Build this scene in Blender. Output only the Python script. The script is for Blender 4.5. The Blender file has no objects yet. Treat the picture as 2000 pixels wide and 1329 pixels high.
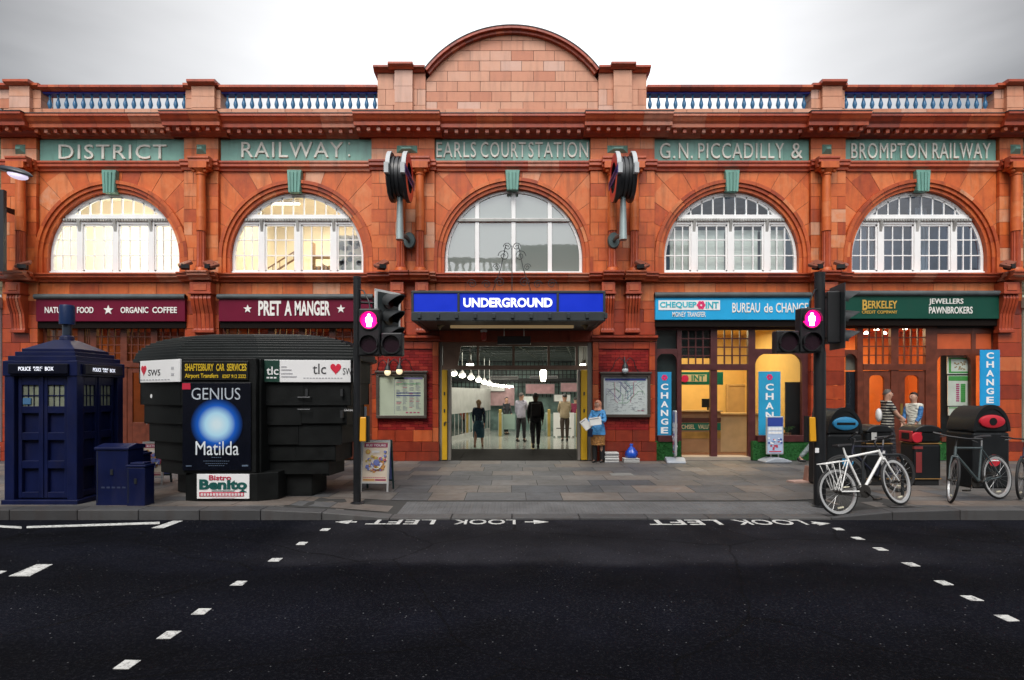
import bpy, bmesh, math, random
from mathutils import Vector, Matrix
random.seed(11)
PI = math.pi
S = bpy.context.scene
COL = S.collection

# ---------------------------------------------------------------- camera, sky, sun, exposure
F, H0, CX, HZ, DF = 1184.0, 1.755, 1000.0, 770.0, 16.0   # focal length and horizon in photo pixels; facade 16 m away
cd = bpy.data.cameras.new('camera'); cam = bpy.data.objects.new('camera', cd); COL.objects.link(cam)
cam.location = (0, -DF, H0); cam.rotation_euler = (PI/2, 0, 0)
cd.sensor_width = 36; cd.lens = 36*F/2000; cd.shift_y = (HZ-664.5)/2000; cd.clip_start = .1; cd.clip_end = 800
S.camera = cam

W = bpy.data.worlds.new('World'); S.world = W; W.use_nodes = True
nt = W.node_tree; nd = nt.nodes; lk = nt.links
bg = nd['Background']
SUN_EL, SUN_AZ = 50, 196          # sun is behind the camera, veiled by cloud
sky = nd.new('ShaderNodeTexSky'); sky.sky_type = 'NISHITA'; sky.sun_disc = False
sky.sun_elevation = math.radians(SUN_EL); sky.sun_rotation = math.radians(SUN_AZ)
tc = nd.new('ShaderNodeTexCoord')
mp = nd.new('ShaderNodeMapping'); mp.inputs['Scale'].default_value = (1.6, 1.6, 6)
ns = nd.new('ShaderNodeTexNoise'); ns.inputs['Scale'].default_value = 1.1; ns.inputs['Detail'].default_value = 5; ns.inputs['Roughness'].default_value = .45
sep = nd.new('ShaderNodeSeparateXYZ')
ab = nd.new('ShaderNodeMath'); ab.operation = 'ABSOLUTE'
mul = nd.new('ShaderNodeMath'); mul.operation = 'MULTIPLY_ADD'; mul.inputs[1].default_value = .30
rmp = nd.new('ShaderNodeValToRGB')
e = rmp.color_ramp.elements
e[0].position = .28; e[0].color = (9.6, 9.7, 9.9, 1)
e[1].position = .75; e[1].color = (1.8, 1.8, 1.82, 1)
x = e.new(.44); x.color = (7.0, 7.0, 7.05, 1)
x = e.new(.62); x.color = (4.3, 4.3, 4.34, 1)
mx = nd.new('ShaderNodeMix'); mx.data_type = 'RGBA'; mx.inputs[0].default_value = .93
lk.new(tc.outputs['Generated'], mp.inputs[0]); lk.new(mp.outputs[0], ns.inputs[0])
lk.new(tc.outputs['Generated'], sep.inputs[0]); lk.new(sep.outputs['X'], ab.inputs[0])
lk.new(ns.outputs[0], mul.inputs[0]); lk.new(ab.outputs[0], mul.inputs[2])
lk.new(mul.outputs[0], rmp.inputs[0])
lk.new(sky.outputs[0], mx.inputs[6]); lk.new(rmp.outputs[0], mx.inputs[7]); 
br = nd.new('ShaderNodeMapRange'); br.inputs[1].default_value = .25; br.inputs[2].default_value = -.35; br.inputs[3].default_value = 1; br.inputs[4].default_value = 1.75   # sky behind the camera, on the sun's side, raised to light the facade
lk.new(sep.outputs['Y'], br.inputs[0])
sc_ = nd.new('ShaderNodeVectorMath'); sc_.operation = 'SCALE'; lk.new(mx.outputs[2], sc_.inputs[0]); lk.new(br.outputs[0], sc_.inputs['Scale']); lk.new(sc_.outputs[0], bg.inputs[0])
bg.inputs['Strength'].default_value = .12
sl = bpy.data.lights.new('sun', 'SUN'); sl.energy = 1.5; sl.angle = math.radians(24); sl.color = (1, .95, .88)
so = bpy.data.objects.new('sun', sl); COL.objects.link(so)
_el, _az = math.radians(SUN_EL), math.radians(SUN_AZ)
so.rotation_euler = Vector((math.sin(_az)*math.cos(_el), math.cos(_az)*math.cos(_el), math.sin(_el))).to_track_quat('Z', 'Y').to_euler()
S.view_settings.view_transform = 'Standard'; S.view_settings.look = 'None'; S.view_settings.exposure = 0.52; S.view_settings.gamma = 1
S.view_settings.use_curve_mapping = False
S.render.engine = 'CYCLES'
S.cycles.use_denoising = True
try: S.cycles.denoiser = 'OPENIMAGEDENOISE'
except Exception: pass
S.cycles.max_bounces = 6; S.cycles.diffuse_bounces = 3; S.cycles.glossy_bounces = 3; S.cycles.transmission_bounces = 6; S.cycles.transparent_max_bounces = 12
S.cycles.caustics_reflective = False; S.cycles.caustics_refractive = False; S.cycles.sample_clamp_indirect = 5

# ---------------------------------------------------------------- measuring helpers: photo pixel + depth y -> metres
def U(px, y=0.0): return (px-CX)*(DF+y)/F
def V(py, y=0.0): return H0+(HZ-py)*(DF+y)/F
def YG(py, z=0.0): return F*(H0-z)/(py-HZ)-DF      # depth of a ground point seen at pixel row py

# ---------------------------------------------------------------- materials
MATS = {}
def mat(name, col, rough=.55, metal=0.0, var=.18, scale=3.0, bump=0.0, bscale=40.0, spec=.5, emit=None, est=0.0, coat=0.0, grime=0.0):
    if name in MATS: return MATS[name]
    m = bpy.data.materials.new(name); m.use_nodes = True; MATS[name] = m
    n = m.node_tree.nodes; l = m.node_tree.links; b = n['Principled BSDF']
    b.inputs['Roughness'].default_value = rough; b.inputs['Metallic'].default_value = metal
    b.inputs['Specular IOR Level'].default_value = spec; b.inputs['Coat Weight'].default_value = coat
    c4 = (col[0], col[1], col[2], 1)
    t = n.new('ShaderNodeTexCoord'); no = n.new('ShaderNodeTexNoise'); no.inputs['Scale'].default_value = scale; no.inputs['Detail'].default_value = 6
    l.new(t.outputs['Object'], no.inputs[0])
    r = n.new('ShaderNodeMapRange'); r.inputs[1].default_value = .25; r.inputs[2].default_value = .75; r.inputs[3].default_value = 1-var; r.inputs[4].default_value = 1+var*.6
    l.new(no.outputs[0], r.inputs[0])
    mm = n.new('ShaderNodeMix'); mm.data_type = 'RGBA'; mm.blend_type = 'MULTIPLY'; mm.inputs[0].default_value = 1; mm.inputs[6].default_value = c4
    l.new(r.outputs[0], mm.inputs[7])
    out = mm.outputs[2]
    if grime:
        n2 = n.new('ShaderNodeTexNoise'); n2.inputs['Scale'].default_value = 1.7; n2.inputs['Detail'].default_value = 8; n2.inputs['Roughness'].default_value = .7
        mp_ = n.new('ShaderNodeMapping'); mp_.inputs['Scale'].default_value = (2.2, 2.2, .7); l.new(t.outputs['Object'], mp_.inputs[0]); l.new(mp_.outputs[0], n2.inputs[0])
        r2 = n.new('ShaderNodeMapRange'); r2.inputs[1].default_value = .5; r2.inputs[2].default_value = .72; l.new(n2.outputs[0], r2.inputs[0])
        g = n.new('ShaderNodeMix'); g.data_type = 'RGBA'; g.inputs[7].default_value = (.05, .04, .035, 1)
        k = n.new('ShaderNodeMath'); k.operation = 'MULTIPLY'; k.inputs[1].default_value = grime; l.new(r2.outputs[0], k.inputs[0])
        l.new(k.outputs[0], g.inputs[0]); l.new(out, g.inputs[6]); out = g.outputs[2]
    l.new(out, b.inputs['Base Color'])
    rr = n.new('ShaderNodeMapRange'); rr.inputs[3].default_value = max(.02, rough*.8); rr.inputs[4].default_value = min(1, rough*1.2); l.new(no.outputs[0], rr.inputs[0]); l.new(rr.outputs[0], b.inputs['Roughness'])
    if bump:
        nb = n.new('ShaderNodeTexNoise'); nb.inputs['Scale'].default_value = bscale; nb.inputs['Detail'].default_value = 4; l.new(t.outputs['Object'], nb.inputs[0])
        bp = n.new('ShaderNodeBump'); bp.inputs['Strength'].default_value = bump; bp.inputs['Distance'].default_value = .01; l.new(nb.outputs[0], bp.inputs['Height']); l.new(bp.outputs[0], b.inputs['Normal'])
    if emit:
        b.inputs['Emission Color'].default_value = (emit[0], emit[1], emit[2], 1); b.inputs['Emission Strength'].default_value = est
    return m

def tonemat(name, stops, rough=.4, bump=.25, streak=.3, spec=.5, bscale=14, mottle=.16):
    """glazed terracotta, slabs: each block carries its own 'tone' (0..1) picking a colour from stops"""
    m = bpy.data.materials.new(name); m.use_nodes = True; MATS[name] = m
    n = m.node_tree.nodes; l = m.node_tree.links; b = n['Principled BSDF']; b.inputs['Specular IOR Level'].default_value = spec
    at = n.new('ShaderNodeAttribute'); at.attribute_name = 'tone'
    rp = n.new('ShaderNodeValToRGB'); el = rp.color_ramp.elements
    while len(el) < len(stops): el.new(.5)
    for q, (p, c) in zip(el, stops): q.position = p; q.color = (c[0], c[1], c[2], 1)
    t = n.new('ShaderNodeTexCoord')
    no = n.new('ShaderNodeTexNoise'); no.inputs['Scale'].default_value = 5; no.inputs['Detail'].default_value = 7; no.inputs['Roughness'].default_value = .65; l.new(t.outputs['Object'], no.inputs[0])
    ad = n.new('ShaderNodeMath'); ad.operation = 'MULTIPLY_ADD'; ad.inputs[1].default_value = mottle*2; l.new(no.outputs[0], ad.inputs[0])
    sb = n.new('ShaderNodeMath'); sb.operation = 'SUBTRACT'; sb.inputs[1].default_value = mottle; l.new(at.outputs['Fac'], sb.inputs[0]); l.new(sb.outputs[0], ad.inputs[2])
    l.new(ad.outputs[0], rp.inputs[0])
    mp_ = n.new('ShaderNodeMapping'); mp_.inputs['Scale'].default_value = (3.5, 3.5, .45); l.new(t.outputs['Object'], mp_.inputs[0])
    n2 = n.new('ShaderNodeTexNoise'); n2.inputs['Scale'].default_value = 1.6; n2.inputs['Detail'].default_value = 8; n2.inputs['Roughness'].default_value = .6; l.new(mp_.outputs[0], n2.inputs[0])
    r2 = n.new('ShaderNodeMapRange'); r2.inputs[1].default_value = .48; r2.inputs[2].default_value = .75; r2.inputs[3].default_value = 0; r2.inputs[4].default_value = streak; l.new(n2.outputs[0], r2.inputs[0])
    g = n.new('ShaderNodeMix'); g.data_type = 'RGBA'; g.inputs[7].default_value = (.035, .018, .012, 1); l.new(r2.outputs[0], g.inputs[0]); l.new(rp.outputs[0], g.inputs[6])
    l.new(g.outputs[2], b.inputs['Base Color'])
    rr = n.new('ShaderNodeMapRange'); rr.inputs[3].default_value = rough*.7; rr.inputs[4].default_value = rough*1.4; l.new(no.outputs[0], rr.inputs[0]); l.new(rr.outputs[0], b.inputs['Roughness'])
    nb = n.new('ShaderNodeTexNoise'); nb.inputs['Scale'].default_value = bscale; nb.inputs['Detail'].default_value = 5; l.new(t.outputs['Object'], nb.inputs[0])
    bp = n.new('ShaderNodeBump'); bp.inputs['Strength'].default_value = bump; bp.inputs['Distance'].default_value = .012; l.new(nb.outputs[0], bp.inputs['Height']); l.new(bp.outputs[0], b.inputs['Normal'])
    return m

def glass(name, tint=(.9, .95, .93), refl=1.0, clear=1.0, rough=.02, film=None):
    """thin window glass: clear with a fresnel reflection; film = colour of a translucent film or dirt on it"""
    if name in MATS: return MATS[name]
    m = bpy.data.materials.new(name); m.use_nodes = True; MATS[name] = m
    n = m.node_tree.nodes; l = m.node_tree.links; o = n['Material Output']; n.remove(n['Principled BSDF'])
    tr = n.new('ShaderNodeBsdfTransparent'); tr.inputs[0].default_value = (*tint, 1)
    gl = n.new('ShaderNodeBsdfGlossy'); gl.inputs['Roughness'].default_value = rough
    fr = n.new('ShaderNodeLayerWeight'); pw_ = n.new('ShaderNodeMath'); pw_.operation = 'POWER'; pw_.inputs[1].default_value = 4; l.new(fr.outputs['Facing'], pw_.inputs[0])
    k = n.new('ShaderNodeMath'); k.operation = 'MULTIPLY_ADD'; k.inputs[1].default_value = .85; k.inputs[2].default_value = .06*refl; l.new(pw_.outputs[0], k.inputs[0])
    t = n.new('ShaderNodeTexCoord'); no = n.new('ShaderNodeTexNoise'); no.inputs['Scale'].default_value = 2.2; l.new(t.outputs['Object'], no.inputs[0])
    bp = n.new('ShaderNodeBump'); bp.inputs['Strength'].default_value = .025; bp.inputs['Distance'].default_value = .04; l.new(no.outputs[0], bp.inputs['Height']); l.new(bp.outputs[0], gl.inputs['Normal'])
    base = tr.outputs[0]
    if film:
        df = n.new('ShaderNodeBsdfDiffuse'); df.inputs[0].default_value = (*film[:3], 1)
        m1 = n.new('ShaderNodeMixShader'); m1.inputs[0].default_value = film[3]; l.new(base, m1.inputs[1]); l.new(df.outputs[0], m1.inputs[2]); base = m1.outputs[0]
    ms = n.new('ShaderNodeMixShader'); l.new(k.outputs[0], ms.inputs[0]); l.new(base, ms.inputs[1]); l.new(gl.outputs[0], ms.inputs[2])
    l.new(ms.outputs[0], o.inputs[0])
    return m

# ---------------------------------------------------------------- mesh builder
def clip(poly, a, b, c):
    """keep the part of a convex polygon where a*x+b*z+c >= 0"""
    out = []
    for i in range(len(poly)):
        p, q = poly[i], poly[(i+1) % len(poly)]
        dp, dq = a*p[0]+b*p[1]+c, a*q[0]+b*q[1]+c
        if dp >= 0: out.append(p)
        if dp*dq < 0:
            s = dp/(dp-dq); out.append((p[0]+(q[0]-p[0])*s, p[1]+(q[1]-p[1])*s))
    return out
def area(p): return .5*sum(p[i][0]*p[(i+1) % len(p)][1]-p[(i+1) % len(p)][0]*p[i][1] for i in range(len(p)))
def inset(poly, d):
    if area(poly) < 0: poly = poly[::-1]
    r = poly
    n = len(poly)
    for i in range(n):
        p, q = poly[i], poly[(i+1) % n]
        ex, ez = q[0]-p[0], q[1]-p[1]; L = math.hypot(ex, ez)
        if L < 1e-6: continue
        a, b = -ez/L, ex/L
        r = clip(r, a, b, -(a*p[0]+b*p[1])-d)
        if len(r) < 3: return []
    return r
def rtone(mu=.5, sd=.17):
    sd *= .8
    v = random.gauss(mu, sd)
    if random.random() < .17: v += random.choice((-.22, .3, .42))
    return min(.98, max(.02, v))

class MB:
    def __init__(s): s.v = []; s.f = []; s.t = []; s.m = []; s.X = None
    def add(s, vs, fs, tone=.5, mi=0):
        b = len(s.v)
        if s.X is not None: vs = [s.X @ Vector(p) for p in vs]
        s.v += [tuple(p) for p in vs]; s.f += [tuple(i+b for i in f) for f in fs]; s.t += [tone]*len(fs); s.m += [mi]*len(fs); return s
    def box(s, x0, x1, y0, y1, z0, z1, tone=.5, mi=0):
        return s.add([(x0,y0,z0),(x1,y0,z0),(x1,y1,z0),(x0,y1,z0),(x0,y0,z1),(x1,y0,z1),(x1,y1,z1),(x0,y1,z1)],
                     [(0,3,2,1),(4,5,6,7),(0,1,5,4),(1,2,6,5),(2,3,7,6),(3,0,4,7)], tone, mi)
    def cbox(s, c, d, tone=.5, mi=0):
        return s.box(c[0]-d[0]/2, c[0]+d[0]/2, c[1]-d[1]/2, c[1]+d[1]/2, c[2]-d[2]/2, c[2]+d[2]/2, tone, mi)
    def prism(s, poly, a, b, axis='y', tone=.5, mi=0):
        n = len(poly)
        P = {'y': lambda p, d: (p[0], d, p[1]), 'x': lambda p, d: (d, p[0], p[1]), 'z': lambda p, d: (p[0], p[1], d)}[axis]
        vs = [P(p, a) for p in poly]+[P(p, b) for p in poly]
        fs = [tuple(range(n)), tuple(range(2*n-1, n-1, -1))]+[(i, i+n, (i+1) % n+n, (i+1) % n) for i in range(n)]
        return s.add(vs, fs, tone, mi)
    def arc(s, cx, cz, r0, r1, a0, a1, y0, y1, n=6, tone=.5, mi=0, rz=1.0):
        A = [a0+(a1-a0)*i/n for i in range(n+1)]
        for i in range(n):
            c = [(cx+r*math.cos(t), cz+r*math.sin(t)*rz) for r, t in ((r0,A[i]),(r1,A[i]),(r1,A[i+1]),(r0,A[i+1]))]
            s.prism(c, y0, y1, 'y', tone, mi)
        return s
    def lathe(s, prof, c=(0,0,0), n=16, axis='z', tone=.5, mi=0, flute=0, caps=True):
        if prof[0] == prof[-1]: caps = False
        vs, fs = [], []
        for r, h in prof:
            for k in range(n):
                a = 2*PI*k/n; rr = r*(1-flute*(k % 2))
                p = {'z': (rr*math.cos(a), rr*math.sin(a), h), 'y': (rr*math.cos(a), h, rr*math.sin(a)), 'x': (h, rr*math.cos(a), rr*math.sin(a))}[axis]
                vs.append((p[0]+c[0], p[1]+c[1], p[2]+c[2]))
        m = len(prof)
        for i in range(m-1):
            for k in range(n): fs.append((i*n+k, i*n+(k+1) % n, (i+1)*n+(k+1) % n, (i+1)*n+k))
        if caps and prof[0][0] > 1e-5: fs.append(tuple(range(n))[::-1])
        if caps and prof[-1][0] > 1e-5: fs.append(tuple((m-1)*n+k for k in range(n)))
        return s.add(vs, fs, tone, mi)
    def tube(s, pts, r, n=8, tone=.5, mi=0, closed=False):
        pts = [Vector(p) for p in pts]; m = len(pts)
        R = r if isinstance(r, (list, tuple)) else [r]*m
        vs, fs = [], []; up = None
        for i, p in enumerate(pts):
            a = pts[i-1] if (i > 0 or closed) else p; b = pts[(i+1) % m] if (i < m-1 or closed) else p
            d = (b-a).normalized()
            if up is None: up = Vector((0,0,1)) if abs(d.z) < .9 else Vector((1,0,0))
            u = d.cross(up); u = u.normalized() if u.length > 1e-6 else d.orthogonal().normalized(); w = u.cross(d).normalized(); up = w
            for k in range(n):
                t = 2*PI*k/n; vs.append(p+(u*math.cos(t)+w*math.sin(t))*R[i])
        for i in range(m if closed else m-1):
            for k in range(n):
                j = (i+1) % m; fs.append((i*n+k, i*n+(k+1) % n, j*n+(k+1) % n, j*n+k))
        if not closed: fs += [tuple(range(n))[::-1], tuple((m-1)*n+k for k in range(n))]
        return s.add(vs, fs, tone, mi)
    def ball(s, c, r, n=12, m=8, tone=.5, mi=0):
        r = r if isinstance(r, (tuple, list)) else (r, r, r)
        vs = [(c[0], c[1], c[2]-r[2])]; fs = []
        for i in range(1, m):
            a = -PI/2+PI*i/m
            for k in range(n): vs.append((c[0]+r[0]*math.cos(a)*math.cos(2*PI*k/n), c[1]+r[1]*math.cos(a)*math.sin(2*PI*k/n), c[2]+r[2]*math.sin(a)))
        vs.append((c[0], c[1], c[2]+r[2])); L = len(vs)-1
        for k in range(n):
            fs.append((0, 1+(k+1) % n, 1+k)); fs.append((L, 1+(m-2)*n+k, 1+(m-2)*n+(k+1) % n))
            for i in range(m-2): fs.append((1+i*n+k, 1+i*n+(k+1) % n, 1+(i+1)*n+(k+1) % n, 1+(i+1)*n+k))
        return s.add(vs, fs, tone, mi)
    def disc(s, c, r, y0, y1, n=24, rz=None, tone=.5, mi=0):
        return s.prism([(c[0]+r*math.cos(2*PI*k/n), c[1]+(rz or r)*math.sin(2*PI*k/n)) for k in range(n)], y0, y1, 'y', tone, mi)
    # ---- blocks of terracotta in a wall facing -y
    def block(s, poly, yf, yb, tone=None, j=.005, mi=0):
        p = inset(poly, j)
        if len(p) >= 3 and abs(area(p)) > 1e-4:
            s.prism(p, yf+random.uniform(-.002, .002), yb, 'y', rtone() if tone is None else tone, mi)
        return s
    def courses(s, x0, x1, z0, z1, yf, yb, ch=.27, bl=.55, mu=.5, sd=.17, j=.005, cl=None):
        n = max(1, round((z1-z0)/ch)); h = (z1-z0)/n; w = x1-x0
        for i in range(n):
            m = max(1, round(w/bl)); off = (.5 if i % 2 else 0) if m > 1 else 0
            cuts = sorted({0, 1}|{(k+off)/m for k in range(m) if 0 < (k+off)/m < 1})
            cuts = [c if c in (0, 1) else c+random.uniform(-.06, .06)/m for c in cuts]
            for a, b in zip(cuts, cuts[1:]):
                p = [(x0+a*w, z0+i*h), (x0+b*w, z0+i*h), (x0+b*w, z0+(i+1)*h), (x0+a*w, z0+(i+1)*h)]
                if cl: p = cl(p)
                if len(p) >= 3: s.block(p, yf, yb, rtone(mu, sd), j)
        return s
    def mould(s, prof, x0, x1, seg=.7, mu=.5, sd=.12, j=.002):
        n = max(1, round((x1-x0)/seg)); w = (x1-x0)/n
        for i in range(n): s.prism(prof, x0+i*w+(j if i else 0), x0+(i+1)*w-(j if i < n-1 else 0), 'x', rtone(mu, sd))
        return s
    def text(s, txt, x0, x1, z0, z1, y, depth=.01, bold=0.0, mi=0, tone=.5, back=False, rows=None, spacing=1.0):
        vs, fs = textmesh(txt, bold, spacing)
        mnx = min(v[0] for v in vs); mxx = max(v[0] for v in vs); mnz = min(v[1] for v in vs); mxz = max(v[1] for v in vs)
        if x1 is None:      # keep the letter shapes
            w = (mxx-mnx)/(mxz-mnz)*(z1-z0); x1 = x0+w
        sx = (x1-x0)/(mxx-mnx); sz = (z1-z0)/(mxz-mnz)
        q = [(x0+(v[0]-mnx)*sx, y+(depth if v[2] < 0 else 0) if not back else y, z0+(v[1]-mnz)*sz) for v in vs]
        return s.add(q, fs, tone, mi)
    def obj(s, name, mats, parent=None, smooth=None, bevel=0, bseg=2, weld=False):
        me = bpy.data.meshes.new(name); me.from_pydata(s.v, [], s.f)
        mats = mats if isinstance(mats, (list, tuple)) else [mats]
        for m in mats: me.materials.append(m)
        me.polygons.foreach_set('material_index', s.m)
        a = me.attributes.new('tone', 'FLOAT', 'FACE'); a.data.foreach_set('value', s.t)
        bm = bmesh.new(); bm.from_mesh(me)
        if weld: bmesh.ops.remove_doubles(bm, verts=bm.verts, dist=1e-4)
        bmesh.ops.recalc_face_normals(bm, faces=bm.faces); bm.to_mesh(me); bm.free()
        if smooth:
            me.shade_smooth(); me.set_sharp_from_angle(angle=math.radians(smooth))
        o = bpy.data.objects.new(name, me); COL.objects.link(o)
        if parent: o.parent = parent
        if bevel:
            b = o.modifiers.new('bevel', 'BEVEL'); b.width = bevel; b.segments = bseg; b.limit_method = 'ANGLE'; b.angle_limit = math.radians(40); b.harden_normals = False
        return o

_TX = {}
def textmesh(txt, bold=0.0, spacing=1.0):
    k = (txt, bold, spacing)
    if k in _TX: return _TX[k]
    c = bpy.data.curves.new('lettering', 'FONT'); c.body = txt; c.size = 1; c.extrude = .05; c.offset = bold; c.resolution_u = 3; c.space_character = spacing
    o = bpy.data.objects.new('lettering', c); COL.objects.link(o)
    dg = bpy.context.evaluated_depsgraph_get(); ev = o.evaluated_get(dg); me = ev.to_mesh()
    r = ([tuple(v.co) for v in me.vertices], [tuple(p.vertices) for p in me.polygons])
    ev.to_mesh_clear(); bpy.data.objects.remove(o); bpy.data.curves.remove(c)
    _TX[k] = r; return r

def thing(name, label, cat, loc=(0,0,0), rz=0.0, group=None):
    o = bpy.data.objects.new(name, None); COL.objects.link(o); o.empty_display_size = .2
    o.location = loc; o.rotation_euler = (0, 0, rz); return tag(o, label, cat, group)
def tag(o, label=None, cat=None, group=None, kind=None):
    if label: o['label'] = label
    if cat: o['category'] = cat
    if group: o['group'] = group
    if kind: o['kind'] = kind
    return o
def dup(root, loc, rz=None, label=None, group=None):
    def cp(o, par):
        c = o.copy(); COL.objects.link(c); c.parent = par
        for ch in o.children: cp(ch, c)
        return c
    r = cp(root, root.parent); r.location = loc
    if rz is not None: r.rotation_euler = (0, 0, rz)
    if label: r['label'] = label
    if group: r['group'] = group
    return r

# colours (base colours)
TERRA = tonemat('terracotta', [(0, (.31,.045,.014)), (.3, (.48,.092,.024)), (.55, (.60,.14,.034)), (.78, (.63,.21,.08)), (1, (.62,.32,.2))], rough=.42, spec=.32, mottle=.3, streak=.5)
TERRAD = tonemat('terracotta_red', [(0, (.14,.018,.01)), (.4, (.32,.042,.014)), (.7, (.46,.08,.02)), (1, (.5,.14,.05))], rough=.32, mottle=.22, streak=.4)
TERRAP = tonemat('terracotta_pale', [(0, (.42,.13,.06)), (.4, (.52,.21,.115)), (.7, (.56,.27,.165)), (1, (.56,.33,.25))], rough=.5, streak=.3, mottle=.24)
CORN = tonemat('terracotta_cornice', [(0, (.16,.022,.012)), (.45, (.40,.06,.02)), (.75, (.5,.115,.04)), (1, (.48,.19,.12))], rough=.36, streak=.45, mottle=.2)
GLAZE = tonemat('red_glazed_brick', [(0, (.09,.01,.012)), (.5, (.24,.018,.018)), (1, (.34,.04,.028))], rough=.2, streak=.25)
TEAL = tonemat('teal_faience', [(0, (.09,.24,.19)), (.5, (.15,.34,.28)), (1, (.22,.43,.36))], rough=.35, streak=.35)
MORT = mat('mortar', (.10, .055, .04), .9)
BALU = mat('blue_green_glaze', (.045, .19, .38), .25, var=.35, scale=9)
BLUEG = mat('blue_glazed_band', (.015, .03, .38), .3, var=.3)
CREAM = mat('cream_letter', (.74, .72, .64), .5, grime=.25)
WHITE = mat('white_paint', (.84, .84, .83), .45, var=.05, grime=.06)
SIGNW = mat('sign_white', (.8, .8, .8), .4, var=.03)
BLACKP = mat('black_paint', (.008, .009, .01), .45, var=.3, bump=.1, spec=.3)
IRON = mat('dark_iron', (.014, .017, .02), .5, var=.3, bump=.1)
GREYM = mat('grey_metal', (.2, .21, .22), .45, .3, var=.2)
STEEL = mat('steel', (.45, .45, .45), .3, .9, var=.15)
LEAD = mat('lead_hood', (.075, .09, .095), .6, var=.35, grime=.4)
WOOD = mat('brown_joinery', (.13, .03, .014), .38, var=.4, scale=6, bump=.1)
MAROONW = mat('maroon_joinery', (.075, .018, .018), .4, var=.3, scale=6, bump=.08)
CLEAR = glass('window_glass', (.86, .9, .88))
DARKI = mat('dark_interior', (.05, .055, .06), .8)
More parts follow.
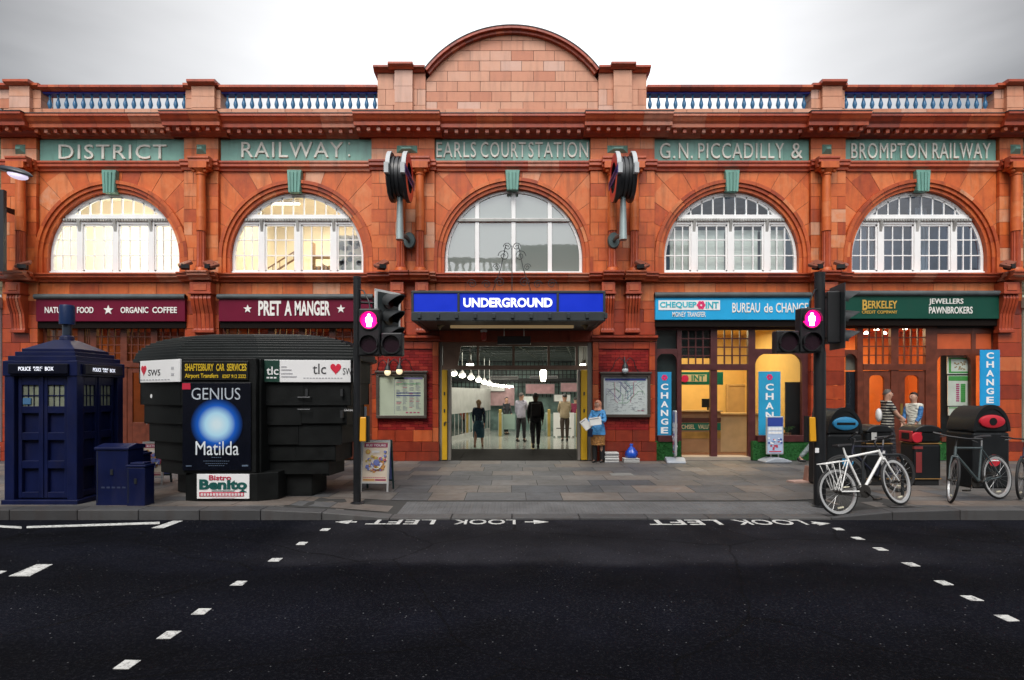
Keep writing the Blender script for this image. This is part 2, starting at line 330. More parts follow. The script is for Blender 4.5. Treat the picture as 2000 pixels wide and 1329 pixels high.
# ================================================================ ground
RZ = -.10
def kerbz(x):
    def L(a, b, p, q): t = min(1, max(0, (x-a)/(b-a))); t = t*t*(3-2*t); return p+(q-p)*t
    return L(-3.45, -1.75, .05, -.065) if x < 1 else L(4.9, 5.95, -.065, .05)
def pz(x, y):
    t = min(1, max(0, (-y-4.3)/2.5)); return kerbz(x)*t
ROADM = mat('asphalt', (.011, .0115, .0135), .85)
def _asphalt(m):
    n = m.node_tree.nodes; l = m.node_tree.links; b = n['Principled BSDF']; b.inputs['Specular IOR Level'].default_value = .05
    t = n.new('ShaderNodeTexCoord')
    v = n.new('ShaderNodeTexNoise'); v.inputs['Scale'].default_value = 38; v.inputs['Detail'].default_value = 3; v.inputs['Roughness'].default_value = .8; l.new(t.outputs['Object'], v.inputs[0])
    r = n.new('ShaderNodeMapRange'); r.inputs[1].default_value = .52; r.inputs[2].default_value = .74; l.new(v.outputs[0], r.inputs[0])
    sp = n.new('ShaderNodeTexVoronoi'); sp.inputs['Scale'].default_value = 16; l.new(t.outputs['Object'], sp.inputs[0])
    r3 = n.new('ShaderNodeMapRange'); r3.inputs[1].default_value = .06; r3.inputs[2].default_value = .12; r3.inputs[3].default_value = 1; r3.inputs[4].default_value = 0; l.new(sp.outputs['Distance'], r3.inputs[0])
    sw = n.new('ShaderNodeSeparateColor'); l.new(sp.outputs['Color'], sw.inputs[0])
    gt = n.new('ShaderNodeMath'); gt.operation = 'GREATER_THAN'; gt.inputs[1].default_value = .66; l.new(sw.outputs[0], gt.inputs[0])
    kk = n.new('ShaderNodeMath'); kk.operation = 'MULTIPLY'; l.new(r3.outputs[0], kk.inputs[0]); l.new(gt.outputs[0], kk.inputs[1])
    # worn lighter strip of older surfacing between the kerb and the patch line
    sx = n.new('ShaderNodeSeparateXYZ'); l.new(t.outputs['Object'], sx.inputs[0])
    wn = n.new('ShaderNodeTexNoise'); wn.inputs['Scale'].default_value = 1.3; wn.inputs['Detail'].default_value = 6; l.new(t.outputs['Object'], wn.inputs[0])
    ya = n.new('ShaderNodeMath'); ya.operation = 'MULTIPLY_ADD'; ya.inputs[1].default_value = .5; l.new(wn.outputs[0], ya.inputs[0]); l.new(sx.outputs['Y'], ya.inputs[2])
    ym = n.new('ShaderNodeMapRange'); ym.inputs[1].default_value = -9.25; ym.inputs[2].default_value = -9.0; l.new(ya.outputs[0], ym.inputs[0])
    xa = n.new('ShaderNodeMath'); xa.operation = 'MULTIPLY_ADD'; xa.inputs[1].default_value = .6; l.new(wn.outputs[0], xa.inputs[0]); l.new(sx.outputs['X'], xa.inputs[2])
    xm = n.new('ShaderNodeMapRange'); xm.inputs[1].default_value = -2.9; xm.inputs[2].default_value = -2.2; l.new(xa.outputs[0], xm.inputs[0])
    xm2 = n.new('ShaderNodeMapRange'); xm2.inputs[1].default_value = 4.6; xm2.inputs[2].default_value = 5.3; xm2.inputs[3].default_value = 1; xm2.inputs[4].default_value = .25; l.new(xa.outputs[0], xm2.inputs[0])
    w1 = n.new('ShaderNodeMath'); w1.operation = 'MULTIPLY'; l.new(ym.outputs[0], w1.inputs[0]); l.new(xm.outputs[0], w1.inputs[1])
    w2 = n.new('ShaderNodeMath'); w2.operation = 'MULTIPLY'; l.new(w1.outputs[0], w2.inputs[0]); l.new(xm2.outputs[0], w2.inputs[1])
    big = n.new('ShaderNodeMapRange'); big.inputs[1].default_value = .3; big.inputs[2].default_value = .7; big.inputs[3].default_value = .6; big.inputs[4].default_value = 1.25; l.new(wn.outputs[0], big.inputs[0])
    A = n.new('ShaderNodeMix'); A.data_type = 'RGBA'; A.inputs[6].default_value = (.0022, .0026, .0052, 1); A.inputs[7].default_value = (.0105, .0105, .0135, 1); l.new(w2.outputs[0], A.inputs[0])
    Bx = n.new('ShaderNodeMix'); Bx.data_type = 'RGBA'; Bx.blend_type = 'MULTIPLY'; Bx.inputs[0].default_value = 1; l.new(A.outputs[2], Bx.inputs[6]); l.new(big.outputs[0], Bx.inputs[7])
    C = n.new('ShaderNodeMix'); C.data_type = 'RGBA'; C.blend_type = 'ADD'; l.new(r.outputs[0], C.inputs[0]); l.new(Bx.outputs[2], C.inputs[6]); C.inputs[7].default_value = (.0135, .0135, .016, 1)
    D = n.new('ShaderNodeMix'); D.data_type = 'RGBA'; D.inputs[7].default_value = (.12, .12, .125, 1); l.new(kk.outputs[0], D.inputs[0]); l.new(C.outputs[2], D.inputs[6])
    # fine cracks and polished wheel paths
    cv = n.new('ShaderNodeTexVoronoi'); cv.feature = 'DISTANCE_TO_EDGE'; cv.inputs['Scale'].default_value = .42; cn = n.new('ShaderNodeTexNoise'); cn.inputs['Scale'].default_value = 1.6; cn.inputs['Detail'].default_value = 6
    cm = n.new('ShaderNodeMix'); cm.data_type = 'RGBA'; cm.inputs[0].default_value = .22; l.new(t.outputs['Object'], cn.inputs[0]); l.new(t.outputs['Object'], cm.inputs[6]); l.new(cn.outputs['Color'], cm.inputs[7]); l.new(cm.outputs[2], cv.inputs['Vector'])
    cr = n.new('ShaderNodeMapRange'); cr.inputs[1].default_value = .002; cr.inputs[2].default_value = .006; cr.inputs[3].default_value = .55; cr.inputs[4].default_value = 0; l.new(cv.outputs['Distance'], cr.inputs[0])
    E = n.new('ShaderNodeMix'); E.data_type = 'RGBA'; E.inputs[7].default_value = (.001, .001, .0012, 1); l.new(cr.outputs[0], E.inputs[0]); l.new(D.outputs[2], E.inputs[6])
    wp = n.new('ShaderNodeMath'); wp.operation = 'MULTIPLY'; wp.inputs[1].default_value = 3.4; l.new(ya.outputs[0], wp.inputs[0]); ws = n.new('ShaderNodeMath'); ws.operation = 'SINE'; l.new(wp.outputs[0], ws.inputs[0])
    wr = n.new('ShaderNodeMapRange'); wr.inputs[1].default_value = -1; wr.inputs[2].default_value = 1; wr.inputs[3].default_value = .72; wr.inputs[4].default_value = 1.3; l.new(ws.outputs[0], wr.inputs[0])
    Fm = n.new('ShaderNodeMix'); Fm.data_type = 'RGBA'; Fm.blend_type = 'MULTIPLY'; Fm.inputs[0].default_value = 1; l.new(E.outputs[2], Fm.inputs[6]); l.new(wr.outputs[0], Fm.inputs[7])
    l.new(Fm.outputs[2], b.inputs['Base Color'])
    bp = n.new('ShaderNodeBump'); bp.inputs['Strength'].default_value = .5; bp.inputs['Distance'].default_value = .008; l.new(v.outputs[0], bp.inputs['Height']); l.new(bp.outputs[0], b.inputs['Normal'])
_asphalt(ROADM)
SLAB = tonemat('paving_slab', [(0, (.06,.064,.072)), (.35, (.095,.097,.10)), (.6, (.135,.122,.11)), (.85, (.15,.115,.092)), (1, (.19,.18,.17))], rough=.6, bump=.35, streak=.35, bscale=50, mottle=.22)
TACT = mat('tactile_paving', (.10, .10, .102), .75, var=.35, scale=2, bump=.2, grime=.4)
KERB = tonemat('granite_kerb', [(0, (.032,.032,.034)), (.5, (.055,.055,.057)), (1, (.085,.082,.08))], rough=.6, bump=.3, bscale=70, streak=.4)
GRDM = mat('ground', (.03, .03, .03), .9)
PAINT = mat('road_paint', (.56, .56, .54), .65, var=.2, scale=14)
def _worn(m):
    n = m.node_tree.nodes; l = m.node_tree.links; b = n['Principled BSDF']; src = b.inputs['Base Color'].links[0].from_socket
    t = n.new('ShaderNodeTexCoord'); w = n.new('ShaderNodeTexNoise'); w.inputs['Scale'].default_value = 26; w.inputs['Detail'].default_value = 8; w.inputs['Roughness'].default_value = .75; l.new(t.outputs['Object'], w.inputs[0])
    r = n.new('ShaderNodeMapRange'); r.inputs[1].default_value = .5; r.inputs[2].default_value = .62; r.inputs[4].default_value = .85; l.new(w.outputs[0], r.inputs[0])
    x = n.new('ShaderNodeMix'); x.data_type = 'RGBA'; x.inputs[7].default_value = (.035,.035,.038,1); l.new(r.outputs[0], x.inputs[0]); l.new(src, x.inputs[6]); l.new(x.outputs[2], b.inputs['Base Color'])
_worn(PAINT)
def _gum(m):      # trodden gum and dark drips on the slabs
    n = m.node_tree.nodes; l = m.node_tree.links; b = n['Principled BSDF']; src = b.inputs['Base Color'].links[0].from_socket; t = n.new('ShaderNodeTexCoord')
    for sc, col, rad, cut in ((2.6, (.03,.03,.03,1), .09, .55), (3.7, (.26,.25,.24,1), .055, .7)):
        v = n.new('ShaderNodeTexVoronoi'); v.inputs['Scale'].default_value = sc; l.new(t.outputs['Object'], v.inputs[0]); c = n.new('ShaderNodeSeparateColor'); l.new(v.outputs['Color'], c.inputs[0])
        r = n.new('ShaderNodeMapRange'); r.inputs[1].default_value = rad*.7; r.inputs[2].default_value = rad; r.inputs[3].default_value = .7; r.inputs[4].default_value = 0; l.new(v.outputs['Distance'], r.inputs[0])
        g = n.new('ShaderNodeMath'); g.operation = 'GREATER_THAN'; g.inputs[1].default_value = cut; l.new(c.outputs[0], g.inputs[0]); k = n.new('ShaderNodeMath'); k.operation = 'MULTIPLY'; l.new(r.outputs[0], k.inputs[0]); l.new(g.outputs[0], k.inputs[1])
        x = n.new('ShaderNodeMix'); x.data_type = 'RGBA'; x.inputs[7].default_value = col; l.new(k.outputs[0], x.inputs[0]); l.new(src, x.inputs[6]); src = x.outputs[2]
    w = n.new('ShaderNodeTexNoise'); w.inputs['Scale'].default_value = .8; w.inputs['Detail'].default_value = 6; l.new(t.outputs['Object'], w.inputs[0]); r = n.new('ShaderNodeMapRange'); r.inputs[1].default_value = .35; r.inputs[2].default_value = .65; r.inputs[3].default_value = .68; r.inputs[4].default_value = 1.12; l.new(w.outputs[0], r.inputs[0])
    x = n.new('ShaderNodeMix'); x.data_type = 'RGBA'; x.blend_type = 'MULTIPLY'; x.inputs[0].default_value = 1; l.new(src, x.inputs[6]); l.new(r.outputs[0], x.inputs[7]); l.new(x.outputs[2], b.inputs['Base Color'])
_gum(SLAB)

g = MB(); g.add([(-400,-400,-.3),(400,-400,-.3),(400,400,-.3),(-400,400,-.3)], [(0,1,2,3)]); tag(g.obj('ground', GRDM), kind='structure')
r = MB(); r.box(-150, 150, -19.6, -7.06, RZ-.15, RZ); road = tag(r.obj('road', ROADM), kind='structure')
# pavement: bed sheet + slabs
KY0, KY1 = -7.08, -6.80
bed = MB(); nx = 120
for i in range(nx):
    x0, x1 = -24+48*i/nx, -24+48*(i+1)/nx
    ys = [0.3, -4.3, -5, -5.7, -6.3, KY1]
    for a, b in zip(ys, ys[1:]):
        bed.add([(x0,a,pz(x0,a)-.006),(x1,a,pz(x1,a)-.006),(x1,b,pz(x1,b)-.006),(x0,b,pz(x0,b)-.006)], [(0,1,2,3)])
pave = tag(bed.obj('pavement', mat('slab_joint', (.035,.034,.032), .9)), kind='structure')
sb = MB(); y = -.02; row = 0
while y > KY1+.05:
    h = .72 if y > -5.6 else .45
    y1 = max(y-h, KY1+.01)
    x = -24+random.uniform(0, .6)
    while x < 24:
        w = random.choice((.62, .9, .9, 1.05)); x1 = x+w
        if not (-5.85 > (y+y1)/2 and x1 > -1.75 and x < 5.0):
            t = min(1, max(0, random.gauss(.45, .22))); q = .006
            vs = [(x+q, y-q), (x1-q, y-q), (x1-q, y1+q), (x+q, y1+q)]
            sb.add([(p[0], p[1], pz(*p)-.001) for p in vs], [(0,1,2,3)], t)
        x = x1
    y = y1; row += 1
sb.obj('paving_slab', SLAB, pave)
tp = MB(); tp.add([(x_, y_, pz(x_, y_)-.002) for y_ in (-5.88, -6.3, KY1+.01) for x_ in (-1.75, -.6, .5, 1.6, 2.7, 3.8, 4.98)], [(i+7*j, i+1+7*j, i+8+7*j, i+7+7*j) for j in (0, 1) for i in range(6)])
for i in range(67):
    for j in range(9):
        cx, cy = -1.70+.1*i, -5.93-.1*j; z = pz(cx, cy)-.002
        tp.lathe([(.036, z), (.026, z+.007)], (cx, cy, 0), 6)
tp.obj('tactile_paving', TACT, pave)
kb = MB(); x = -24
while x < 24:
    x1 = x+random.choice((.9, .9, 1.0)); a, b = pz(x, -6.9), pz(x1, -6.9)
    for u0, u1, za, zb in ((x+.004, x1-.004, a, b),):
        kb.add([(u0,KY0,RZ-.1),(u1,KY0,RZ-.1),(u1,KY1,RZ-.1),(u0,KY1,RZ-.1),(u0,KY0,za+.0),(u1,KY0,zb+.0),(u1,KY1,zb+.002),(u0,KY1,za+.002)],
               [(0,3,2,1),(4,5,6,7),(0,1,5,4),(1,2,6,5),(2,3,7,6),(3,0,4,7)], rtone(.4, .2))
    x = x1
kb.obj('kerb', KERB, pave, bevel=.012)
# painted marks, sheets 4 mm over the road
def G(px, py, z=RZ): d = F*(H0-z)/(py-HZ); return ((px-CX)*d/F, d-DF)
for px, py in [(249,1299),(330,1241),(394,1195),(467,1140),(538,1094),(590,1062),(635,1035),(1637,1034),(1675,1052),(1719,1073),(1779,1103),(1843,1139),(1897,1169),(1967,1208)]:
    cx, cy = G(px, py); q = MB(); w = .056; j = [random.uniform(-.006, .006) for _ in range(8)]
    q.prism([(cx-w+j[0],cy-.07+j[1]),(cx+w+j[2],cy-.07+j[3]),(cx+w+j[4],cy+.07+j[5]),(cx-w+j[6],cy+.07+j[7])], RZ-.004, RZ+.004, 'z'); q.obj('crossing_stud', PAINT, road)
for pts in ([(52,1032),(52,1028.5),(312,1020),(312,1024)], [(296,1032),(320,1032),(357,1018),(338,1018)], [(-60,1024),(-60,1027),(42,1033),(42,1029)], [(17,1126),(58,1126),(103,1103),(72,1103)], [(-60,1124),(2,1121),(14,1116),(-60,1114)]):
    q = MB(); q.prism([G(*p) for p in pts], RZ-.004, RZ+.004, 'z'); q.obj('lane_line', PAINT, road)
def ground_text(s, pxa, pxb, pya, pyb):
    (xa, ya), (xb, _), (_, yb) = G(pxa, pya), G(pxb, pya), G(pxa, pyb); xa = (pxa-CX)*(DF+(ya+yb)/2)/F; xb = (pxb-CX)*(DF+(ya+yb)/2)/F
    q = MB(); q.text(s, 0, xb-xa, 0, ya-yb, 0, .002, .012)
    q.v = [(xb-v[0], ya-v[2], RZ+.004 if v[1] > .001 else RZ+.0055) for v in q.v]; q.obj('road_lettering', PAINT, road)
def ground_arrow(pxa, pxb, py, flip):
    (xa, y0), (xb, _) = G(pxa, py), G(pxb, py); w = .05
    if flip: xa, xb = xb, xa
    s_ = 1 if xb > xa else -1
    q = MB(); h = xb-.22*s_
    q.prism([(xa, y0-w*.5), (h, y0-w*.5), (h, y0-.13), (xb, y0), (h, y0+.13), (h, y0+w*.5), (xa, y0+w*.5)], RZ-.004, RZ+.004, 'z'); q.obj('road_arrow', PAINT, road)
ground_text('LEFT', 718, 850, 1015.5, 1025); ground_text('LOOK', 885, 1007, 1015.5, 1025); ground_arrow(1025, 1072, 1020, 0); ground_arrow(655, 697, 1020, 1)
ground_text('LEFT', 1265, 1406, 1016, 1026); ground_text('LOOK', 1434, 1570, 1016, 1026); ground_arrow(1586, 1622, 1023, 0)
q = MB(); q.box(U(1193,-2.8), U(1236,-2.8), -2.95, -2.55, -.02, .004); q.box(U(1193,-2.8)+.03, U(1236,-2.8)-.03, -2.92, -2.58, .004, .006); q.obj('inspection_cover', mat('cover_pale', (.2,.2,.19), .6, var=.3, grime=.3), pave, bevel=.002)
# opposite pavement behind the photographer
q = MB(); q.box(-60, 60, -23, -19.6, RZ-.15, .02, .4); tag(q.obj('opposite_pavement', SLAB), kind='structure')

# ================================================================ the station building
ST = thing('station_building', 'long red terracotta station building with arched windows, balustrade and curved central gable', 'station')
PIERS = [(8,77),(363,430),(727,850),(1152,1277),(1580,1648),(1946,1992)]
BAYS = [(77,363,222,129),(430,727,580,130),(850,1152,1003,135),(1277,1580,1428.5,131.5),(1648,1946,1795,132)]
Z_FR0, Z_FR1, Z_ST, Z_SILL, Z_SB, Z_F2 = V(320), 8.47, V(336), 4.91, 4.70, V(580)
mort = MB()      # wall core seen only in the joints
# --- upper wall: spandrels round the arches, piers, friezes
for bi, (pl, pr, pc, rp) in enumerate(BAYS):
    xl, xr, xc, r = U(pl), U(pr), U(pc), rp/74; zc, zb = V(504), Z_SILL
    wl = MB(); ro = r+.25
    def rect(p): 
        for a, b, c in ((1,0,-xl),(-1,0,xr),(0,1,-zb),(0,-1,Z_ST+.02)):
            p = clip(p, a, b, c)
            if len(p) < 3: return []
        return p
    def put(p, mu=.5):
        p = rect(p)
        if len(p) >= 3 and abs(area(p)) > .003: wl.block(p, 0, .03, rtone(mu, .15)); mort.prism(p, .01, .3, 'y')
    N = 15
    for k in range(N):
        a0, a1 = PI*k/N, PI*(k+1)/N
        ms = [0, .62+random.uniform(-.1, .12), 1.25+random.uniform(-.15, .15), 4]
        for m0, m1 in zip(ms, ms[1:]):
            b = .5*(a0+a1); p = []
            ex = 1/math.cos((a1-a0)/2)
            p = [(xc+(ro+m0)*math.cos(a0), zc+(ro+m0)*math.sin(a0)), (xc+(ro+m1)*math.cos(a0)*ex, zc+(ro+m1)*math.sin(a0)*ex), (xc+(ro+m1)*math.cos(a1)*ex, zc+(ro+m1)*math.sin(a1)*ex), (xc+(ro+m0)*math.cos(a1), zc+(ro+m0)*math.sin(a1))]
            put(p)
    for x0, x1 in ((xl, xc-ro), (xc+ro, xr)):
        put([(x0, zb), (x1, zb), (x1, zc), (x0, zc)])
    wl.obj('wall_panel', TERRA, ST); wl = MB()
    # lower frieze between sill and shop sign, upper frieze round the name panel
    wl.courses(xl, xr, Z_F2-.12, Z_SB+.05, 0, .03, .4, .8, .5, .15); mort.box(xl, xr, .01, .3, Z_F2-.12, Z_SB+.05)
    wl.obj('frieze_panel', TERRA, ST); wl = MB(); wl.courses(xl, xr, Z_FR0-.06, 8.62, .012, .04, .5, .9, .5, .15); mort.box(xl, xr, .02, .3, Z_ST, 8.62)
    wl.obj('frieze_panel', TERRA, ST)
    # archivolt: three stepped rings carried down as stilts
    ar = MB()
    for q, (a, b, yy) in enumerate(((0, .09, -.02), (.085, .18, -.075), (.175, .265, -.12))):
        for k in range(N):
            t = rtone(.3, .12)
            ar.arc(xc, zc, r+a+.001*q, r+b, PI*k/N+.0015, PI*(k+1)/N-.0015, yy, .3, 4, t)
        for s_ in (-1, 1):
            x0, x1 = sorted((xc+s_*(r+a+.001*q), xc+s_*(r+b))); ar.box(x0, x1, yy, .3, zb-.004*q, zc-.002, rtone(.35, .1))
    ar.obj('archivolt', TERRA, ST, smooth=30)
    # keystone of teal faience
    ks = MB(); w0, w1 = .155, .19; z0, z1 = zc+r-.06, Z_ST+.005
    kx = U([219,578,1001,1427,1797][bi])
    ks.prism([(kx-w0, z0), (kx+w0, z0), (kx+w1, z1), (kx-w1, z1)], -.14, .05, 'y', .25)
    for k in range(4):
        u = -1+.5*k
        ks.prism([(kx+(u+.06)*w0, z0-.02), (kx+(u+.44)*w0, z0-.02), (kx+(u+.44)*w1, z1-.06), (kx+(u+.06)*w1, z1-.06)], -.175+.012*abs(k-1.5), -.13, 'y', .3+.1*random.random())
    ks.obj('keystone', TEAL, ST, bevel=.012)
    # teal name panel and its raised letters
    pp = [(78,363),(431,727),(850,1152),(1277,1580),(1649,1945)][bi]
    tp_ = MB(); n = 6; x0, x1 = U(pp[0])+.01, U(pp[1])-.01
    for k in range(n): tp_.prism([(x0+(x1-x0)*k/n+.002, Z_FR0+.012), (x0+(x1-x0)*(k+1)/n-.002, Z_FR0+.012), (x0+(x1-x0)*(k+1)/n-.002, Z_FR1), (x0+(x1-x0)*k/n+.002, Z_FR1)], -.012, .05, 'y', rtone(.5, .15))
    npan = tp_.obj('name_panel', TEAL, ST)
    le = MB()
    for s_, a, b, za, zb_ in [[('DISTRICT',117,327,312,284)], [('RAILWAY',473,671,309,279),('.',681,684.5,284,280),('.',681,684.5,307,303)], [('EARLS',853,930,309,279),('COURT',939,1027,309,279),('STATION',1032,1148,309,279)], [('G.',1288,1318,311,281),('N.',1325,1352,311,281),('PICCADILLY',1363,1530,311,281),('&',1544,1566,311,281)], [('BROMPTON',1661,1808,311,281),('RAILWAY',1819,1932,311,281)]][bi]:
        le.text(s_, U(a), U(b), V(za), V(zb_), -.05, .05, .0, spacing=1.12)
    le.obj('lettering', CREAM, npan)
# --- piers, upper part: plain face blocks either side of a half column
def pierblocks(mb, x0, x1, z0, z1, yf, ch=.36, mu=.5, bl=.45):
    mb.courses(x0, x1, z0, z1, yf, .28, ch, bl, mu, .18)
for pi_, (a, b) in enumerate(PIERS):
    x0, x1 = U(a), U(b); pw = MB()
    pierblocks(pw, x0, x1, Z_SILL, Z_ST, -.10, .36); mort.box(x0+.015, x1-.015, -.09, .3, Z_SILL, Z_ST)
    pierblocks(pw, x0, x1, Z_FR0-.08, 8.62, -.10, .55, .6, 1.0); mort.box(x0+.015, x1-.015, -.09, .3, Z_ST, 8.62)
    pierblocks(pw, x0, x1, Z_F2-.12, Z_SB+.05, -.06, .5); mort.box(x0+.015, x1-.015, -.05, .3, Z_F2-.12, Z_SB+.05)
    pw.obj('pier_facing', TERRA, ST)
mort.obj('wall_core', MORT, ST)
# teal bosses on the piers
for px, w in ((40,.13),(393,.125),(795,.27),(1206,.27),(1615,.125),(1983,.13)):
    q = MB(); x0, z0 = U(px,-.1), V(292,-.1)
    h = .125 if w < .2 else .10
    q.add([(x0-w,-.1,z0-h),(x0+w,-.1,z0-h),(x0+w,-.1,z0+h),(x0-w,-.1,z0+h),(x0-w*.45,-.2,z0-h*.2),(x0+w*.45,-.2,z0-h*.2),(x0+w*.45,-.2,z0+h*.2),(x0-w*.45,-.2,z0+h*.2)],
          [(3,2,1,0),(4,5,6,7),(0,1,5,4),(1,2,6,5),(2,3,7,6),(3,0,4,7)], .4); q.obj('teal_boss', TEAL, ST)
# columns: capital, plain upper shaft, fluted lower shaft, base
def column(px):
    y = -.26; x = U(px, y); q = MB(); zt, zb = V(322, y), V(531, y); zs = V(338, y); zf = V(452, y)
    q.lathe([(.13, V(525,y)), (.135, V(521,y)), (.11, V(517,y)), (.105, zf+.02)], (x, y, 0), 24, tone=.08, flute=.16)
    q.lathe([(.118, zf), (.118, zf+.35)], (x, y, 0), 20, tone=.45); q.lathe([(.116, zf+.354), (.112, zf+.75)], (x, y, 0), 20, tone=.6)
    q.lathe([(.112, zf+.754), (.104, zs-.08), (.13, zs-.06), (.13, zs-.03), (.11, zs-.02), (.14, zs+.02), (.2, zs+.07)], (x, y, 0), 20, tone=.5)
    for s_ in (-1, 1): q.ball((x+s_*.15, y-.1, zs+.02), (.05, .05, .05), 8, 6, .4)
    q.box(x-.23, x+.23, y-.2, 0, zs+.07, zt+.02, .4)
    q.lathe([(.17, zb), (.17, zb+.04), (.15, zb+.07), (.135, zb+.1)], (x, y, 0), 20, tone=.4)
    q.box(x-.2, x+.2, y-.19, 0, zb-.14, zb, .45)
    return q.obj('column', TERRA, ST, smooth=35)
for px in (40, 393, 783, 820, 1196, 1239, 1614, 1984): column(px)
# string course, sill course, main cornice: each breaks forward over the piers
st = MB(); PS = [(0,0,0)]
def prof_shift(p, d): return [(y-d, z) for y, z in p]
P_STR = [(.05, Z_ST), (-.05, Z_ST), (-.06, Z_ST+.06), (-.13, Z_ST+.10), (-.13, Z_ST+.16), (-.16, Z_ST+.19), (-.16, Z_ST+.235), (.05, Z_ST+.25)]
P_SIL = [(.05, Z_SB), (-.08, Z_SB), (-.10, Z_SB+.05), (-.22, Z_SB+.10), (-.22, Z_SB+.14), (-.27, Z_SB+.17), (-.27, Z_SB+.205), (.05, Z_SB+.222)]
P_COR = [(.1, 8.50), (-.06, 8.47), (-.10, 8.53), (-.16, 8.58), (-.48, 8.585), (-.49, 8.67), (-.55, 8.72), (-.60, 8.80), (-.63, 8.815), (-.63, 8.873), (.1, 8.94)]
xs = []
for pl, pr, _, _ in BAYS:
    st = MB(); st.mould(P_STR, U(pl)+.004, U(pr)-.004, .75); st.obj('string_course', CORN, ST); st = MB(); st.mould(P_SIL, U(pl)+.004, U(pr)-.004, .6); st.obj('sill_course', CORN, ST)
for i, (a, b) in enumerate(PIERS):
    st, s2 = MB(), MB(); st.mould(prof_shift(P_STR, .10), U(a)-.04, U(b)+.04, .5); s2.mould(prof_shift(P_SIL, .14), U(a)-.05, U(b)+.05, .5)
    for px in {0:(40,),1:(393,),2:(783,820),3:(1196,1239),4:(1614,),5:(1984,)}[i]:
        x = U(px, -.3); st.mould(prof_shift(P_STR, .32), x-.27, x+.27, .6); s2.mould(prof_shift(P_SIL, .32), x-.26, x+.26, .6)
    st.obj('string_course', CORN, ST); s2.obj('sill_course', CORN, ST)
co = MB(); brk = [(U(a)-e0, U(b)+e1) for (a, b), e0, e1 in zip(PIERS, (.1,.28,.33,.2,.3,.28), (.1,.28,.2,.33,.3,.1))]
prev = None
for a, b in brk:
    co.mould(prof_shift(P_COR, .13), a, b, .8)
    if prev is not None: co.mould(P_COR, prev+.002, a-.002, .85)
    prev = b
    x = a+.1
    while x < b-.05: co.box(x-.043, x+.043, -.53, -.41, 8.485, 8.60, rtone(.6,.1)); x += .255
for (a, b), (c, d) in zip(brk, brk[1:]):
    n = round((c-b)/.255)
    for k in range(n): x = b+(k+.5)*(c-b)/n; co.box(x-.043, x+.043, -.40, -.28, 8.485, 8.60, rtone(.6,.1))
co.obj('cornice', CORN, ST)
fl = MB(); P_FL = [(.1, 8.942), (-.63, 8.875), (-.645, 8.875), (-.645, 8.893), (.1, 8.96)]; prev = None
for a, b in brk:
    fl.prism(prof_shift(P_FL, .13), a-.01, b+.01, 'x')
    if prev is not None: fl.prism(P_FL, prev+.012, a-.012, 'x')
    prev = b
fl.obj('lead_flashing', IRON, ST)
# --- parapet: plinth, piers, balustrades, coping
pa = MB(); zpl, zbt, zct = V(213), V(180), V(166,-.1)
pa.courses(U(8), U(1992), 8.93, zpl, -.02, .38, .19, .7, .5, .2); pa.obj('parapet_wall', TERRAP, ST)
PP = [(0,82,26,66),(363,432,379,424),(1583,1649,1601,1640),(1940,2000,1958,1990)]
for a, b, c, d in PP:
    pa = MB(); pa.courses(U(a), U(b), zpl, zct-.08, -.03, .4, .26, .5, .55, .2)
    pa.courses(U(c), U(d), 8.95, zct-.02, -.14, -.03, .33, .8, .6, .2); pa.obj('parapet_pier', TERRAP, ST)
cp = MB(); P_CP = [(.36, zct-.13), (-.05, zct-.13), (-.1, zct-.10), (-.15, zct-.08), (-.15, zct-.02), (-.1, zct), (.36, zct)]
BAL = [(82,363,17),(432,738,19),(1263,1583,19),(1649,1940,17)]
for a, b, n in BAL: cp = MB(); cp.mould(P_CP, U(a), U(b), .28, .35); cp.obj('coping', CORN, ST)
for a, b, c, d in PP:
    P2 = [(y-.02, z+.04) for y, z in P_CP]; cp = MB(); cp.mould(P2, U(a), U(b), .6, .35); cp.mould([(y-.13, z+.08) for y, z in P_CP], U(c)-.06, U(d)+.06, .8, .35); cp.obj('pier_cap', CORN, ST)
bp_ = MB(); h = zbt-zpl
bp_.lathe([(.05, 0), (.05, .04), (.026, .06), (.04, .10), (.058, .16), (.053, .21), (.03, .29), (.021, .35), (.035, .38), (.024, .40), (.05, .44), (.062, .46), (.062, h)], (0,0,0), 12)
for e_, (a, b, n) in enumerate(BAL):
    rl = MB(); rl.box(U(a), U(b), .02, .24, zbt-.025, zbt+.045); bal = rl.obj('balustrade', BLUEG, ST)
    for k in range(n):
        x = U(a)+(k+.5)*(U(b)-U(a))/n
        if e_ == 0 and k == 0: b0 = bp_.obj('baluster', BALU, bal, smooth=50); o = b0
        else: o = b0.copy(); COL.objects.link(o); o.parent = bal
        o.location = (x, .13, zpl)
# --- curved central gable
R = 210.5/74; zc = V(270); zch = V(146); ga = MB()
def arcclip(p):
    for k in range(40):
        t = PI*k/39; p = clip(p, -math.cos(t), -math.sin(t), (R-.12)+math.cos(t)*U(1000)+math.sin(t)*zc)
        if len(p) < 3: return []
    return p
ga.courses(U(832), U(1168), 8.93, zc+R, .0, .35, .262, .55, .55, .2, .006, cl=arcclip)
for a, b, c, d in ((738,832,773,808),(1168,1262,1196,1232)):
    ga.courses(U(a), U(b), 8.93, V(146), -.06, .38, .4, .5, .55, .2); ga.courses(U(c), U(d), 8.95, V(144), -.18, -.06, .44, .8, .6, .2)
ga.obj('gable_wall', TERRAP, ST)
gb = MB(); a0 = math.atan2(V(143)-zc, U(1168)); n = 24
mk = MB(); 
for k in range(n):
    p, q = a0+(PI-2*a0)*k/n, a0+(PI-2*a0)*(k+1)/n
    gb.arc(0, zc, R-.13, R-.06, p+.001, q-.001, -.12, .38, 1, rtone(.3,.1)); gb.arc(0, zc, R-.062, R, p+.001, q-.001, -.22, .38, 1, rtone(.3,.1))
zt = V(146)
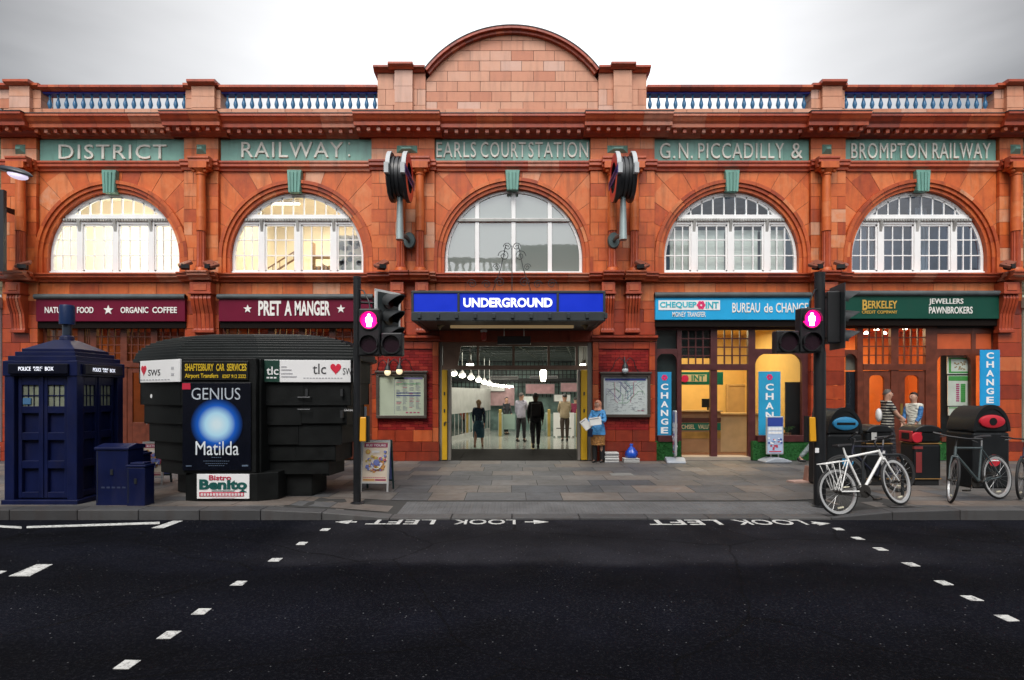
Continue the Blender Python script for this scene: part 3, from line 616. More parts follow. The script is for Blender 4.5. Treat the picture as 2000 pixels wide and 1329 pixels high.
PG = [(.4, zt), (-.12, zt), (-.16, zt+.05), (-.24, zt+.08), (-.24, zt+.13), (.4, zt+.15)]
for s_ in (-1, 1):
    x0, x1 = sorted((s_*(U(1168)-.0), s_*(U(1262)+.08))); gb.mould(PG, x0, x1, .7, .3); a, b = sorted((s_*U(1190), s_*U(1238))); gb.mould([(y-.1, z+.03) for y, z in PG], a, b, .8, .3)
gb.obj('gable_coping', CORN, ST)
gf = MB(); gf.arc(0, zc, R+.001, R+.022, a0, PI-a0, -.235, .38, 40); gf.obj('gable_flashing', IRON, ST)
gm = MB(); gm.box(U(832), U(1168), .012, .3, 8.9, V(200)); gm.prism(arcclip([(U(832),V(200)),(U(1168),V(200)),(U(1168),20),(U(832),20)]), .012, .3, 'y'); gm.box(U(8), U(1992), .0, .36, 8.6, 9.25); gm.obj('gable_core', MORT, ST)
# --- ground storey piers
def lowpier(a, b, top, yf=-.06):
    x0, x1 = U(a), U(b)
    lp.courses(x0, x1, .5, top, yf, .5, .38, .62, .45, .2); lp.courses(x0-.02, x1+.02, 0, .5, yf-.06, .5, .25, .7, .2, .1)
for a, b in ((8,77),(363,430),(1582,1648),(1946,1992)): lp = MB(); lowpier(a, b, Z_F2-.1); lp.obj('pier_base', TERRAD, ST)
# flanking walls of the entrance: red glazed brick panel in a terracotta frame
for a, b in ((727,857),(1157,1279)):
    q = MB(); x0, x1 = U(a), U(b)
    q.courses(x0, x1, V(655), Z_F2, -.05, .4, .38, .5, .45, .18)
    q.courses(x0, x0+.16, .5, V(668), -.05, .4, .4, .5, .5); q.courses(x1-.16, x1, .5, V(668), -.05, .4, .4, .5, .5)
    q.courses(x0+.16, x1-.16, V(682), V(668), -.05, .4, .2, .5, .5); q.courses(x0+.16, x1-.16, .5, V(840), -.05, .4, .22, .5, .4)
    q.courses(x0-.02, x1+.02, 0, .5, -.12, .4, .25, .9, .15, .1)
    q.mould([(.1, V(667)), (-.08, V(667)), (-.1, V(664)), (-.2, V(661)), (-.2, V(657)), (.1, V(655))], x0-.04, x1+.04, .6, .35)
    w_ = q.obj('entrance_wall', TERRAD, ST)
    q = MB(); q.courses(x0+.16, x1-.16, V(840), V(682), -.01, .4, .075, .225, .5, .2, .003); q.obj('brick_panel', GLAZE, ST)
# consoles
def console(px, w=.19):
    y = -.05; x = U(px, -.2); q = MB(); zt, zb = V(553,-.2), V(652,-.2)
    q.box(x-w, x+w, -.34, .0, zt-.27, zt, .5); q.box(x-w*.62, x+w*.62, -.36, -.33, zt-.22, zt-.06, .65); q.box(x-w-.03, x+w+.03, -.38, 0, zt-.31, zt-.265, .3)
    for k in range(5):
        u0, u1 = x-w+2*w*k/5+.008, x-w+2*w*(k+1)/5-.008
        q.prism([(0, zt-.31), (-.30, zt-.31), (-.33, zt-.42), (-.28, zt-.6), (-.20, zt-.8), (-.16, zb+.14), (-.17, zb+.1), (0, zb+.1)], u0, u1, 'x', rtone(.4,.08))
    q.box(x-w+.01, x+w-.01, -.16, 0, zb+.05, zt-.3, .15); q.box(x-w-.01, x+w+.01, -.2, 0, zb+.03, zb+.1, .35)
    q.obj('console', CORN, ST, bevel=.006)
for px, w in ((33,.19),(396,.27),(777,.17),(825,.17),(1187,.17),(1236,.19),(1613,.24),(1968,.2)): console(px, w)
# back and ends of the building, so the mass is whole
q = MB(); q.box(U(0), U(8), .05, 14, 0, 8.8); q.box(U(1992), U(2000), .05, 14, 0, 8.8); q.box(U(8), U(860), 13.8, 14, 0, 8.8); q.box(U(1150), U(1992), 13.8, 14, 0, 8.8)
q.obj('rear_wall', TERRAD, ST)
q = MB(); q.box(U(8), U(745), .31, 13.6, 8.5, 8.7); q.box(U(1290), U(1992), .31, 13.6, 8.5, 8.7); q.box(U(745)+.002, U(1290)-.002, .31, 3.3, 8.5, 8.7); q.obj('roof', LEAD, ST)
# ================================================================ arched windows and the rooms behind them
def lamp_area(name, loc, size, power, col, rot=(0,0,0)):
    a = bpy.data.lights.new(name, 'AREA'); a.shape = 'RECTANGLE'; a.size, a.size_y = size; a.energy = power; a.color = col
    o = bpy.data.objects.new(name, a); COL.objects.link(o); o.location = loc; o.rotation_euler = rot; return o
def room(name, x0, x1, y0, y1, z0, z1, m, floor=None, parent=None):
    q = MB(); q.box(x0-.05, x0, y0, y1, z0, z1); q.box(x1, x1+.05, y0, y1, z0, z1); q.box(x0-.05, x1+.05, y1, y1+.05, z0-.05, z1+.05)
    q.box(x0-.05, x1+.05, y0, y1, z1, z1+.05); q.box(x0-.05, x1+.05, y0, y1, z0-.05, z0, mi=1 if floor else 0)
    return q.obj(name, [m, floor or m], parent or ST)
G_FILM = glass('filmed_glass', (.6, .62, .6), 2.4, film=(.27, .31, .285, .72))
G_DARK = glass('blue_window_glass', (.62, .7, .78), 2.4)
WARMW = mat('warm_room_wall', (.72, .64, .5), .8, var=.12)
CREAMW = mat('cream_room_wall', (.8, .76, .64), .8, var=.05)
ROOMG = mat('grey_room_wall', (.2, .24, .3), .9, var=.3)
LAMPW = mat('lit_lamp', (1, 1, 1), .5, emit=(1, .93, .78), est=7, var=0)
def arch_window(bi):
    pl, pr, pc, rp = BAYS[bi]; xc, r = U(pc), rp/74-.004; zc, zb, zt = V(504), 4.93, V(427)
    def hw(z, rr=r): return rr if z < zc else math.sqrt(max(0, rr*rr-(z-zc)**2))
    y0, y1 = .10, .19
    f = MB(); ri = r-.075
    f.arc(xc, zc, ri, r, 0, PI, y0, y1, 48)
    for s_ in (-1, 1):
        a, b = sorted((xc+s_*ri, xc+s_*r)); f.box(a, b, y0, y1, zb, zc)
    f.box(xc-r, xc+r, y0-.05, y1, zb-.02, zb+.075)
    w = hw(zt)-.05
    if bi == 2:
        f.box(xc-w, xc+w, y0-.02, y1, zt-.07, zt+.03)
        for u in (-.5, 0, .5):
            x = xc+u*r*1.06 if u else xc; f.box(x-.055, x+.055, y0-.012, y1-.004, zb+.07, zc+math.sqrt(ri*ri-(x-xc)**2)+.02)
    else:
        f.box(xc-w, xc+w, y0-.02, y1, zt+.01, zt+.125)
        f.box(xc-w-.05, xc+w+.05, y0-.012, y1, zt-.135, zt-.05)
        for u in (-.545, 0, .545):
            x = xc+u*r; f.box(x-.075, x+.075, y0-.03, y1, zb+.07, zt-.02)
    win = f.obj('arched_window', WHITE, ST, bevel=.008)
    d = MB(); k = -w
    d.box(xc-w-.04, xc+w+.04, y0-.05, y0+.02, zt-.055, zt+.012)
    while k < w and bi != 2: d.box(xc+k, xc+k+.035, y0-.085, y0-.05, zt-.05, zt+.005); k += .07
    if bi != 2:
        for u in (-.545, 0, .545):
            x = xc+u*r; d.prism([(y0-.11, zt-.04), (y0-.03, zt-.33), (y0-.02, zt-.04)], x-.035, x+.035, 'x')
    d.obj('dentil_rail', mat('weathered_white', (.42, .42, .40), .7, var=.4, grime=.6), win)
    if bi != 2:
        b = MB(); t = .014; ya, yb = .12, .165
        zs0, zs1 = zb+.075, zt-.13
        lights = [(-r*.99, -.545*r-.075), (-.545*r+.075, -.075), (.075, .545*r-.075), (.545*r+.075, r*.99)]
        for li, (a, c) in enumerate(lights):
            # sash frame
            oa, oc = a, c
            for zz in (zs0+.02, zs1-.02):
                aa, cc = max(a, -hw(zz)+.06), min(c, hw(zz)-.06); b.box(xc+aa, xc+cc, ya-.01, yb, zz-.025, zz+.025)
            if li > 0: b.box(xc+a, xc+a+.04, ya-.01, yb, zs0, zs1)
            if li < 3: b.box(xc+c-.04, xc+c, ya-.01, yb, zs0, zs1)
            if li == 0: a += .08
            if li == 3: c -= .08
            for j in (1, 2):
                x = a+(c-a)*j/3; top = min(zs1, zc+math.sqrt(max(.01, (ri-.02)**2-x*x))) if abs(x) < ri else zc
                if top > zs0+.1: b.box(xc+x-t, xc+x+t, ya, yb, zs0, top)
            for zz in (zs0+(zs1-zs0)*.345, zs0+(zs1-zs0)*.675):
                aa, cc = max(oa, -hw(zz)+.05), min(oc, hw(zz)-.05); b.box(xc+aa, xc+cc, ya+.003, yb-.003, zz-t, zz+t)
        n = 9
        for j in range(1, n):
            x = -w*.96+2*w*.96*j/n; b.box(xc+x-t*1.1, xc+x+t*1.1, ya, yb, zt+.1, zc+math.sqrt(max(.01, ri*ri-x*x))+.01)
        b.arc(xc, zc, ri-.05, ri+.01, math.asin(min(1, (zt+.1-zc)/ri)), PI-math.asin(min(1, (zt+.1-zc)/ri)), ya, yb, 32)
        b.obj('glazing_bar', WHITE, win)
    p = MB(); pts = [(xc-ri-.02, zb+.03), (xc+ri+.02, zb+.03)]+[(xc+(ri+.02)*math.cos(PI*k/40), zc+(ri+.02)*math.sin(PI*k/40)) for k in range(41)]
    p.add([(a, .145, c) for a, c in pts], [tuple(range(len(pts)))])
    p.obj('pane', [CLEAR, CLEAR, G_FILM, CLEAR, G_DARK][bi], win)
    return xc, r
for bi in range(5): arch_window(bi)
def upper(bi, depth, m):
    xc, r = U(BAYS[bi][2]), BAYS[bi][3]/74; room('upper_room', xc-r-.25, xc+r+.25, .31, depth, 4.86, 7.35, m); return xc
x = upper(0, 1.6, CREAMW); lamp_area('room_area_light', (x, .75, 7.25), (2.8, .3), 62, (1, .94, .8), (math.radians(-14), 0, 0)); lamp_area('room_area_light', (x, .6, 5.0), (3, .2), 26, (1, .91, .74), (math.radians(155), 0, 0))
x = upper(1, 3.6, WARMW); lamp_area('room_area_light', (x, 1.8, 7.25), (2.5, 1.2), 120, (1, .9, .72))
for dx in (-.9, .9):
    t = thing('ceiling_light', 'lit strip light %s side of the ceiling in the second arched window' % ('on the left' if dx < 0 else 'on the right'), 'ceiling light', (x+dx, 1.5, 7.28))
    q = MB(); q.box(-.45, .45, -.06, .06, -.02, .06); q.obj('lamp_body', WHITE, t); q = MB(); q.box(-.43, .43, -.045, .045, -.05, -.018); q.obj('tube', LAMPW, t)
# things seen through the second arched window
q = MB()
for k in range(3): q.box(-.55, .55, -.15, .15, .45*k, .45*k+.03)
for s_ in (-.55, .52): q.box(s_, s_+.03, -.15, .15, 0, 1.35)
for k in range(9): q.box(-.5+.11*k, -.43+.11*k, -.1, .1, .48, .62+.08*random.random())
o = q.obj('shelf_unit', mat('shelf_wood', (.28, .16, .07), .6)); o.location = (x+.35, 1.9, 4.87); tag(o, 'wooden shelves of boxes inside the second arched window', 'shelves')
q = MB(); q.box(-.35, .35, -.02, .02, 0, 1.25)
for k in range(26): q.disc((random.uniform(-.3,.3), random.uniform(.1,1.15)), .07, -.03, -.02, 10, mi=1)
o = q.obj('patterned_screen', [mat('screen_pale', (.5,.55,.6), .7), mat('screen_dots', (.25,.3,.4), .7)]); o.location = (x+1.2, .7, 4.87); tag(o, 'pale blue dotted screen behind right end of the second arched window', 'screen')
q = MB(); q.tube([(-.9,0,0),(.3,0,.75)], .03); q.tube([(-.9,0,.22),(.3,0,.97)], .022)
for k in range(6): q.tube([(-.8+.2*k, 0, .06+.125*k), (-.8+.2*k, 0, .28+.125*k)], .012)
o = q.obj('stair_rail', mat('rail_wood', (.2,.1,.05), .5)); o.location = (x-.75, 1.3, 4.9); tag(o, 'sloping brown stair rail behind left panes of the second arched window', 'stair rail')
x = upper(2, 3.2, ROOMG); x = upper(3, 3.0, ROOMG)
for k, dx in enumerate((-1.22, -.45, .45, 1.22)):
    q = MB(); w = .32 if k in (0, 3) else .37
    for j in range(30): q.box(-w, w, -.012, .012, .04*j, .04*j+.037)
    q.box(-w-.01, w+.01, -.02, .02, 1.19, 1.23)
    o = q.obj('window_blind', mat('white_blind', (.74, .78, .76), .7, var=.05)); o.location = (x+dx, .33, 4.93)
    tag(o, ['white blind in the outermost left light of the arched window over the blue bureau sign', 'white blind just left of the middle mullion over the blue bureau sign', 'white blind just right of the middle mullion over the blue bureau sign', 'white blind in the outermost right light of the arched window over the blue bureau sign'][k], 'blind', 'blinds over the bureau sign')
lamp_area('room_area_light', (x, .8, 7.2), (2.4, .3), 22, (.8, .9, 1))  # light added to lift the blinds and panes; this room shows no lamp
x = upper(4, 3.0, ROOMG); lamp_area('room_area_light', (x, 1.6, 7.2), (2.4, .3), 20, (.75, .85, 1))  # cool light added here too, brightening an unlit room
for dx, rot in ((-.9, .25), (.45, -.3)):
    q = MB()
    for k in range(7): q.tube([(-.12+.04*k, .02*(k % 2), 1.9), (-.12+.05*k, .03*(k % 2), 1.0), (-.2+.07*k+rot*.3, 0, 0)], .028, 6)
    o = q.obj('curtain', mat('grey_curtain', (.5, .53, .56), .8)); o.location = (x+dx, .6, 4.95)
    tag(o, 'pale gathered curtain in the %s half of the arched window over the jewellers sign' % ('left' if dx < 0 else 'right'), 'curtain', 'curtains over the jewellers')

# ================================================================ shop signs
def star(mb, px, py, r, y, mi=0):
    x, z = U(px, y), V(py, y); mb.prism([(x+(r if k % 2 == 0 else r*.42)*math.sin(PI*k/5), z+(r if k % 2 == 0 else r*.42)*math.cos(PI*k/5)) for k in range(10)], y-.015, y, 'y', .5, mi)
SY = -.16
def sign(pl, pr, col, label, lines, stars=(), top=584, bot=628):
    t = thing('shop_sign', label, 'shop sign', (0, 0, 0))
    x0, x1, z0, z1 = U(pl, SY), U(pr, SY), V(bot, SY), V(top, SY)
    q = MB(); q.box(x0, x1, SY, .1, z0, z1-.004); q.obj('board', mat('sign_'+label.split()[0], col, .5, var=.08, grime=.08, spec=.2), t, bevel=.01)
    q = MB(); q.lathe([(.07, x0-.02), (.07, x1+.02)], (0, SY-.01, z1+.055), 12, 'x'); q.box(x0-.02, x1+.02, SY-.04, .05, z1+.0, z1+.09); q.obj('shutter_hood', LEAD, t, smooth=40)
    q = MB(); q.box(x0+.01, x1-.01, -.10, .11, z0-.17, z0-.003); q.obj('lintel_trim', mat('shadow_black_trim', (.008, .005, .004), .6, spec=.1), t)  # lintel strip coloured black for the shadow under the sign
    for name, col2, rows in lines:
        q = MB()
        for s_, a, b, za, zb, bold in rows: q.text(s_, U(a, SY), U(b, SY), V(za, SY), V(zb, SY), SY-.014, .012, bold)
        if name == 'lettering':
            for px, py, r in stars: star(q, px, py, r, SY)
        q.obj(name, mat('letters_%s' % '_'.join('%02d' % int(c*99) for c in col2), col2, .45, var=.05), t)
    return t, x0, x1, z0, z1
MAR = (.135, .003, .024); WH = (.8, .78, .74)
sign(70, 361, MAR, 'maroon coffee shop sign with one star between food and coffee wording', [('lettering', WH, [('NATURAL', 88, 140, 612, 600, .02), ('FOOD', 151, 183, 612, 600, .02), ('ORGANIC', 236, 290, 612, 600, .02), ('COFFEE', 298, 346, 612, 600, .02)])], [(212, 606, .13)])
sign(427, 727, MAR, 'maroon coffee shop sign with a star at each end of the shop name', [('lettering', WH, [('PRET', 505, 549, 617, 588, .03), ('A', 556, 570, 617, 588, .03), ('MANGER', 576, 645, 617, 588, .03)])], [(484, 604, .115), (666, 604, .115)])
t, x0, x1, z0, z1 = sign(1280, 1582, (.02, .36, .68), 'blue bureau de change sign board with white and pink wording', [('lettering', WH, [('MONEY TRANSFER', 1313, 1378, 619.5, 609.5, .01), ('BUREAU', 1430, 1484, 611, 592, .012), ('de', 1492, 1509, 611, 593, .012), ('CHANGE', 1515, 1578, 611, 592, .012)])], top=580.5, bot=625)
q = MB(); q.box(U(1286,SY), U(1406,SY), SY-.012, SY-.001, V(606,SY), V(587,SY)); q.obj('plaque', SIGNW, t)
q = MB(); q.text('CHEQUEP', U(1288.5,SY), U(1360,SY), V(603,SY), V(590,SY), SY-.022, .01, .03); q.text('INT', U(1378,SY), U(1403,SY), V(603,SY), V(590,SY), SY-.022, .01, .03); q.obj('plaque_lettering', mat('turquoise_letter', (.03,.45,.55), .4), t)
q = MB(); xx, zz = U(1369,SY), V(596.5,SY)
for k in range(6): q.disc((xx+.07*math.cos(k*PI/3), zz+.07*math.sin(k*PI/3)), .045, SY-.022, SY-.012, 12)
q.obj('flower_emblem', mat('pink_red', (.75,.03,.16), .4), t)
t, x0, x1, z0, z1 = sign(1646, 1953, (.006, .06, .04), 'dark green jewellers and pawnbrokers sign with gold and white wording', [('lettering', WH, [('JEWELLERS', 1814, 1881, 597, 583.5, .01), ('PAWNBROKERS', 1814, 1899, 613, 599.5, .01)]), ('gold_lettering', (.55, .33, .05), [('B', 1684, 1694, 606, 586, .02), ('ERKELEY', 1695, 1752, 603, 588, .02), ('CREDIT', 1683, 1710, 613, 607, .01), ('COMPANY', 1713, 1752, 613, 607, .01)])], top=577.5, bot=623)

# ================================================================ shopfronts (built into the bays)
YF = .12
def PB(mb, a, b, c, d, y0=YF, y1=YF+.12, tone=.5, mi=0): mb.box(U(a), U(b), y0, y1, V(max(c, d)), V(min(c, d)), tone, mi)
def grid(mb, a, b, c, d, nx, ny, t=1.1, y0=YF+.03, y1=YF+.08):
    for i in range(1, nx): x = a+(b-a)*i/nx; PB(mb, x-t, x+t, c, d, y0, y1)
    for j in range(1, ny): z = c+(d-c)*j/ny; PB(mb, a, b, z-t, z+t, y0+.004, y1-.004)
def pane(parent, a, b, c, d, m=CLEAR, y=YF+.06):
    q = MB(); q.add([(U(a), y, V(d)), (U(b), y, V(d)), (U(b), y, V(c)), (U(a), y, V(c))], [(0,1,2,3)]); return q.obj('pane', m, parent)
def corner(mb, a, b, c, r, y0=YF+.01, y1=YF+.11):
    """rounded upper corners of an opening a..b with top c (photo px, radius r)"""
    for s_, e in ((1, a), (-1, b)):
        pts = [(U(e), V(c))]+[(U(e+s_*(r-r*math.cos(t*PI/12))), V(c+r-r*math.sin(t*PI/12))) for t in range(7)]
        mb.prism(pts, y0, y1, 'y')
GRASS = mat('artificial_turf', (.012, .11, .018), .9, var=.5, scale=60, bump=.5, bscale=160)
def turf(parent, a, b):
    q = MB(); PB(q, a, b, 862, 899, -.02, .2)
    for k in range(900):
        x, z = random.uniform(U(a), U(b)), random.uniform(.02, V(863)); q.add([(x-.006, -.02, z), (x+.006, -.02, z), (x+random.uniform(-.02,.02), -.05, z+.03)], [(0,1,2)], random.random())
    return q.obj('turf_riser', GRASS, parent)
# --- bureau
q = MB()
for a, b in ((1277,1285),(1325,1334),(1391,1404),(1465,1479),(1571,1583)): PB(q, a, b, 634, 897)
PB(q, 1277, 1583, 626, 644, YF+.005, YF+.115); PB(q, 1334, 1465, 711, 723, YF-.02, YF+.118)
for a, b in ((1285,1325),(1479,1571)):
    PB(q, a, b, 681, 691, YF+.005, YF+.113); PB(q, a, b, 851, 863, -.05, YF+.113); corner(q, a, b, 690, 16 if b < 1400 else 24)
sf = q.obj('shopfront', MAROONW, ST, bevel=.006)
q = MB(); grid(q, 1334, 1391, 644, 711, 4, 4); grid(q, 1404, 1465, 644, 711, 4, 4); q.obj('glazing_bar', MAROONW, sf)
for a, b, c, d in ((1285,1325,644,681),(1285,1325,690,851),(1479,1571,644,681),(1479,1571,690,851),(1334,1391,644,711),(1404,1465,644,711)): pane(sf, a, b, c, d)
turf(sf, 1279, 1330); turf(sf, 1470, 1581)
YELW = mat('yellow_room_wall', (.75, .5, .17), .7, var=.1)
BRNF = mat('brown_floor', (.16, .065, .03), .4, var=.3, scale=5)
room('shop_room', U(1279), U(1582), .5, 4.6, .02, 3.75, YELW, BRNF); lamp_area('shop_light', ((U(1279)+U(1582))/2, 2.3, 3.65), (2.8, 2.2), 120, (1, .82, .5))
q = MB(); PB(q, 1334, 1465, 893, 899.5, -.03, .55); q.obj('door_step', mat('stone_step', (.3,.25,.2), .6), ST)
# --- jewellers
q = MB()
for a, b in ((1645,1653),(1680,1691),(1746,1761),(1814,1837),(1904,1913),(1944,1950)): PB(q, a, b, 634, 897)
PB(q, 1645, 1950, 626, 641, YF+.005, YF+.115); PB(q, 1691, 1814, 711, 723, YF-.02, YF+.118)
PB(q, 1653, 1680, 683, 691, YF+.005, YF+.113); PB(q, 1653, 1680, 851, 863, -.05, YF+.113); corner(q, 1653, 1680, 690, 16)
PB(q, 1837, 1944, 641, 651, YF+.005, YF+.113); PB(q, 1837, 1944, 681, 694, YF+.005, YF+.113); PB(q, 1837, 1944, 851, 863, -.05, YF+.113); corner(q, 1837, 1904, 693, 16)
sf = q.obj('shopfront', WOOD, ST, bevel=.006)
q = MB(); PB(q, 1837, 1944, 651, 681, YF+.02, YF+.05); q.obj('fascia_board', mat('orange_board', (.5,.085,.02), .5, var=.2), sf)
q = MB(); PB(q, 1837, 1944, 629, 640, YF-.03, YF); q.obj('vent_slot', BLACKP, sf)
q = MB(); grid(q, 1691, 1746, 641, 711, 4, 4); grid(q, 1761, 1814, 641, 711, 4, 4); q.obj('glazing_bar', WOOD, sf)
for a, b, c, d in ((1653,1680,641,683),(1653,1680,690,851),(1837,1904,694,851),(1691,1746,641,711),(1761,1814,641,711)): pane(sf, a, b, c, d)
for a, b in ((1691,1746),(1761,1814)):
    q = MB(); w = 13
    PB(q, a+1, a+w, 724, 896, YF+.02, YF+.08); PB(q, b-w, b-1, 724, 896, YF+.02, YF+.08); PB(q, a+w, b-w, 724, 733, YF+.022, YF+.078); PB(q, a+w, b-w, 842, 896, YF+.022, YF+.078)
    corner(q, a+w, b-w, 733, 9, YF+.022, YF+.078); PB(q, a+w+4, b-w-4, 850, 888, YF+.0, YF+.03)
    d = q.obj('door', WOOD, sf, bevel=.006); pane(d, a+w, b-w, 733, 842)
    q = MB(); x = U(b-6) if a < 1700 else U(a+6); q.lathe([(.02, YF-.06), (.035, YF-.05), (.035, YF-.03), (.012, YF-.02), (.012, YF+.02)], (x, 0, 1.05), 12, 'y'); q.box(x-.03, x+.03, YF+.005, YF+.02, 1.2, 1.5); q.obj('door_knob', mat('brass', (.55,.36,.1), .3, .9), d)
turf(sf, 1647, 1688); turf(sf, 1816, 1948)
ORW = mat('orange_room_wall', (.68, .2, .05), .7, var=.12)
room('shop_room', U(1647), U(1948), .5, 3.6, .02, 3.75, ORW, BRNF); lamp_area('shop_light', ((U(1691)+U(1814))/2, 1.9, 3.6), (2.4, 1.6), 120, (1, .72, .36))
for k, (px, py) in enumerate([(1692,652),(1712,645),(1727,652),(1744,644),(1768,643)]):
    yy = 1.2+.25*(k % 2); o = MB().lathe([(.03, .06), (.06, 0), (.055, -.01)], (0,0,0), 12).obj('spotlight', mat('spot_lit', (1,1,1), .4, emit=(1,.9,.7), est=22)); o.location = (U(px,yy), yy, V(py,yy))
    tag(o, 'small bright ceiling spotlight glowing behind the jewellers transom panes', 'spotlight', 'spotlights in the jewellers')
for l, a_, b_, c_, d_, y_, cc in (('added black sheet standing for the dark interior of the right jewellers window', 1838, 1904, 694, 852, .42, (.008,.008,.009)), ('added dark navy sheet low in the left jewellers window', 1652, 1682, 726, 852, .3, (.008,.012,.022)), ('added pale grey sheet above the navy one in the left jewellers window', 1652, 1682, 684, 724, .32, (.22,.2,.17)), ('added dark teal sheet standing for the dim interior behind the left bureau banner', 1283, 1328, 643, 853, .36, (.012,.022,.024)), ('added dark sheet standing for the dim ceiling behind the left bureau transom panes', 1330, 1394, 630, 700, .4, (.014,.02,.02))):  # sheets added behind the panes; the dark ones stand for dim interiors
    q = MB(); q.box(U(a_,y_)-U((a_+b_)/2,y_), U(b_,y_)-U((a_+b_)/2,y_), 0, .03, 0, V(c_,y_)-V(d_,y_)); o = q.obj('added_backing', mat('backing_%d' % int(cc[0]*1000+cc[2]*100), cc, .4)); o.location = (U((a_+b_)/2,y_), y_, V(d_,y_)); tag(o, l, 'backing sheet')
# --- coffee shop, two bays behind the kiosk
GLOW = mat('coffee_room_wall', (.5, .2, .07), .8, var=.3)
for bi, (a, b) in enumerate(((77,363),(430,727))):
    q = MB(); w = b-a
    posts = [a, a+68, a+92, a+152, a+212, a+w-8] if bi == 0 else [a, a+90, a+150, a+210, a+w-8]
    for p in posts: PB(q, p, p+(13 if p in posts[1:-1] else 8), 634, 897)
    PB(q, a, b, 626, 641, YF+.005, YF+.115); PB(q, a, b, 705, 717, YF-.02, YF+.118); PB(q, a, posts[1], 850, 897, YF-.04, YF+.112); PB(q, posts[-2], b, 850, 897, YF-.04, YF+.112)
    sf = q.obj('shopfront', WOOD, ST, bevel=.006); g_ = MB()
    for p0, p1 in zip(posts, posts[1:]): grid(g_, p0+8, p1, 641, 705, 4, 4); pane(sf, p0+8, p1, 641, 705)
    g_.obj('glazing_bar', WOOD, sf)
    for k, (p0, p1) in enumerate(zip(posts, posts[1:])):
        if 60 < p1-p0 < 63 or (p1-p0 == 60):
            q = MB(); c, d_ = p0+13, p1
            PB(q, c, c+10, 718, 896, YF+.02, YF+.08); PB(q, d_-10, d_, 718, 896, YF+.02, YF+.08); PB(q, c+10, d_-10, 718, 728, YF+.022, YF+.078); PB(q, c+10, d_-10, 826, 896, YF+.022, YF+.078)
            dd = q.obj('door', WOOD, sf, bevel=.005); pane(dd, c+10, d_-10, 728, 826)
            q = MB(); q.tube([(U(d_-5), YF-.05, .95), (U(d_-5), YF-.05, 1.35)], .014); q.box(U(d_-5)-.01, U(d_-5)+.01, YF-.05, YF+.02, 1.0, 1.02); q.box(U(d_-5)-.01, U(d_-5)+.01, YF-.05, YF+.02, 1.28, 1.3); q.obj('door_handle', STEEL, dd)
        else: pane(sf, p0+8, p1, 717, 850)
    room('shop_room', U(a+2), U(b-2), .5, 3.6, .02, 3.75, GLOW, BRNF); lamp_area('shop_light', (U((a+b)/2), 2, 3.6), (2.4, 1.6), 30, (1, .55, .22))

q = MB(); q.box(U(241,.16), U(254,.16), .2, .215, V(800,.16), V(736,.16)); q.box(U(244,.16), U(251,.16), .196, .2, V(775,.16), V(752,.16), mi=1); tag(q.obj('door_poster', [mat('poster_cream', (.75,.6,.35), .5), mat('poster_orange', (.6,.2,.05), .5)]), 'cream poster behind the coffee shop door glass beside the police box', 'poster')
# ================================================================ entrance and concourse
STONE = mat('concourse_floor', (.36, .38, .35), .14, var=.2, scale=2.5, spec=.7)
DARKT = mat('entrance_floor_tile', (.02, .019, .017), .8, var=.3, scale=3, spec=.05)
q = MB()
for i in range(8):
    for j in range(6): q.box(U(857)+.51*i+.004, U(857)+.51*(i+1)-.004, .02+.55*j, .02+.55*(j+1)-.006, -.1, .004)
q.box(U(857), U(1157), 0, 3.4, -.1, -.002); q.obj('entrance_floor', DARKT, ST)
q = MB(); q.box(-3.6, 4.0, 3.36, 13.9, -.1, .0); q.obj('concourse_floor', STONE, ST)
q = MB(); q.box(U(857)-.0, U(1157), -.02, .4, V(668), Z_F2); q.courses(U(857), U(1157), V(668)+.01, V(640), -.05, -.02, .3, .6, .3, .15); q.obj('entrance_lintel', TERRAD, ST)
q = MB(); q.box(U(857)-.05, U(1157)+.05, .4, 3.3, 4.3, 4.6); q.box(U(857)-.12, U(857)-.0, .4, 3.3, 0, 4.3); q.box(U(1157), U(1157)+.12, .4, 3.3, 0, 4.3); q.obj('entrance_lobby', mat('lobby_paint', (.3, .27, .23), .6), ST)
WALLC = mat('concourse_wall', (.62, .63, .6), .5, var=.12)
q = MB(); q.box(-3.75, -3.6, 3.3, 13.9, 0, 8.4); q.box(4.0, 4.15, 3.3, 13.9, 0, 8.4); q.obj('concourse_wall', WALLC, ST)
q = MB(); q.box(-3.6, U(857)-.0, 3.2, 3.32, 0, 8.4); q.box(U(1157), 4.0, 3.2, 3.32, 0, 8.4); q.box(U(857), U(1157), 3.2, 3.32, 4.6, 8.4); q.obj('concourse_front_wall', WALLC, ST)
# roof trusses with skylight strips
q = MB()
for k in range(10):
    y = 3.9+1.05*k; q.tube([(-3.6, y, 3.75), (.2, y, 4.75), (4.0, y, 3.75)], .05, 6); q.tube([(-3.6, y, 3.35), (4.0, y, 3.35)], .045, 6)
    for j in range(8):
        xa = -3.6+.95*j; top = lambda x: 4.75-abs(x-.2)*1.0/3.8; q.tube([(xa, y, 3.35), (xa+.475, y, top(xa+.475)), (xa+.95, y, 3.35)], .032, 5)
for k in range(-6, 7): q.tube([(.2+.6*k, 3.4, 4.8-abs(.6*k)*1.0/3.8), (.2+.6*k, 13.8, 4.8-abs(.6*k)*1.0/3.8)], .025, 5)
for k in range(5): q.tube([(-3+1.6*k, 3.9, 3.35), (-1.8+1.6*k, 13.5, 3.35)], .03, 5)
q.obj('roof_truss', mat('truss_grey_green', (.07,.09,.085), .5), ST)
q = MB()
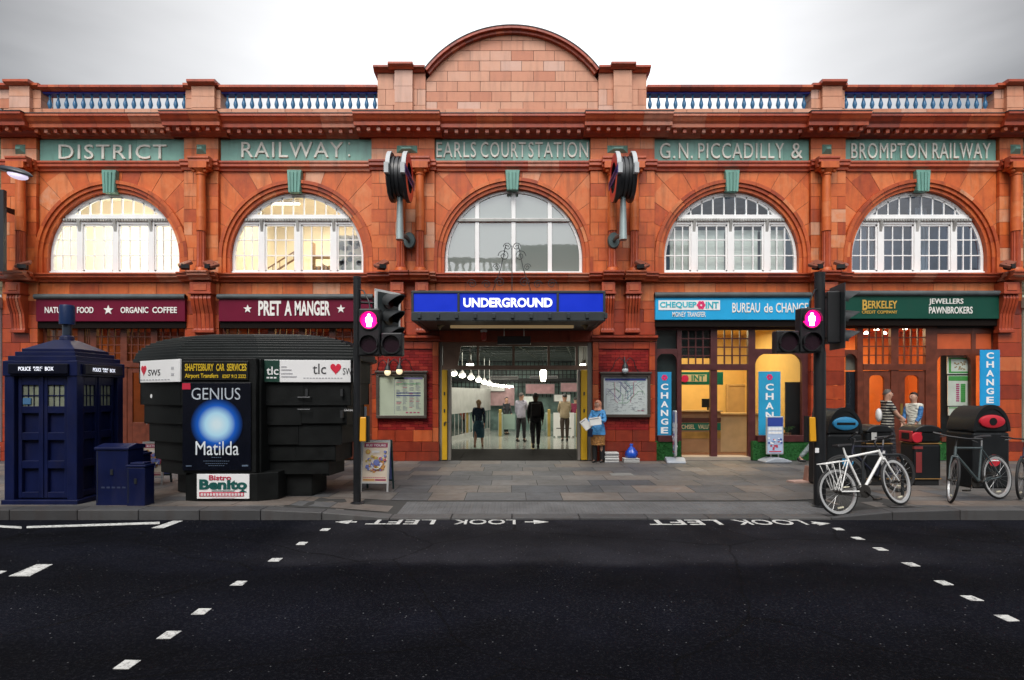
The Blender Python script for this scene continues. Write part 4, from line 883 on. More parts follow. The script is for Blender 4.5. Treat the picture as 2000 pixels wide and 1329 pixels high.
for k in range(11):
    y = 3.35+.97*k
    for s_ in (-1, 1):
        q.prism([(y, 3.85), (y, 3.9), (y+.76, 3.9), (y+.76, 3.85)], -3.6 if s_ < 0 else .2, .2 if s_ < 0 else 4.0, 'x')
        n = len(q.v)-8
        for i in range(n, n+8):
            v = q.v[i]; q.v[i] = (v[0], v[1], v[2]+1.0*(1-abs(v[0]-.2)/3.8))
q.obj('concourse_roof', IRON, ST)
q = MB(); a0, a1 = Vector((-2.5, 5.6, 0)), Vector((-1.05, 12.6, 0)); dv = (a1-a0).normalized(); nv_ = Vector((dv.y, -dv.x, 0))*.04
q.prism([tuple((a0+nv_)[:2]), tuple((a1+nv_)[:2]), tuple((a1-nv_)[:2]), tuple((a0-nv_)[:2])], 1.0, 2.0, 'z'); q.prism([tuple((a0+nv_*.5)[:2]), tuple((a1+nv_*.5)[:2]), tuple((a1-nv_*.5)[:2]), tuple((a0-nv_*.5)[:2])], .0, .16, 'z')
for k in range(15): p = a0+(a1-a0)*k/14; q.tube([(p.x, p.y, .1), (p.x, p.y, 1.02)], .018, 6)
tag(q.obj('partition_screen', mat('partition_grey', (.42,.43,.41), .5, var=.2)), 'long white partition on railings along the left of the concourse', 'partition')
# screen wall at the far end: glazing bars over pale glass, panels below
q = MB(); q.box(-3.6, 4.0, 13.35, 13.48, 0, 3.6); q.obj('screen_wall', mat('green_glass_wall', (.17, .27, .25), .3, var=.8, scale=1.9), ST)
q = MB()
for k in range(40): x = -3.6+.195*k; q.box(x-.018, x+.018, 13.25, 13.33, 1.6, 3.6)
for k in range(8): z = 2.1+.2*k; q.box(-3.6, 4.0, 13.27, 13.32, z-.015, z+.015)
q.box(-3.6, 4.0, 13.2, 13.34, 2.35, 2.5); q.obj('glazing_bar', IRON, ST)
for k, (px, py, w, h, col) in enumerate([(975,775,1.5,.9,(.42,.26,.27)),(962,758,1.2,.35,(.75,.75,.73)),(1055,760,1.4,.5,(.5,.28,.3)),(1115,757,1.0,.45,(.52,.3,.32)),(1030,783,.7,.45,(.7,.75,.72)),(930,768,.8,.3,(.75,.8,.78)),(1098,778,.8,.35,(.72,.72,.7)),(985,738,1.3,.16,(.05,.05,.05)),(1062,737,1.3,.12,(.03,.03,.04))]):
    y = 13.0-.12*k; q = MB(); q.box(-w/2, w/2, -.03, .03, -h/2, h/2)
    o = q.obj('advert_board', [mat('frame_grey', (.2,.2,.2), .5)], bevel=.01); o.location = (U(px,y), y, V(py,y))
    q = MB(); q.box(-w/2+.03, w/2-.03, -.04, -.028, -h/2+.03, h/2-.03); q.obj('panel_face', mat('panel_%d' % k, col, .5, var=.3, scale=4), o)
    tag(o, ['wide dull pink board low on the far concourse wall', 'long white board above the pink board on the far wall', 'dusty pink panel over the heads of the two men walking in', 'dusty pink panel above the man in the beige jacket', 'pale square panel behind the white shirted man', 'pale narrow sign beside the left concourse wall', 'small whitish board left of the beige jacket man', 'long black display hung high at left of the concourse', 'long black display hung high at the middle of the concourse'][k], 'panel')
# ticket barriers
GATEG = mat('gate_panel', (.35, .42, .38), .35, var=.1); GATEY = mat('gate_post_brass', (.5, .36, .1), .35, .4)
pxs = [912, 977, 1040, 1072, 1128]
for k, px in enumerate(pxs):
    y = 9.2; t = thing('ticket_gate', ['ticket gate nearest the left concourse wall', 'ticket gate with brass post right of the walking woman', 'ticket gate behind the man in the black suit', 'ticket gate with brass post just right of the suited man', 'ticket gate behind the beige jacket man'][k], 'ticket gate', (U(px,y), y, 0), 0, 'ticket gates across the concourse')
    q = MB(); q.box(-.09, .09, -.02, 1.3, 0, .95); q.obj('cabinet', GATEG, t, bevel=.03)
    q = MB(); q.box(-.06, .06, -.1, -.02, 0, 1.12); q.obj('post', GATEY, t, bevel=.02)
    q = MB(); q.box(.09, .62, .6, .63, .25, .9); q.obj('paddle', glass('gate_glass', (.7,.85,.78), 1.0, film=(.5,.62,.56,.45)), t)
q = MB(); q.box(-.42, .42, -.02, .02, .05, 1.0); q.box(-.3, .3, -.03, -.019, .35, .38, mi=1)
for s_ in (-.3, .3): q.box(s_-.03, s_+.03, -.2, .2, 0, .05)
o = q.obj('white_screen', [SIGNW, IRON]); o.location = (U(1101,8.6), 8.6, 0); tag(o, 'white standing screen left of the beige jacket man', 'screen')
# pendant lamps
def pendant(px, py, y, r, label, top=5.6):
    t = thing('pendant_lamp', label, 'lamp', (U(px,y), y, V(py,y)), 0, 'lit lamps hanging in the concourse')
    q = MB(); q.tube([(0,0,r*1.1), (0,0,top-V(py,y))], .012, 6); q.lathe([(r*.35, r*1.25), (r*.4, r*.9), (r*.95, r*.35), (r*.9, r*.3)], (0,0,0), 14); q.obj('lamp_shade', mat('lamp_shade_white', (.7,.7,.68), .4), t, smooth=40)
    q = MB(); q.ball((0,0,0), (r*.85, r*.85, r*.6), 14, 8); q.obj('bulb', mat('bulb_lit', (1,1,1), .4, emit=(1,.95,.8), est=9), t, smooth=60)
pendant(918, 714, 1.6, .13, 'large white pendant lamp hanging at left behind the transom', 4.3); pendant(1140, 714, 1.6, .13, 'large white pendant lamp hanging at right behind the transom', 4.3)
for k, (px, py) in enumerate([(886,730),(903,734),(920,738),(935,743),(946,747),(956,750)]): pendant(px, py, 4.6+1.25*k, .14, ['first globe lamp of the left row, next to the entrance edge', 'second globe lamp of the left row, half hidden above left wall', 'third globe lamp along the left row', 'fourth globe lamp along the left row', 'fifth globe lamp along the left row', 'last and smallest globe lamp of the left row'][k], 3.35)
for k in range(8):
    px_, y_ = 962+5.5*k, 11.3+.25*k; q = MB(); q.ball((0,0,0), .06, 10, 8); q.tube([(0,0,.05),(0,0,3.35-V(752+.6*k,y_))], .008, 5, mi=1); o = q.obj('small_globe_lamp', [mat('bulb_lit', (1,1,1), .4, emit=(1,.95,.8), est=9), IRON], smooth=60); o.location = (U(px_,y_), y_, V(752+.6*k,y_)); tag(o, 'small globe lamp in the far end of the left lamp row', 'lamp', 'small lamps at the far end of the row')
t = thing('hanging_lantern', 'long bright lantern hanging at the middle right of the concourse', 'lantern', (U(1061,5), 5, V(733,5))); q = MB(); q.lathe([(.07,-.22),(.1,-.1),(.12,.12),(.06,.2)], (0,0,0), 12); q.obj('glass_body', mat('lantern_lit', (1,1,1), .4, emit=(1,.9,.65), est=9), t, smooth=40); q = MB(); q.tube([(0,0,.2),(0,0,1.35)], .012, 6); q.lathe([(.13,.2),(.03,.28)], (0,0,0), 12); q.obj('lamp_cap', IRON, t)
lamp_area('concourse_light', (.2, 8.0, 3.25), (5, 7), 200, (1, .94, .8)); lamp_area('lobby_light', (.1, 2.3, 4.2), (3, 1), 5, (1, .9, .75))
# transom with glazing, gate frame, yellow gates
q = MB(); TR = mat('transom_wood', (.27, .17, .12), .4, var=.3)
q.box(U(862), U(1152), .08, .22, V(722), V(714)); q.box(U(862), U(1152), .1, .2, V(676), V(668))
for px in (885, 933, 1003, 1072, 1127): q.box(U(px)-.03, U(px)+.03, .11, .19, V(714), V(676))
q.prism([(U(864), V(676)), (U(900), V(676)), (U(893), V(714)), (U(864), V(714))], .12, .17, 'y')
tr = q.obj('transom', TR, ST); q = MB(); q.add([(U(862), .15, V(714)), (U(1152), .15, V(714)), (U(1152), .15, V(676)), (U(862), .15, V(676))], [(0,1,2,3)]); q.obj('pane', CLEAR, tr)
q = MB()
for a, b in ((857,863),(874,880),(1129,1134),(1148,1157)): q = MB(); q.box(U(a), U(b), .06, .3, 0, V(722) if a in (874,1129) else V(668)); q.obj('gate_frame', mat('grey_gate_frame', (.22, .2, .18), .5), ST)
YEL = mat('yellow_paint', (.62, .36, .01), .45, var=.12, grime=.2)
for a, b, l in ((863.5,873.5,'yellow folded entrance gate at the left side of the opening'),(1134.5,1146.5,'yellow folded entrance gate at the right side beside the newspaper seller')):
    t = thing('entrance_gate', l, 'gate', ((U(a)+U(b))/2, .0, .02)); w = (U(b)-U(a))/2
    q = MB(); q.box(-w, w, -.05, .25, 0, V(723)-.02); q.obj('gate_leaf', YEL, t, bevel=.01)
    q = MB()
    for z in (.9, 1.25, 1.7): q.box(-.018, .018, -.065, -.049, z, z+.09)
    q.tube([(.02,-.06,1.0),(.02,-.13,1.0),(.12,-.13,1.0)], .012); q.obj('gate_lock', IRON, t)
# ================================================================ entrance canopy and fixtures on the front
CY = -2.4
t = thing('entrance_canopy', 'dark steel entrance canopy with three blue panels over the station doorway', 'canopy')
x0, x1, zt, zm, zb = U(803,CY), U(1183,CY), V(568,CY), V(609,CY), V(627,CY)
q = MB(); q.box(x0, x1, CY, CY+.12, zt-.06, zt); q.box(x0, x1, CY, CY+.12, zb, zm); q.box(x0, x1, CY+.05, CY+.12, zm, zt-.06)
for px in (803.01, 893, 1087, 1178): q.box(U(px,CY), U(px+5,CY), CY+.002, CY+.05, zm, zt-.06)
q.box(x0, x0+.12, CY+.12, -.08, zb+.004, zt-.004); q.box(x1-.12, x1, CY+.12, -.08, zb+.004, zt-.004); q.box(x0+.12, x1-.12, CY+.12, -.08, zt-.10, zt-.01)
fr = q.obj('frame', mat('canopy_steel', (.014,.022,.025), .5, var=.25, grime=.2), t, bevel=.012)
q = MB(); k = 0
for px in [819+36.4*i for i in range(11)]: x = U(px,CY); q.prism([(CY+.001, zb+.05), (CY-.05, zb+.06), (CY-.05, zm-.06), (CY+.001, zm-.03)], x-.035, x+.035, 'x')
q.obj('bracket', mat('canopy_steel_dark', (.012,.02,.022), .5), t)
q = MB(); q.box(x0+.12, x1-.12, CY+.12, -.1, zb+.02, zb+.06); q.obj('soffit', mat('soffit_dark', (.03,.02,.015), .6), t)
BLUEP = mat('glowing_blue_enamel', (.004,.028,.42), .35, var=.1, spec=.25, emit=(.004,.02,.8), est=.16)  # panels emit a faint blue of their own
for a, b in ((808,893),(898,1087),(1092,1178)): q = MB(); q.box(U(a,CY), U(b,CY), CY+.025, CY+.045, zm, zt-.06); q.obj('blue_panel', BLUEP, t)
q = MB(); q.text('UNDERGROUND', U(905,CY), U(1079,CY), V(600.5,CY), V(582,CY), CY+.006, .018, .035); q.obj('lettering', mat('lit_white_letter', (.85,.85,.85), .4, emit=(1,1,1), est=.5), t)
q = MB(); y = -1.3; q.box(U(880,y), U(1120,y), y-.06, y+.06, V(641,y), V(633,y)); q.obj('light_trough', mat('trough_wood', (.5,.3,.13), .5, emit=(1,.7,.35), est=.12), t)
for px in (862, 1140):
    y = -1.35; q = MB(); x, z = U(px,y), V(634,y); s_ = 1 if px < 1000 else -1
    q.X = Matrix.Translation((x, y, z)) @ Matrix.Rotation(s_*math.radians(60), 4, 'Y'); q.lathe([(.05,.14),(.06,.1),(.06,-.02),(.1,-.1),(.095,-.1)], (0,0,0), 14); q.X = None
    q.tube([(x,y,z+.05),(x,y,zb+.05)], .015); q.obj('spotlight', mat('spot_brass', (.28,.2,.1), .4, .5), t, smooth=40)
# iron scrollwork standing on the canopy
q = MB()
def scroll(cx, cz, r, s_, turns=1.6, y=-1.2, a0=0):
    pts = [];
    for k in range(28):
        f = k/27; a = a0+s_*turns*2*PI*f; rr = r*(1-.85*f); pts.append((cx+rr*math.cos(a), y, cz+rr*math.sin(a)))
    q.tube(pts, .009, 5)
for s_ in (-1, 1):
    for px, py, r in ((24,552,.13),(50,556,.11),(78,555,.12),(16,500,.14),(9,482,.10),(30,522,.09)): scroll(U(1000+s_*px,-1.2), V(py,-1.2), r, s_, a0=(0 if s_ > 0 else PI))
    q.tube([(U(1000+s_*95,-1.2),-1.2,zt), (U(1000+s_*40,-1.2),-1.2,zt+.1), (U(1000+s_*22,-1.2),-1.2,V(525,-1.2)), (U(1000+s_*12,-1.2),-1.2,V(478,-1.2))], .011, 5)
q.tube([(U(1000,-1.2),-1.2,zt-.02), (U(1000,-1.2),-1.2,V(480,-1.2))], .012, 5); q.obj('scrollwork', IRON, t)
# hanging dark sign and red alarm lamp
y = -.7; t = thing('hanging_sign', 'unlit dark sign hanging on two rods under the canopy', 'sign', (U(1004,y), y, V(665,y)))
q = MB(); q.box(-.42,.42,-.06,.06,-.1,.1); q.obj('board', mat('unlit_display', (.02,.017,.02), .35), t, bevel=.01)
q = MB(); [q.tube([(s_*.25,0,.1),(s_*.25,0,.45)], .01, 6) for s_ in (-1,1)]; q.obj('rod', STEEL, t)
y = -.5; t = thing('alarm_lantern', 'small red and white alarm lantern under the canopy left of the hanging sign', 'alarm', (U(945,y), y, V(655,y)))
q = MB(); q.lathe([(.05,-.14),(.075,-.1),(.07,.05),(.04,.08)], (0,0,0), 12); q.obj('body', mat('red_alarm', (.4,.03,.015), .35), t, smooth=40); q = MB(); q.lathe([(.085,.08),(.085,.13),(.03,.16)], (0,0,0), 12); q.obj('cap', SIGNW, t)
# roundel drum signs on wall posts
RED = mat('enamel_red', (.55,.012,.02), .3)
DRUMM = mat('drum_metal', (.25,.26,.27), .32, .8, var=.3); DRUMB = mat('drum_black', (.02,.021,.024), .4)
def roundel(px, label, s_):
    y = -1.2; x, z = U(px,y), V(348,y); t = thing('roundel_sign', label, 'roundel sign', (x, y, z), 0, 'roundel drum signs either side of the arch'); t.scale = (.72, 1, 1)
    q = MB(); q.lathe([(.40,-.2),(.50,-.19),(.50,-.10),(.46,-.09),(.46,-.05),(.5,-.04),(.5,.04),(.46,.05),(.46,.09),(.5,.10),(.5,.19),(.4,.2)], (0,0,0), 40, 'x'); q.obj('drum', DRUMB, t, smooth=30)
    for d in (-1, 1):
        a, b = sorted((d*.2, d*.33)); q = MB(); q.lathe([(.40,a),(.57,a),(.585,a+.02),(.585,b-.02),(.575,b),(.40,b),(.40,a)], (0,0,0), 48, 'x'); ring = q.obj('ring', DRUMB, t, smooth=30)
        q = MB(); f = d*.332; q.lathe([(.36,f),(.565,f),(.565,f+d*.004),(.36,f+d*.004),(.36,f)], (0,0,0), 48, 'x'); q.obj('red_face', RED, ring)
        q = MB(); q.lathe([(.0,d*.22),(.4,d*.22)], (0,0,0), 32, 'x', caps=False); q.obj('inner_face', DRUMB, ring)
        q = MB(); q.box(min(d*.30,d*.345), max(d*.30,d*.345), -.66, .66, -.105, .105); br = q.obj('name_bar', mat('bar_blue', (.01,.03,.25), .35), ring)
        q = MB(); q.text('UNDERGROUND', -.58, .58, -.06, .06, 0, .004, .02); q.v = [((d*.349), d*v[0], v[2]) for v in q.v]; q.obj('lettering', SIGNW, ring)
        q = MB(); q.box(a-.005, b+.005, -.72, -.56, -.12, .12); q.arc(0, 0, .58, .61, math.radians(112), math.radians(176), a-.004, b+.004, 10)
        n0 = 8; q.v = q.v[:n0]+[(v[1], v[0], v[2]) for v in q.v[n0:]]; q.obj('bar_end_rim_sheen', mat('pale_grey', (.42,.44,.45), .5), ring)  # bar end block, plus a grey arc painting the sky's reflection on the rim
    q = MB(); zl = V(469,y)-z; q.lathe([(.135,zl),(.13,zl+.02),(.095,-.52),(.09,-.42)], (0,0,0), 20); q.obj('post', mat('post_green_grey', (.3,.37,.37), .4, .1), t, smooth=40)
    q = MB(); q.lathe([(.2,.82),(.22,.86),(.22,.9),(.18,.92)], (s_*.12,0,zl+.2), 28, 'y'); q.lathe([(.19,.80),(.21,.83)], (s_*.12,0,zl+.2), 28, 'y'); q.tube([(0,.05,zl+.15),(s_*.1,.5,zl+.2),(s_*.12,.9,zl+.2)], .06, 10); q.obj('wall_plate', mat('plate_green_grey', (.07,.10,.10), .4, .2), t, smooth=40)
roundel(781, 'double sided roundel drum sign left of the central arched window', 1); roundel(1217, 'double sided roundel drum sign right of the central arched window', -1)
# notice boards with lamps
def board(a, b, c, d, label, left):
    t = thing('notice_board', label, 'notice board', (U((a+b)/2), -.06, V((c+d)/2))); w, h = (U(b)-U(a))/2, (V(c)-V(d))/2; e_ = .075
    q = MB(); q.box(-w, w, -.1, 0, h-e_, h); q.box(-w, w, -.1, 0, -h, -h+e_); q.box(-w, -w+e_, -.1, 0, -h+e_, h-e_); q.box(w-e_, w, -.1, 0, -h+e_, h-e_); q.box(-w-.03, w+.03, -.14, .0, h, h+.05); q.obj('frame', mat('board_frame', (.055,.04,.032), .45), t, bevel=.01)
    q = MB(); q.box(-w+e_, w-e_, -.04, -.02, -h+e_, h-e_); sh = q.obj('sheet', mat('sheet_white' if not left else 'sheet_cream', (.72,.72,.74) if not left else (.62,.63,.5), .4, var=.1), t)
    q = MB(); W_, H_ = w-e_-.04, h-e_-.04
    def bar(x0, x1, z0, z1, mi): q.box(x0, x1, -.046, -.04, z0, z1, .5, mi)
    if left:
        sx = -W_*.35; bar(sx, W_, H_-.05, H_, 2); bar(sx, W_*.1, H_-.05, H_+.001, 3); bar(sx, sx+.01, -H_, H_, 0)
        for z, m in ((.62,3),(.12,1),(-.02,1)): bar(sx+.05, W_-.05, z*H_, z*H_+.022, m)
        for c_ in range(4):
            x = sx+.05+c_*.17
            for k in range(26):
                z = H_*.9-k*H_*.068
                if random.random() < .8: bar(x, x+random.uniform(.06,.14), z, z+.012, 0 if random.random() < .8 else 4)
        for k in range(4): bar(sx+.3+.1*k, sx+.36+.1*k, -H_+.02, -H_+.05, 4)
    else:
        bar(-W_, W_, H_-.06, H_, 1)
        for k in range(14):
            a0 = random.uniform(0, 2*PI); pts = []; x, z = random.uniform(-.5,.5)*W_, random.uniform(-.5,.4)*H_; d0 = random.choice((0, PI/4, PI/2, 3*PI/4))
            for j in range(9):
                pts.append((x, -.043, z)); x += math.cos(d0)*.11; z += math.sin(d0)*.11; d0 += random.choice((0,0,0,PI/4,-PI/4))
                x = max(-W_*.95, min(W_*.95, x)); z = max(-H_*.95, min(H_*.8, z))
            q.tube(pts, .006, 4, mi=(0,1,5,4,2,3)[k % 6])
        for k in range(220): x, z = random.uniform(-.93,.93)*W_, random.uniform(-.93,.78)*H_; bar(x, x+random.uniform(.02,.07), z, z+.008, 0)
        for k in range(2): bar(W_*.6+.1*k, W_*.6+.07+.1*k, -H_*.9, -H_*.86, 4)
    q.obj('printing', [mat('print_grey', (.35,.35,.4), .5), mat('print_blue', (.03,.04,.25), .5), mat('print_violet', (.3,.24,.5), .5), mat('print_green', (.25,.5,.3), .5), mat('print_red', (.55,.08,.2), .5), mat('print_teal', (.2,.5,.5), .5)], sh)
    q = MB(); q.add([(-w+e_,-.07,-h+e_),(w-e_,-.07,-h+e_),(w-e_,-.07,h-e_),(-w+e_,-.07,h-e_)], [(0,1,2,3)]); q.obj('pane', CLEAR, t)
    return t
board(737, 835, 729, 817, 'framed notice board of printed lists left of the station entrance', True)
board(1172, 1268, 731, 815, 'framed notice board with large pale map right of the station entrance', False)
def swan(px, py, label, lit):
    y = -.28; t = thing('bracket_lamp', label, 'lamp', (U(px,y), y, V(py,y)))
    q = MB()
    for s_ in (-1, 1): q.tube([(0,0,.1),(s_*.06,0,.22),(s_*.14,.03,.28),(s_*.24,.08,.2),(s_*.3,.14,.02),(s_*.38,.2,-.08),(s_*.48,.24,-.1)], .012, 6)
    q.tube([(0,0,.1),(0,.1,.3),(0,.24,.3)], .014, 6); q.obj('bracket', IRON, t)
    q = MB(); q.lathe([(.03,.14),(.07,.08),(.085,.01),(.075,0)], (0,0,0), 14); q.obj('lamp_holder', IRON, t, smooth=40)
    q = MB(); q.ball((0,0,-.05), .085, 14, 10); q.obj('globe', mat('globe_lit', (.8,.7,.4), .4, emit=(1,.8,.5), est=.6) if lit else mat('globe_grey', (.45,.5,.52), .25), t, smooth=60)
    return t
swan(780, 722, 'warm lit globe lamp on iron bracket above the list board', True)
o = swan(757, 724, 'dimmer warm globe lamp at the left corner above the list board', True); swan(1221, 720, 'grey unlit globe lamp on scrolled bracket above the map board', False)
# floodlights on the sill course
FL = []
for px, py, ang, l in [(46,523,20,'floodlight on the ledge at the far left end of the station front'),(362,522,25,'floodlight left of the column base between the first two arched windows'),(413,522,-25,'floodlight right of the column base between the first two arched windows'),(745,525,30,'floodlight on the ledge left of the twin columns by the second window'),(1254,523,-30,'floodlight on the ledge right of the twin columns by the bureau window'),(1594,522,25,'floodlight left of the column base above the right traffic signal'),(1642,521,-25,'floodlight right of the column base above the right traffic signal'),(1968,521,25,'floodlight on the ledge at the far right end of the station front')]:
    y = -.5; t = thing('floodlight', l, 'floodlight', (U(px,y), y, Z_SILL+.02), math.radians(ang), 'floodlights on the ledge')
    q = MB(); q.X = Matrix.Translation((0,0,.14)) @ Matrix.Rotation(math.radians(-ang), 4, 'Y') @ Matrix.Rotation(math.radians(25), 4, 'X'); q.box(-.17,.17,-.12,.12,-.03,.05); q.X = None; q.obj('housing', mat('flood_body', (.2,.06,.035), .45), t, bevel=.012)
    q = MB(); q.box(-.1,-.08,-.02,.02,0,.16); q.box(.08,.1,-.02,.02,0,.16); q.box(-.1,.1,-.03,.03,0,.012); q.X = Matrix.Translation((0,0,.07)); q.box(-.09,.09,-.14,.06,-.05,.05); q.X = None; q.obj('bracket', BLACKP, t)

# ================================================================ police box, cabinets, kiosk
PBLUE = mat('police_box_blue', (.0025,.0065,.044), .42, var=.3, grime=.15, spec=.3)
SB = lambda n, w=.002: n
yb = -6.6; d = DF+yb; bx = (-992*d/F-850*d/F)/2
t = thing('police_box', 'dark blue police telephone box with stepped roof and blue topped lamp', 'police box', (bx, yb+.563, .035)); hw = .563
q = MB(); q.box(-hw-.03, hw+.03, -hw-.03, hw+.03, -.05, .08)
for sx in (-1, 1):
    for sy in (-1, 1): q.cbox((sx*(hw-.075), sy*(hw-.075), 1.14), (.15, .15, 2.2))
q.box(-hw+.1, hw-.1, -hw+.11, hw-.11, .05, 2.2)
q.obj('body', PBLUE, t, bevel=.012)
q = MB()
for k, (s_, za, zb_) in enumerate(((hw+.015, 2.0, 2.235), (hw-.03, 2.235, 2.315), (hw-.09, 2.315, 2.385), (hw-.15, 2.385, 2.44))): q.box(-s_, s_, -s_, s_, za+.001*k, zb_)
s_ = hw-.17; q.add([(-s_,-s_,2.44),(s_,-s_,2.44),(s_,s_,2.44),(-s_,s_,2.44),(-.12,-.12,2.6),(.12,-.12,2.6),(.12,.12,2.6),(-.12,.12,2.6)], [(0,1,5,4),(1,2,6,5),(2,3,7,6),(3,0,4,7),(4,5,6,7)])
q.lathe([(.11,2.6),(.1,2.66),(.07,2.68)], (0,0,0), 14); q.obj('roof', PBLUE, t, bevel=.008)
q = MB(); q.lathe([(.068,2.68),(.068,2.72),(.068,2.86)], (0,0,0), 14); q.obj('lamp_glass', mat('lamp_glass_dim', (.02,.03,.05), .3), t, smooth=40)
q = MB(); q.lathe([(.112,2.86),(.112,2.87),(.112,3.15),(.1,3.18),(.0,3.19)], (0,0,0), 16); q.obj('lamp_cap', mat('lamp_cap_blue', (.005,.02,.075), .4, spec=.25), t, smooth=25)
for face in range(4):
    M4 = Matrix.Rotation(-PI/2*face if face else 0, 4, 'Z') if False else Matrix.Rotation(PI/2*face, 4, 'Z')
    q = MB(); q.X = M4; y = -hw+.05
    for dx in (-.20, .20):
        w = .185
        q.box(dx-w, dx-w+.055, y, y+.06, .1, 2.0); q.box(dx+w-.055, dx+w, y, y+.06, .1, 2.0)
        for z0, z1 in ((.1,.19),(.56,.68),(1.0,1.12),(1.42,1.53),(1.86,2.0)): q.box(dx-w+.055, dx+w-.055, y+.002, y+.058, z0, z1)
    q.box(-.015, .015, y-.015, y+.05, .1, 2.0); dr = q.obj('door', PBLUE, t, bevel=.006)
    q = MB(); q.X = M4
    for dx in (-.20, .20): q.box(dx-.13, dx+.13, y+.03, y+.045, 1.53, 1.86)
    q.obj('pane', mat('frosted_pane', (.2,.22,.165), .25, var=.35, scale=9), dr)
    q = MB(); q.X = M4
    for dx in (-.20, .20):
        for j in (1, 2): q.box(dx-.13+.26*j/3-.004, dx-.13+.26*j/3+.004, y+.015, y+.03, 1.53, 1.86)
        q.box(dx-.13, dx+.13, y+.016, y+.029, 1.69, 1.705)
    if face == 0: q.box(-.32, -.2, y+.01, y+.03, 1.56, 1.66, mi=1)
    q.obj('glazing_bar', [PBLUE, mat('plaque_blue', (.06,.16,.3), .4)], dr)
    q = MB(); q.X = M4; q.box(-.46, .46, -hw-.06, -hw+.05, 2.03, 2.19); sg = q.obj('sign_box', mat('sign_box_black', (.003,.004,.012), .4, spec=.2), t, bevel=.01)
    q = MB(); q.X = M4; y2 = -hw-.062
    q.text('POLICE', -.29, -.1, 2.08, 2.14, y2-.004, .004, .0); q.text('PUBLIC', -.06, .08, 2.114, 2.142, y2-.004, .004, .0); q.text('CALL', -.045, .06, 2.078, 2.106, y2-.004, .004, .0); q.text('BOX', .12, .25, 2.08, 2.14, y2-.004, .004, .0)
    q.obj('lettering', mat('lit_sign_letter', (.9,.9,.9), .4, emit=(.8,.85,1), est=.55), sg)
def street_box(name, label, cat, a, b, py, top, dep, d, lid):
    y = d-DF; x0, x1 = U(a,y), U(b,y); z0 = pz(x0, y); zt = V(top, y); t = thing(name, label, cat, ((x0+x1)/2, y+dep/2, z0)); w = (x1-x0)/2; h = zt-z0
    q = MB(); q.box(-w, w, -dep/2, dep/2, -.02, h-.09); q.obj('body', PBLUE, t, bevel=.012)
    q = MB()
    if lid: q.prism([(-dep/2-.02, h-.088), (dep/2+.02, h-.088), (dep/2+.02, h-.03), (.0, h), (-dep/2-.02, h-.05)], -w-.02, w+.02, 'x')
    else: q.box(-w-.012, w+.012, -dep/2-.012, dep/2+.012, h-.088, h-.05); q.box(-w+.03, w-.03, -dep/2+.03, dep/2-.03, h-.05, h-.02)
    q.obj('lid', PBLUE, t, bevel=.01)
    q = MB(); q.box(-.02, .02, -dep/2-.012, -dep/2, h*.5, h*.5+.08); q.box(-w+.02, -w+.03, -dep/2-.003, -dep/2, .04, h-.12); q.obj('latch', IRON, t); 
    if lid: q = MB(); [q.box(-.16+.08*k, -.11+.08*k, -dep/2-.004, -dep/2, .26, .285) for k in range(5)]; q.obj('stamped_mark', mat('blue_mark', (.03,.04,.09), .5), t)
street_box('utility_cabinet', 'waist high dark blue utility cabinet beside the police box', 'cabinet', 187, 250, 988, 868, .4, 9.3, True)
street_box('utility_cabinet', 'narrow low blue cabinet at the right end by the kiosk', 'cabinet', 247, 283, 990, 902, .25, 9.25, False)
street_box('utility_cabinet', 'slim blue cabinet standing behind the low narrow one', 'cabinet', 246, 281, 975, 879, .2, 9.85, False)

# --- the kiosk: stepped boards that draw in toward the ground
KW = mat('kiosk_board', (.0062,.0072,.0072), .5, var=.45, scale=5, bump=.25, grime=.0, spec=.22)
KR = mat('kiosk_roof', (.0085,.011,.011), .45, var=.35, scale=4, bump=.1, spec=.3)
kc = (-4.72, -5.2)
def P_(px, d): return ((px-CX)*d/F, d-DF)
KO = [P_(272,10.75), P_(352,10.05), P_(502,9.98), P_(688,10.12), P_(722,10.95), (-3.0,-3.9), (-4.2,-3.5), (-5.6,-3.6), (-6.5,-4.2)]
kroot = thing('news_kiosk', 'dark timber kiosk with stepped sides and domed ribbed roof', 'kiosk', (kc[0], kc[1], 0))
def ksc(sx, sy, jit=0): return [((p[0]-kc[0])*sx, (p[1]-kc[1])*sy) for p in KO]
tz = [2.33, 1.96, 1.585, 1.265, .93, .65, .41, .04]; tsx = [1, .985, .95, .90, .85, .79, .64]; tsy = [1, .985, .95, .9, .85, .80, .7]
for k in range(7):
    q = MB(); pts = ksc(tsx[k], tsy[k]); n = len(pts)
    for i in range(n):                # each facet is boarded with two or three overlapping boards
        a, b = Vector(pts[i]), Vector(pts[(i+1) % n]); L = (b-a).length; m = max(1, round(L/.85)); nrm = Vector((b.y-a.y, -(b.x-a.x))).normalized()
        for j in range(m):
            p0, p1 = a+(b-a)*j/m, a+(b-a)*(j+1)/m; o0 = random.uniform(0, .022); dz = random.uniform(-.022, .022) if k > 1 else 0
            f = [p0+nrm*o0, p1+nrm*o0, p1-nrm*.12, p0-nrm*.12]
            q.prism([(v.x, v.y) for v in f], tz[k+1]+dz-(.02 if k < 6 else 0), tz[k], 'z', random.random())
    q.obj('board_tier', KW, kroot, bevel=.006)
q = MB()
for k in range(7): q.prism(ksc(tsx[k]*.94, tsy[k]*.94), tz[k+1], tz[k]-.01, 'z')
q.obj('core', BLACKP, kroot)
q = MB(); m = 13
for k in range(m):
    f = k/m; a = f*PI/2*.93; s_ = 1.05*math.cos(a)**.62 if k else 1.06; z0 = 2.31+.47*math.sin(a); z1 = 2.31+.47*math.sin((k+1)/m*PI/2*.93)+.012
    q.prism(ksc(s_, s_*.98), z0, z1, 'z')
q.obj('roof', KR, kroot, bevel=.008)
